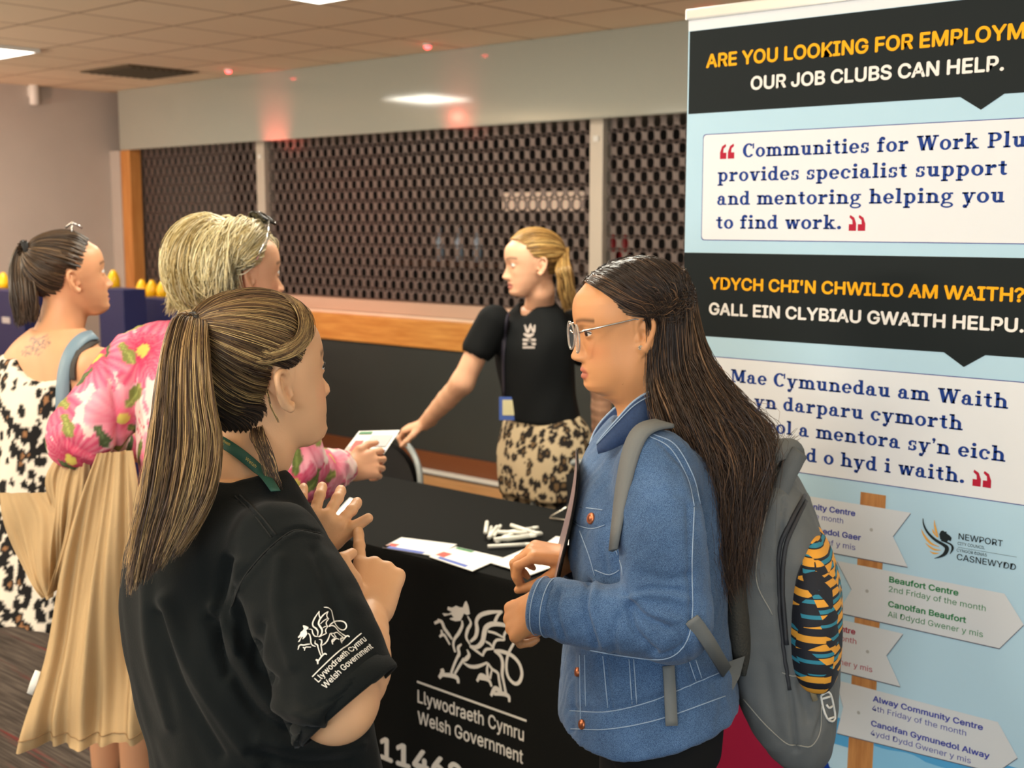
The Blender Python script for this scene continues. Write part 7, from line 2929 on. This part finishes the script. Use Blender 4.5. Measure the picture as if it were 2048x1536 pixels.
def floral_cols(V, N, seed=2):
    """pink blossoms with yellow hearts, leaves and sprays of small dots on a cream ground, worked out on the cloth"""
    rs_ = np.random.RandomState(seed)
    C = np.tile(srgb((240, 214, 206)), (len(V), 1))
    n = wnoise(V, 30, seed=3)
    C = C * (1 - .5 * np.clip(n - .1, 0, 1))[:, None] + srgb((236, 150, 172)) * (.5 * np.clip(n - .1, 0, 1))[:, None]

    def centres(k, dmin):
        out = []
        for _ in range(6000):
            i = rs_.randint(len(V))
            if all(np.linalg.norm(V[i] - V[j]) > dmin for j in out):
                out.append(i)
                if len(out) >= k:
                    break
        return out

    def local(i, r):
        d = V - V[i]
        m = (np.linalg.norm(d, axis=1) < r) & (N @ N[i] > .1)
        a = np.cross(N[i], (0.3, .2, .9))
        a /= np.linalg.norm(a)
        b = np.cross(N[i], a)
        return m, d[m] @ a, d[m] @ b
    for i in centres(60, .090):                                     # sprays of dots
        m, x, y = local(i, .045)
        idx = np.where(m)[0]
        for _ in range(26):
            q = rs_.randn(2) * .017
            k = np.hypot(x - q[0], y - q[1]) < .0045
            C[idx[k]] = srgb([(214, 60, 96), (236, 120, 146), (250, 236, 226)][rs_.randint(3)])
    for q_, i in enumerate(centres(44, .122)):                      # blossoms
        R = .088 * (.8 + .4 * rs_.rand())
        m, x, y = local(i, R * 1.1)
        R = R * (.9 + .2 * rs_.rand())
        r, a = np.hypot(x, y), np.arctan2(y, x)
        npet = rs_.randint(7, 12)
        ph = rs_.rand() * 6.28
        pet = np.abs(np.cos(npet / 2 * a + ph))
        edge = R * (.66 + .34 * pet ** .6)
        inside = r < edge
        idx = np.where(m)[0][inside]
        t = np.clip(r[inside] / edge[inside], 0, 1)[:, None]
        deep, pale = [((196, 30, 78), (234, 104, 140)), ((206, 52, 96), (242, 160, 178)), ((178, 26, 70), (224, 84, 124))][q_ % 3]
        vein = (.5 + .5 * np.cos(npet * 3 * a[inside] + ph))[:, None] * .35
        col_ = srgb(deep) * (1 - t) + srgb(pale) * t
        col_ = col_ * (1 - vein) + srgb((250, 214, 218)) * vein * t + srgb(deep) * vein * (1 - t)
        C[idx] = col_
        heart = (r < R * .17)
        C[np.where(m)[0][heart]] = srgb((206, 186, 92))
    for i in centres(95, .060):                                    # leaves
        m, x, y = local(i, .05)
        t = rs_.rand() * 6.28
        u, w = x * math.cos(t) + y * math.sin(t), -x * math.sin(t) + y * math.cos(t)
        k = (u / .034) ** 2 + (w / (.014 + .004 * np.sin(u * 120))) ** 2 < 1
        c = srgb([(112, 124, 66), (150, 152, 84), (92, 108, 72)][rs_.randint(3)])
        idx = np.where(m)[0][k]
        C[idx] = c * (.8 + .5 * (np.abs(w[k]) < .0022))[:, None]
    return C


raw_mesh('floral_jacket', V, Q, M_print_cloth, fperson, E_FOOT, col=floral_cols(V, vnormals(V, Q)))
FT = bvh(V, Q)
# beige trousers
M_beige = mat('beige_cotton', (186, 158, 118), 0.8, spec=0.2, noise=(5, 0.06), bump=(300, 0.1))
legs(fperson, M_beige, P(425, 1080, 3.06), et_l, et_f, .98, mat('pale_shoe', (224, 214, 204), 0.6), r=(.100, .075, .068))
# hair: thick, layered blonde, darker underneath behind the ear
rs = np.random.RandomState(21)
PALE = [(218, 200, 146), (240, 228, 184), (190, 166, 108), (158, 134, 84), (246, 238, 206)]
cv, cq = hair_cap(efr, .005, .006)
n = 5200
az, el = roots(rs, n)
root = sdir(az, el)
side = np.sign(az)
a_ = np.clip(np.abs(az) * .55 + 88 + 18 * rs.randn(n), 92, 180)
low = -30 - 38 * rs.rand(n)
tuck = (az < 4) & (az > -112)
a_ = np.where(tuck, 114 + 22 * rs.rand(n), a_)
low = np.where(tuck, 8 - 20 * rs.rand(n), low)
anch = sdir(side * a_, low)
ctrl = []
puff = .016 + .018 * rs.rand(n)
lockE = np.floor((az + 4 * rs.randn(n)) / 11).astype(int) % 40
puff = puff + .016 * np.random.RandomState(2).rand(40)[lockE] * (1 - tuck)
puff = np.where(tuck, .010 + .008 * rs.rand(n) + .006 * (el > 45), puff)
for t in np.linspace(0, 1, 6):
    d = slerp(root, anch, np.full((n, 1), t))
    ctrl.append(efr.w(scalp(d, .005 if t == 0 else puff * (.7 + 1.1 * math.sin(PI * t * .8)))))
end = ctrl[-1] - UPZ * (.04 + .07 * rs.rand(n))[:, None] - RT * (.030 * rs.rand(n))[:, None] + rs.randn(n, 3) * .012
ctrl.append(end)
S_ = resample(np.stack(ctrl, 1), 24)
S_ = S_ + (np.sin(np.linspace(0, 7, 24)[None] + rs.rand(n, 1) * 6.3) * np.linspace(.001, .007, 24)[None])[..., None] * rs.randn(n, 1, 3)
Cc = .5 * pick(rs, n, PALE, [3, 3, 2, 1.2, 1.5]) + .5 * pick(rs, 40, PALE, [3, 3, 2, 1.2, 1.5])[lockE]
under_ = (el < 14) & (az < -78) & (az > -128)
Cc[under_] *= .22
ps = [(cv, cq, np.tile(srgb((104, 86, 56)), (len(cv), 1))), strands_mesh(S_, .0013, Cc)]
nb = 1500
azb, elb = 118 + 112 * rs.rand(nb), -28 + 40 * rs.rand(nb)
db = sdir(azb, elb)
tb2 = rs.rand(nb)
c0b = [efr.w(scalp(db, .006)), efr.w(scalp(sdir(azb, elb - 16), .030 + .014 * rs.rand(nb)))]
lockB = np.random.RandomState(9).rand(30)[(tb2 * 29.9).astype(int)]
e1b = np.array([P(348 + 100 * x + 4 * rs.randn(), 585 + 10 * rs.randn(), 3.03 + .06 * rs.rand()) for x in tb2])
e2b = np.array([P(336 + 104 * x - 10 * l + 4 * rs.randn(), 606 + 26 * l + 6 * rs.randn(), 3.02 + .06 * rs.rand()) for x, l in zip(tb2, lockB)])
Sb = resample(np.stack(c0b + [e1b, e2b], 1), 22)
ps.append(strands_mesh(Sb, .0013, .5 * pick(rs, nb, PALE, [3, 3, 2, 1.2, 1.5]) + .5 * pick(rs, 30, PALE, [3, 3, 2, 1.2, 1.5])[(tb2 * 29.9).astype(int)]))
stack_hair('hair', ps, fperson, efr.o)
# spectacles pushed up into the hair
sg = MB()
e0 = efr.w(scalp(sdir(np.array([-88.0]), np.array([4.0]))[0], .030))
e1 = efr.w(scalp(sdir(np.array([-52.0]), np.array([46.0]))[0], .046))
sg.tube([e0, (e0 + e1) / 2 + efr.d((.004, -.022, .006)), e1], .0032, 8)
sgo = sg.build('spectacle_arm', M_silver, fperson, True, e0)
mb = MB()
for az_ in (-34, 20):
    c = efr.w(scalp(sdir(np.array([float(az_)]), np.array([52.0]))[0], .040))
    nrm = c - efr.w(SK_C)
    nrm /= np.linalg.norm(nrm)
    f2 = Frame(c, nrm, UPZ)
    ring = [f2.w((0, .027 * math.cos(t), .024 * math.sin(t))) for t in np.linspace(0, 2 * PI, 29)]
    mb.tube(ring, .0034, 8, cap=False)
    mb.add([p + nrm * .001 for p in ring[:-1]], [tuple(range(28))])
mb.build('spectacle_lens', mat('dark_lens', (16, 16, 18), 0.15), fperson, True, e0)

# leaflet in the reaching hand
lf = [PL(*p, 1, 2.42) for p in ((683, 908), (722, 862), (800, 858), (770, 905))]
lc = [P(683, 908, 3.37), P(718, 862, 3.47), P(800, 860, 3.52), P(768, 908, 3.42)]
mb = MB()
nq = np.cross(lc[1] - lc[0], lc[3] - lc[0])
nq /= np.linalg.norm(nq)
vs = [p for p in lc] + [p + nq * .0012 for p in lc]
mb.add(vs, [(0, 1, 2, 3), (7, 6, 5, 4), (0, 4, 5, 1), (1, 5, 6, 2), (2, 6, 7, 3), (3, 7, 4, 0)])
hl_ = mb.build('leaflet', M_paper, None, False, lc[0])
tag(hl_, 'printed leaflet held out by the floral sleeve near the chair', 'leaflet')


def bil(a, b, k):
    return (lc[0] * (1 - a) + lc[3] * a) * (1 - b) + (lc[1] * (1 - a) + lc[2] * a) * b + (nq if (nq @ (CAMP - lc[0])) > 0 else -nq) * (.0018 + .0002 * k)


for nm, m, (a0, b0, a1, b1) in (('green_heading', M_green, (.05, .84, .36, .94)), ('red_picture', M_red, (.10, .10, .30, .55)), ('blue_band', M_blue, (.34, .02, .98, .16)), ('pink_picture', M_pinkp, (.02, .02, .16, .30)), ('text_block', mat('print_grey', (196, 196, 196), .6), (.40, .30, .92, .78))):
    MB().add([bil(a0, b0, 1), bil(a1, b0, 1), bil(a1, b1, 1), bil(a0, b1, 1)], [(0, 1, 2, 3)]).build(nm, m, hl_, False, lc[0])

# beige coat hung over the left forearm
coat = thing('coat', 'beige coat draped over the arm of the floral jacket', 'coat', P(190, 1200, 2.98))
c0_ = P(190, 1200, 2.98)


def cloth_sheet(rows, name, folds, amp, phase=0.0, seed=0):
    """hanging cloth through picture rows of (left point, right point); folds ripple it in depth"""
    L = np.array([P(*r[0]) for r in rows])
    R_ = np.array([P(*r[1]) for r in rows])
    Ls, _ = spline2(L, np.ones(len(L)), 8)
    Rs, _ = spline2(R_, np.ones(len(R_)), 8)
    m = len(Ls)
    nn = 60
    s = np.linspace(0, 1, nn)
    G = Ls[:, None] * (1 - s)[None, :, None] + Rs[:, None] * s[None, :, None]
    k = np.linspace(0, 1, m)[:, None]
    rip = np.sin(2 * PI * folds * s[None] + phase + 1.2 * k) * .6 + np.sin(2 * PI * folds * 2.3 * s[None] + phase * 2 - 1.5 * k) * .4
    rip = rip + 1.2 * np.sin(PI * s[None]) + .55 * np.sin(2 * PI * (folds * .6 * s[None] + 1.3 * k + seed)) + .25 * np.sin(2 * PI * (folds * 3.7 * s[None] - .8 * k))
    G = G - FH * (amp * rip * (.35 + .65 * k))[..., None]
    mb = MB().grid(G)
    mb.grid((G + FH * .004)[:, ::-1])
    e = np.concatenate([G[-1], (G[-1] + FH * .004)[::-1]])
    mb.add(e, [(i, i + 1, 2 * nn - 2 - i, 2 * nn - 1 - i) for i in range(nn - 1)])
    for c in (0, -1):
        e = np.concatenate([G[:, c], (G[:, c] + FH * .004)[::-1]])
        mb.add(e, [(i, i + 1, 2 * m - 2 - i, 2 * m - 1 - i) for i in range(m - 1)])
    return mb.build(name, M_beige, coat, True, c0_), G


body, G_ = cloth_sheet([((196, 905, 3.02), (268, 900, 2.99)), ((160, 1010, 3.0), (282, 1000, 2.97)), ((122, 1150, 2.98), (290, 1150, 2.96)), ((92, 1310, 2.97), (296, 1300, 2.96)), ((62, 1420, 2.96), (300, 1420, 2.95)), ((46, 1492, 2.96), (305, 1470, 2.95))], 'coat_body', 2.1, .034, .6)
MB().tube([P(76, 1342, 2.955), P(68, 1366, 2.955), P(60, 1388, 2.955)], [.007, .009, .008], 8, flat=(FH, .3)).build('white_tag', M_paper, coat, True, c0_)
hem_ = G_[-4] - FH * .003
mb = MB().tube(hem_, .0012, 5)
mb.build('hem_stitching', mat('coat_stitching', (150, 120, 84), .8), coat, True, c0_)
cloth_sheet([((0, 985, 3.16), (96, 985, 3.10)), ((10, 1040, 3.15), (118, 1030, 3.08)), ((30, 1100, 3.14), (112, 1110, 3.07)), ((62, 1155, 3.12), (106, 1170, 3.06)), ((92, 1190, 3.10), (104, 1196, 3.06))], 'coat_lapel', 1.3, .018, 1.0)
cloth_sheet([((118, 905, 3.10), (180, 912, 3.03)), ((92, 960, 3.09), (176, 980, 3.02)), ((104, 1030, 3.08), (152, 1050, 3.01)), ((108, 1100, 3.07), (132, 1120, 3.01)), ((104, 1170, 3.06), (116, 1180, 3.01))], 'coat_sleeve', 2.2, .026, 2.0)
M_lining = mat('dark_lining', (44, 38, 34), .8)
b2, _ = cloth_sheet([((128, 900, 3.10), (222, 905, 3.05)), ((140, 960, 3.10), (205, 970, 3.04)), ((150, 1010, 3.09), (178, 1020, 3.03))], 'coat_lining', 1.5, .012, .3)
b2.data.materials.clear()
b2.data.materials.append(M_lining)
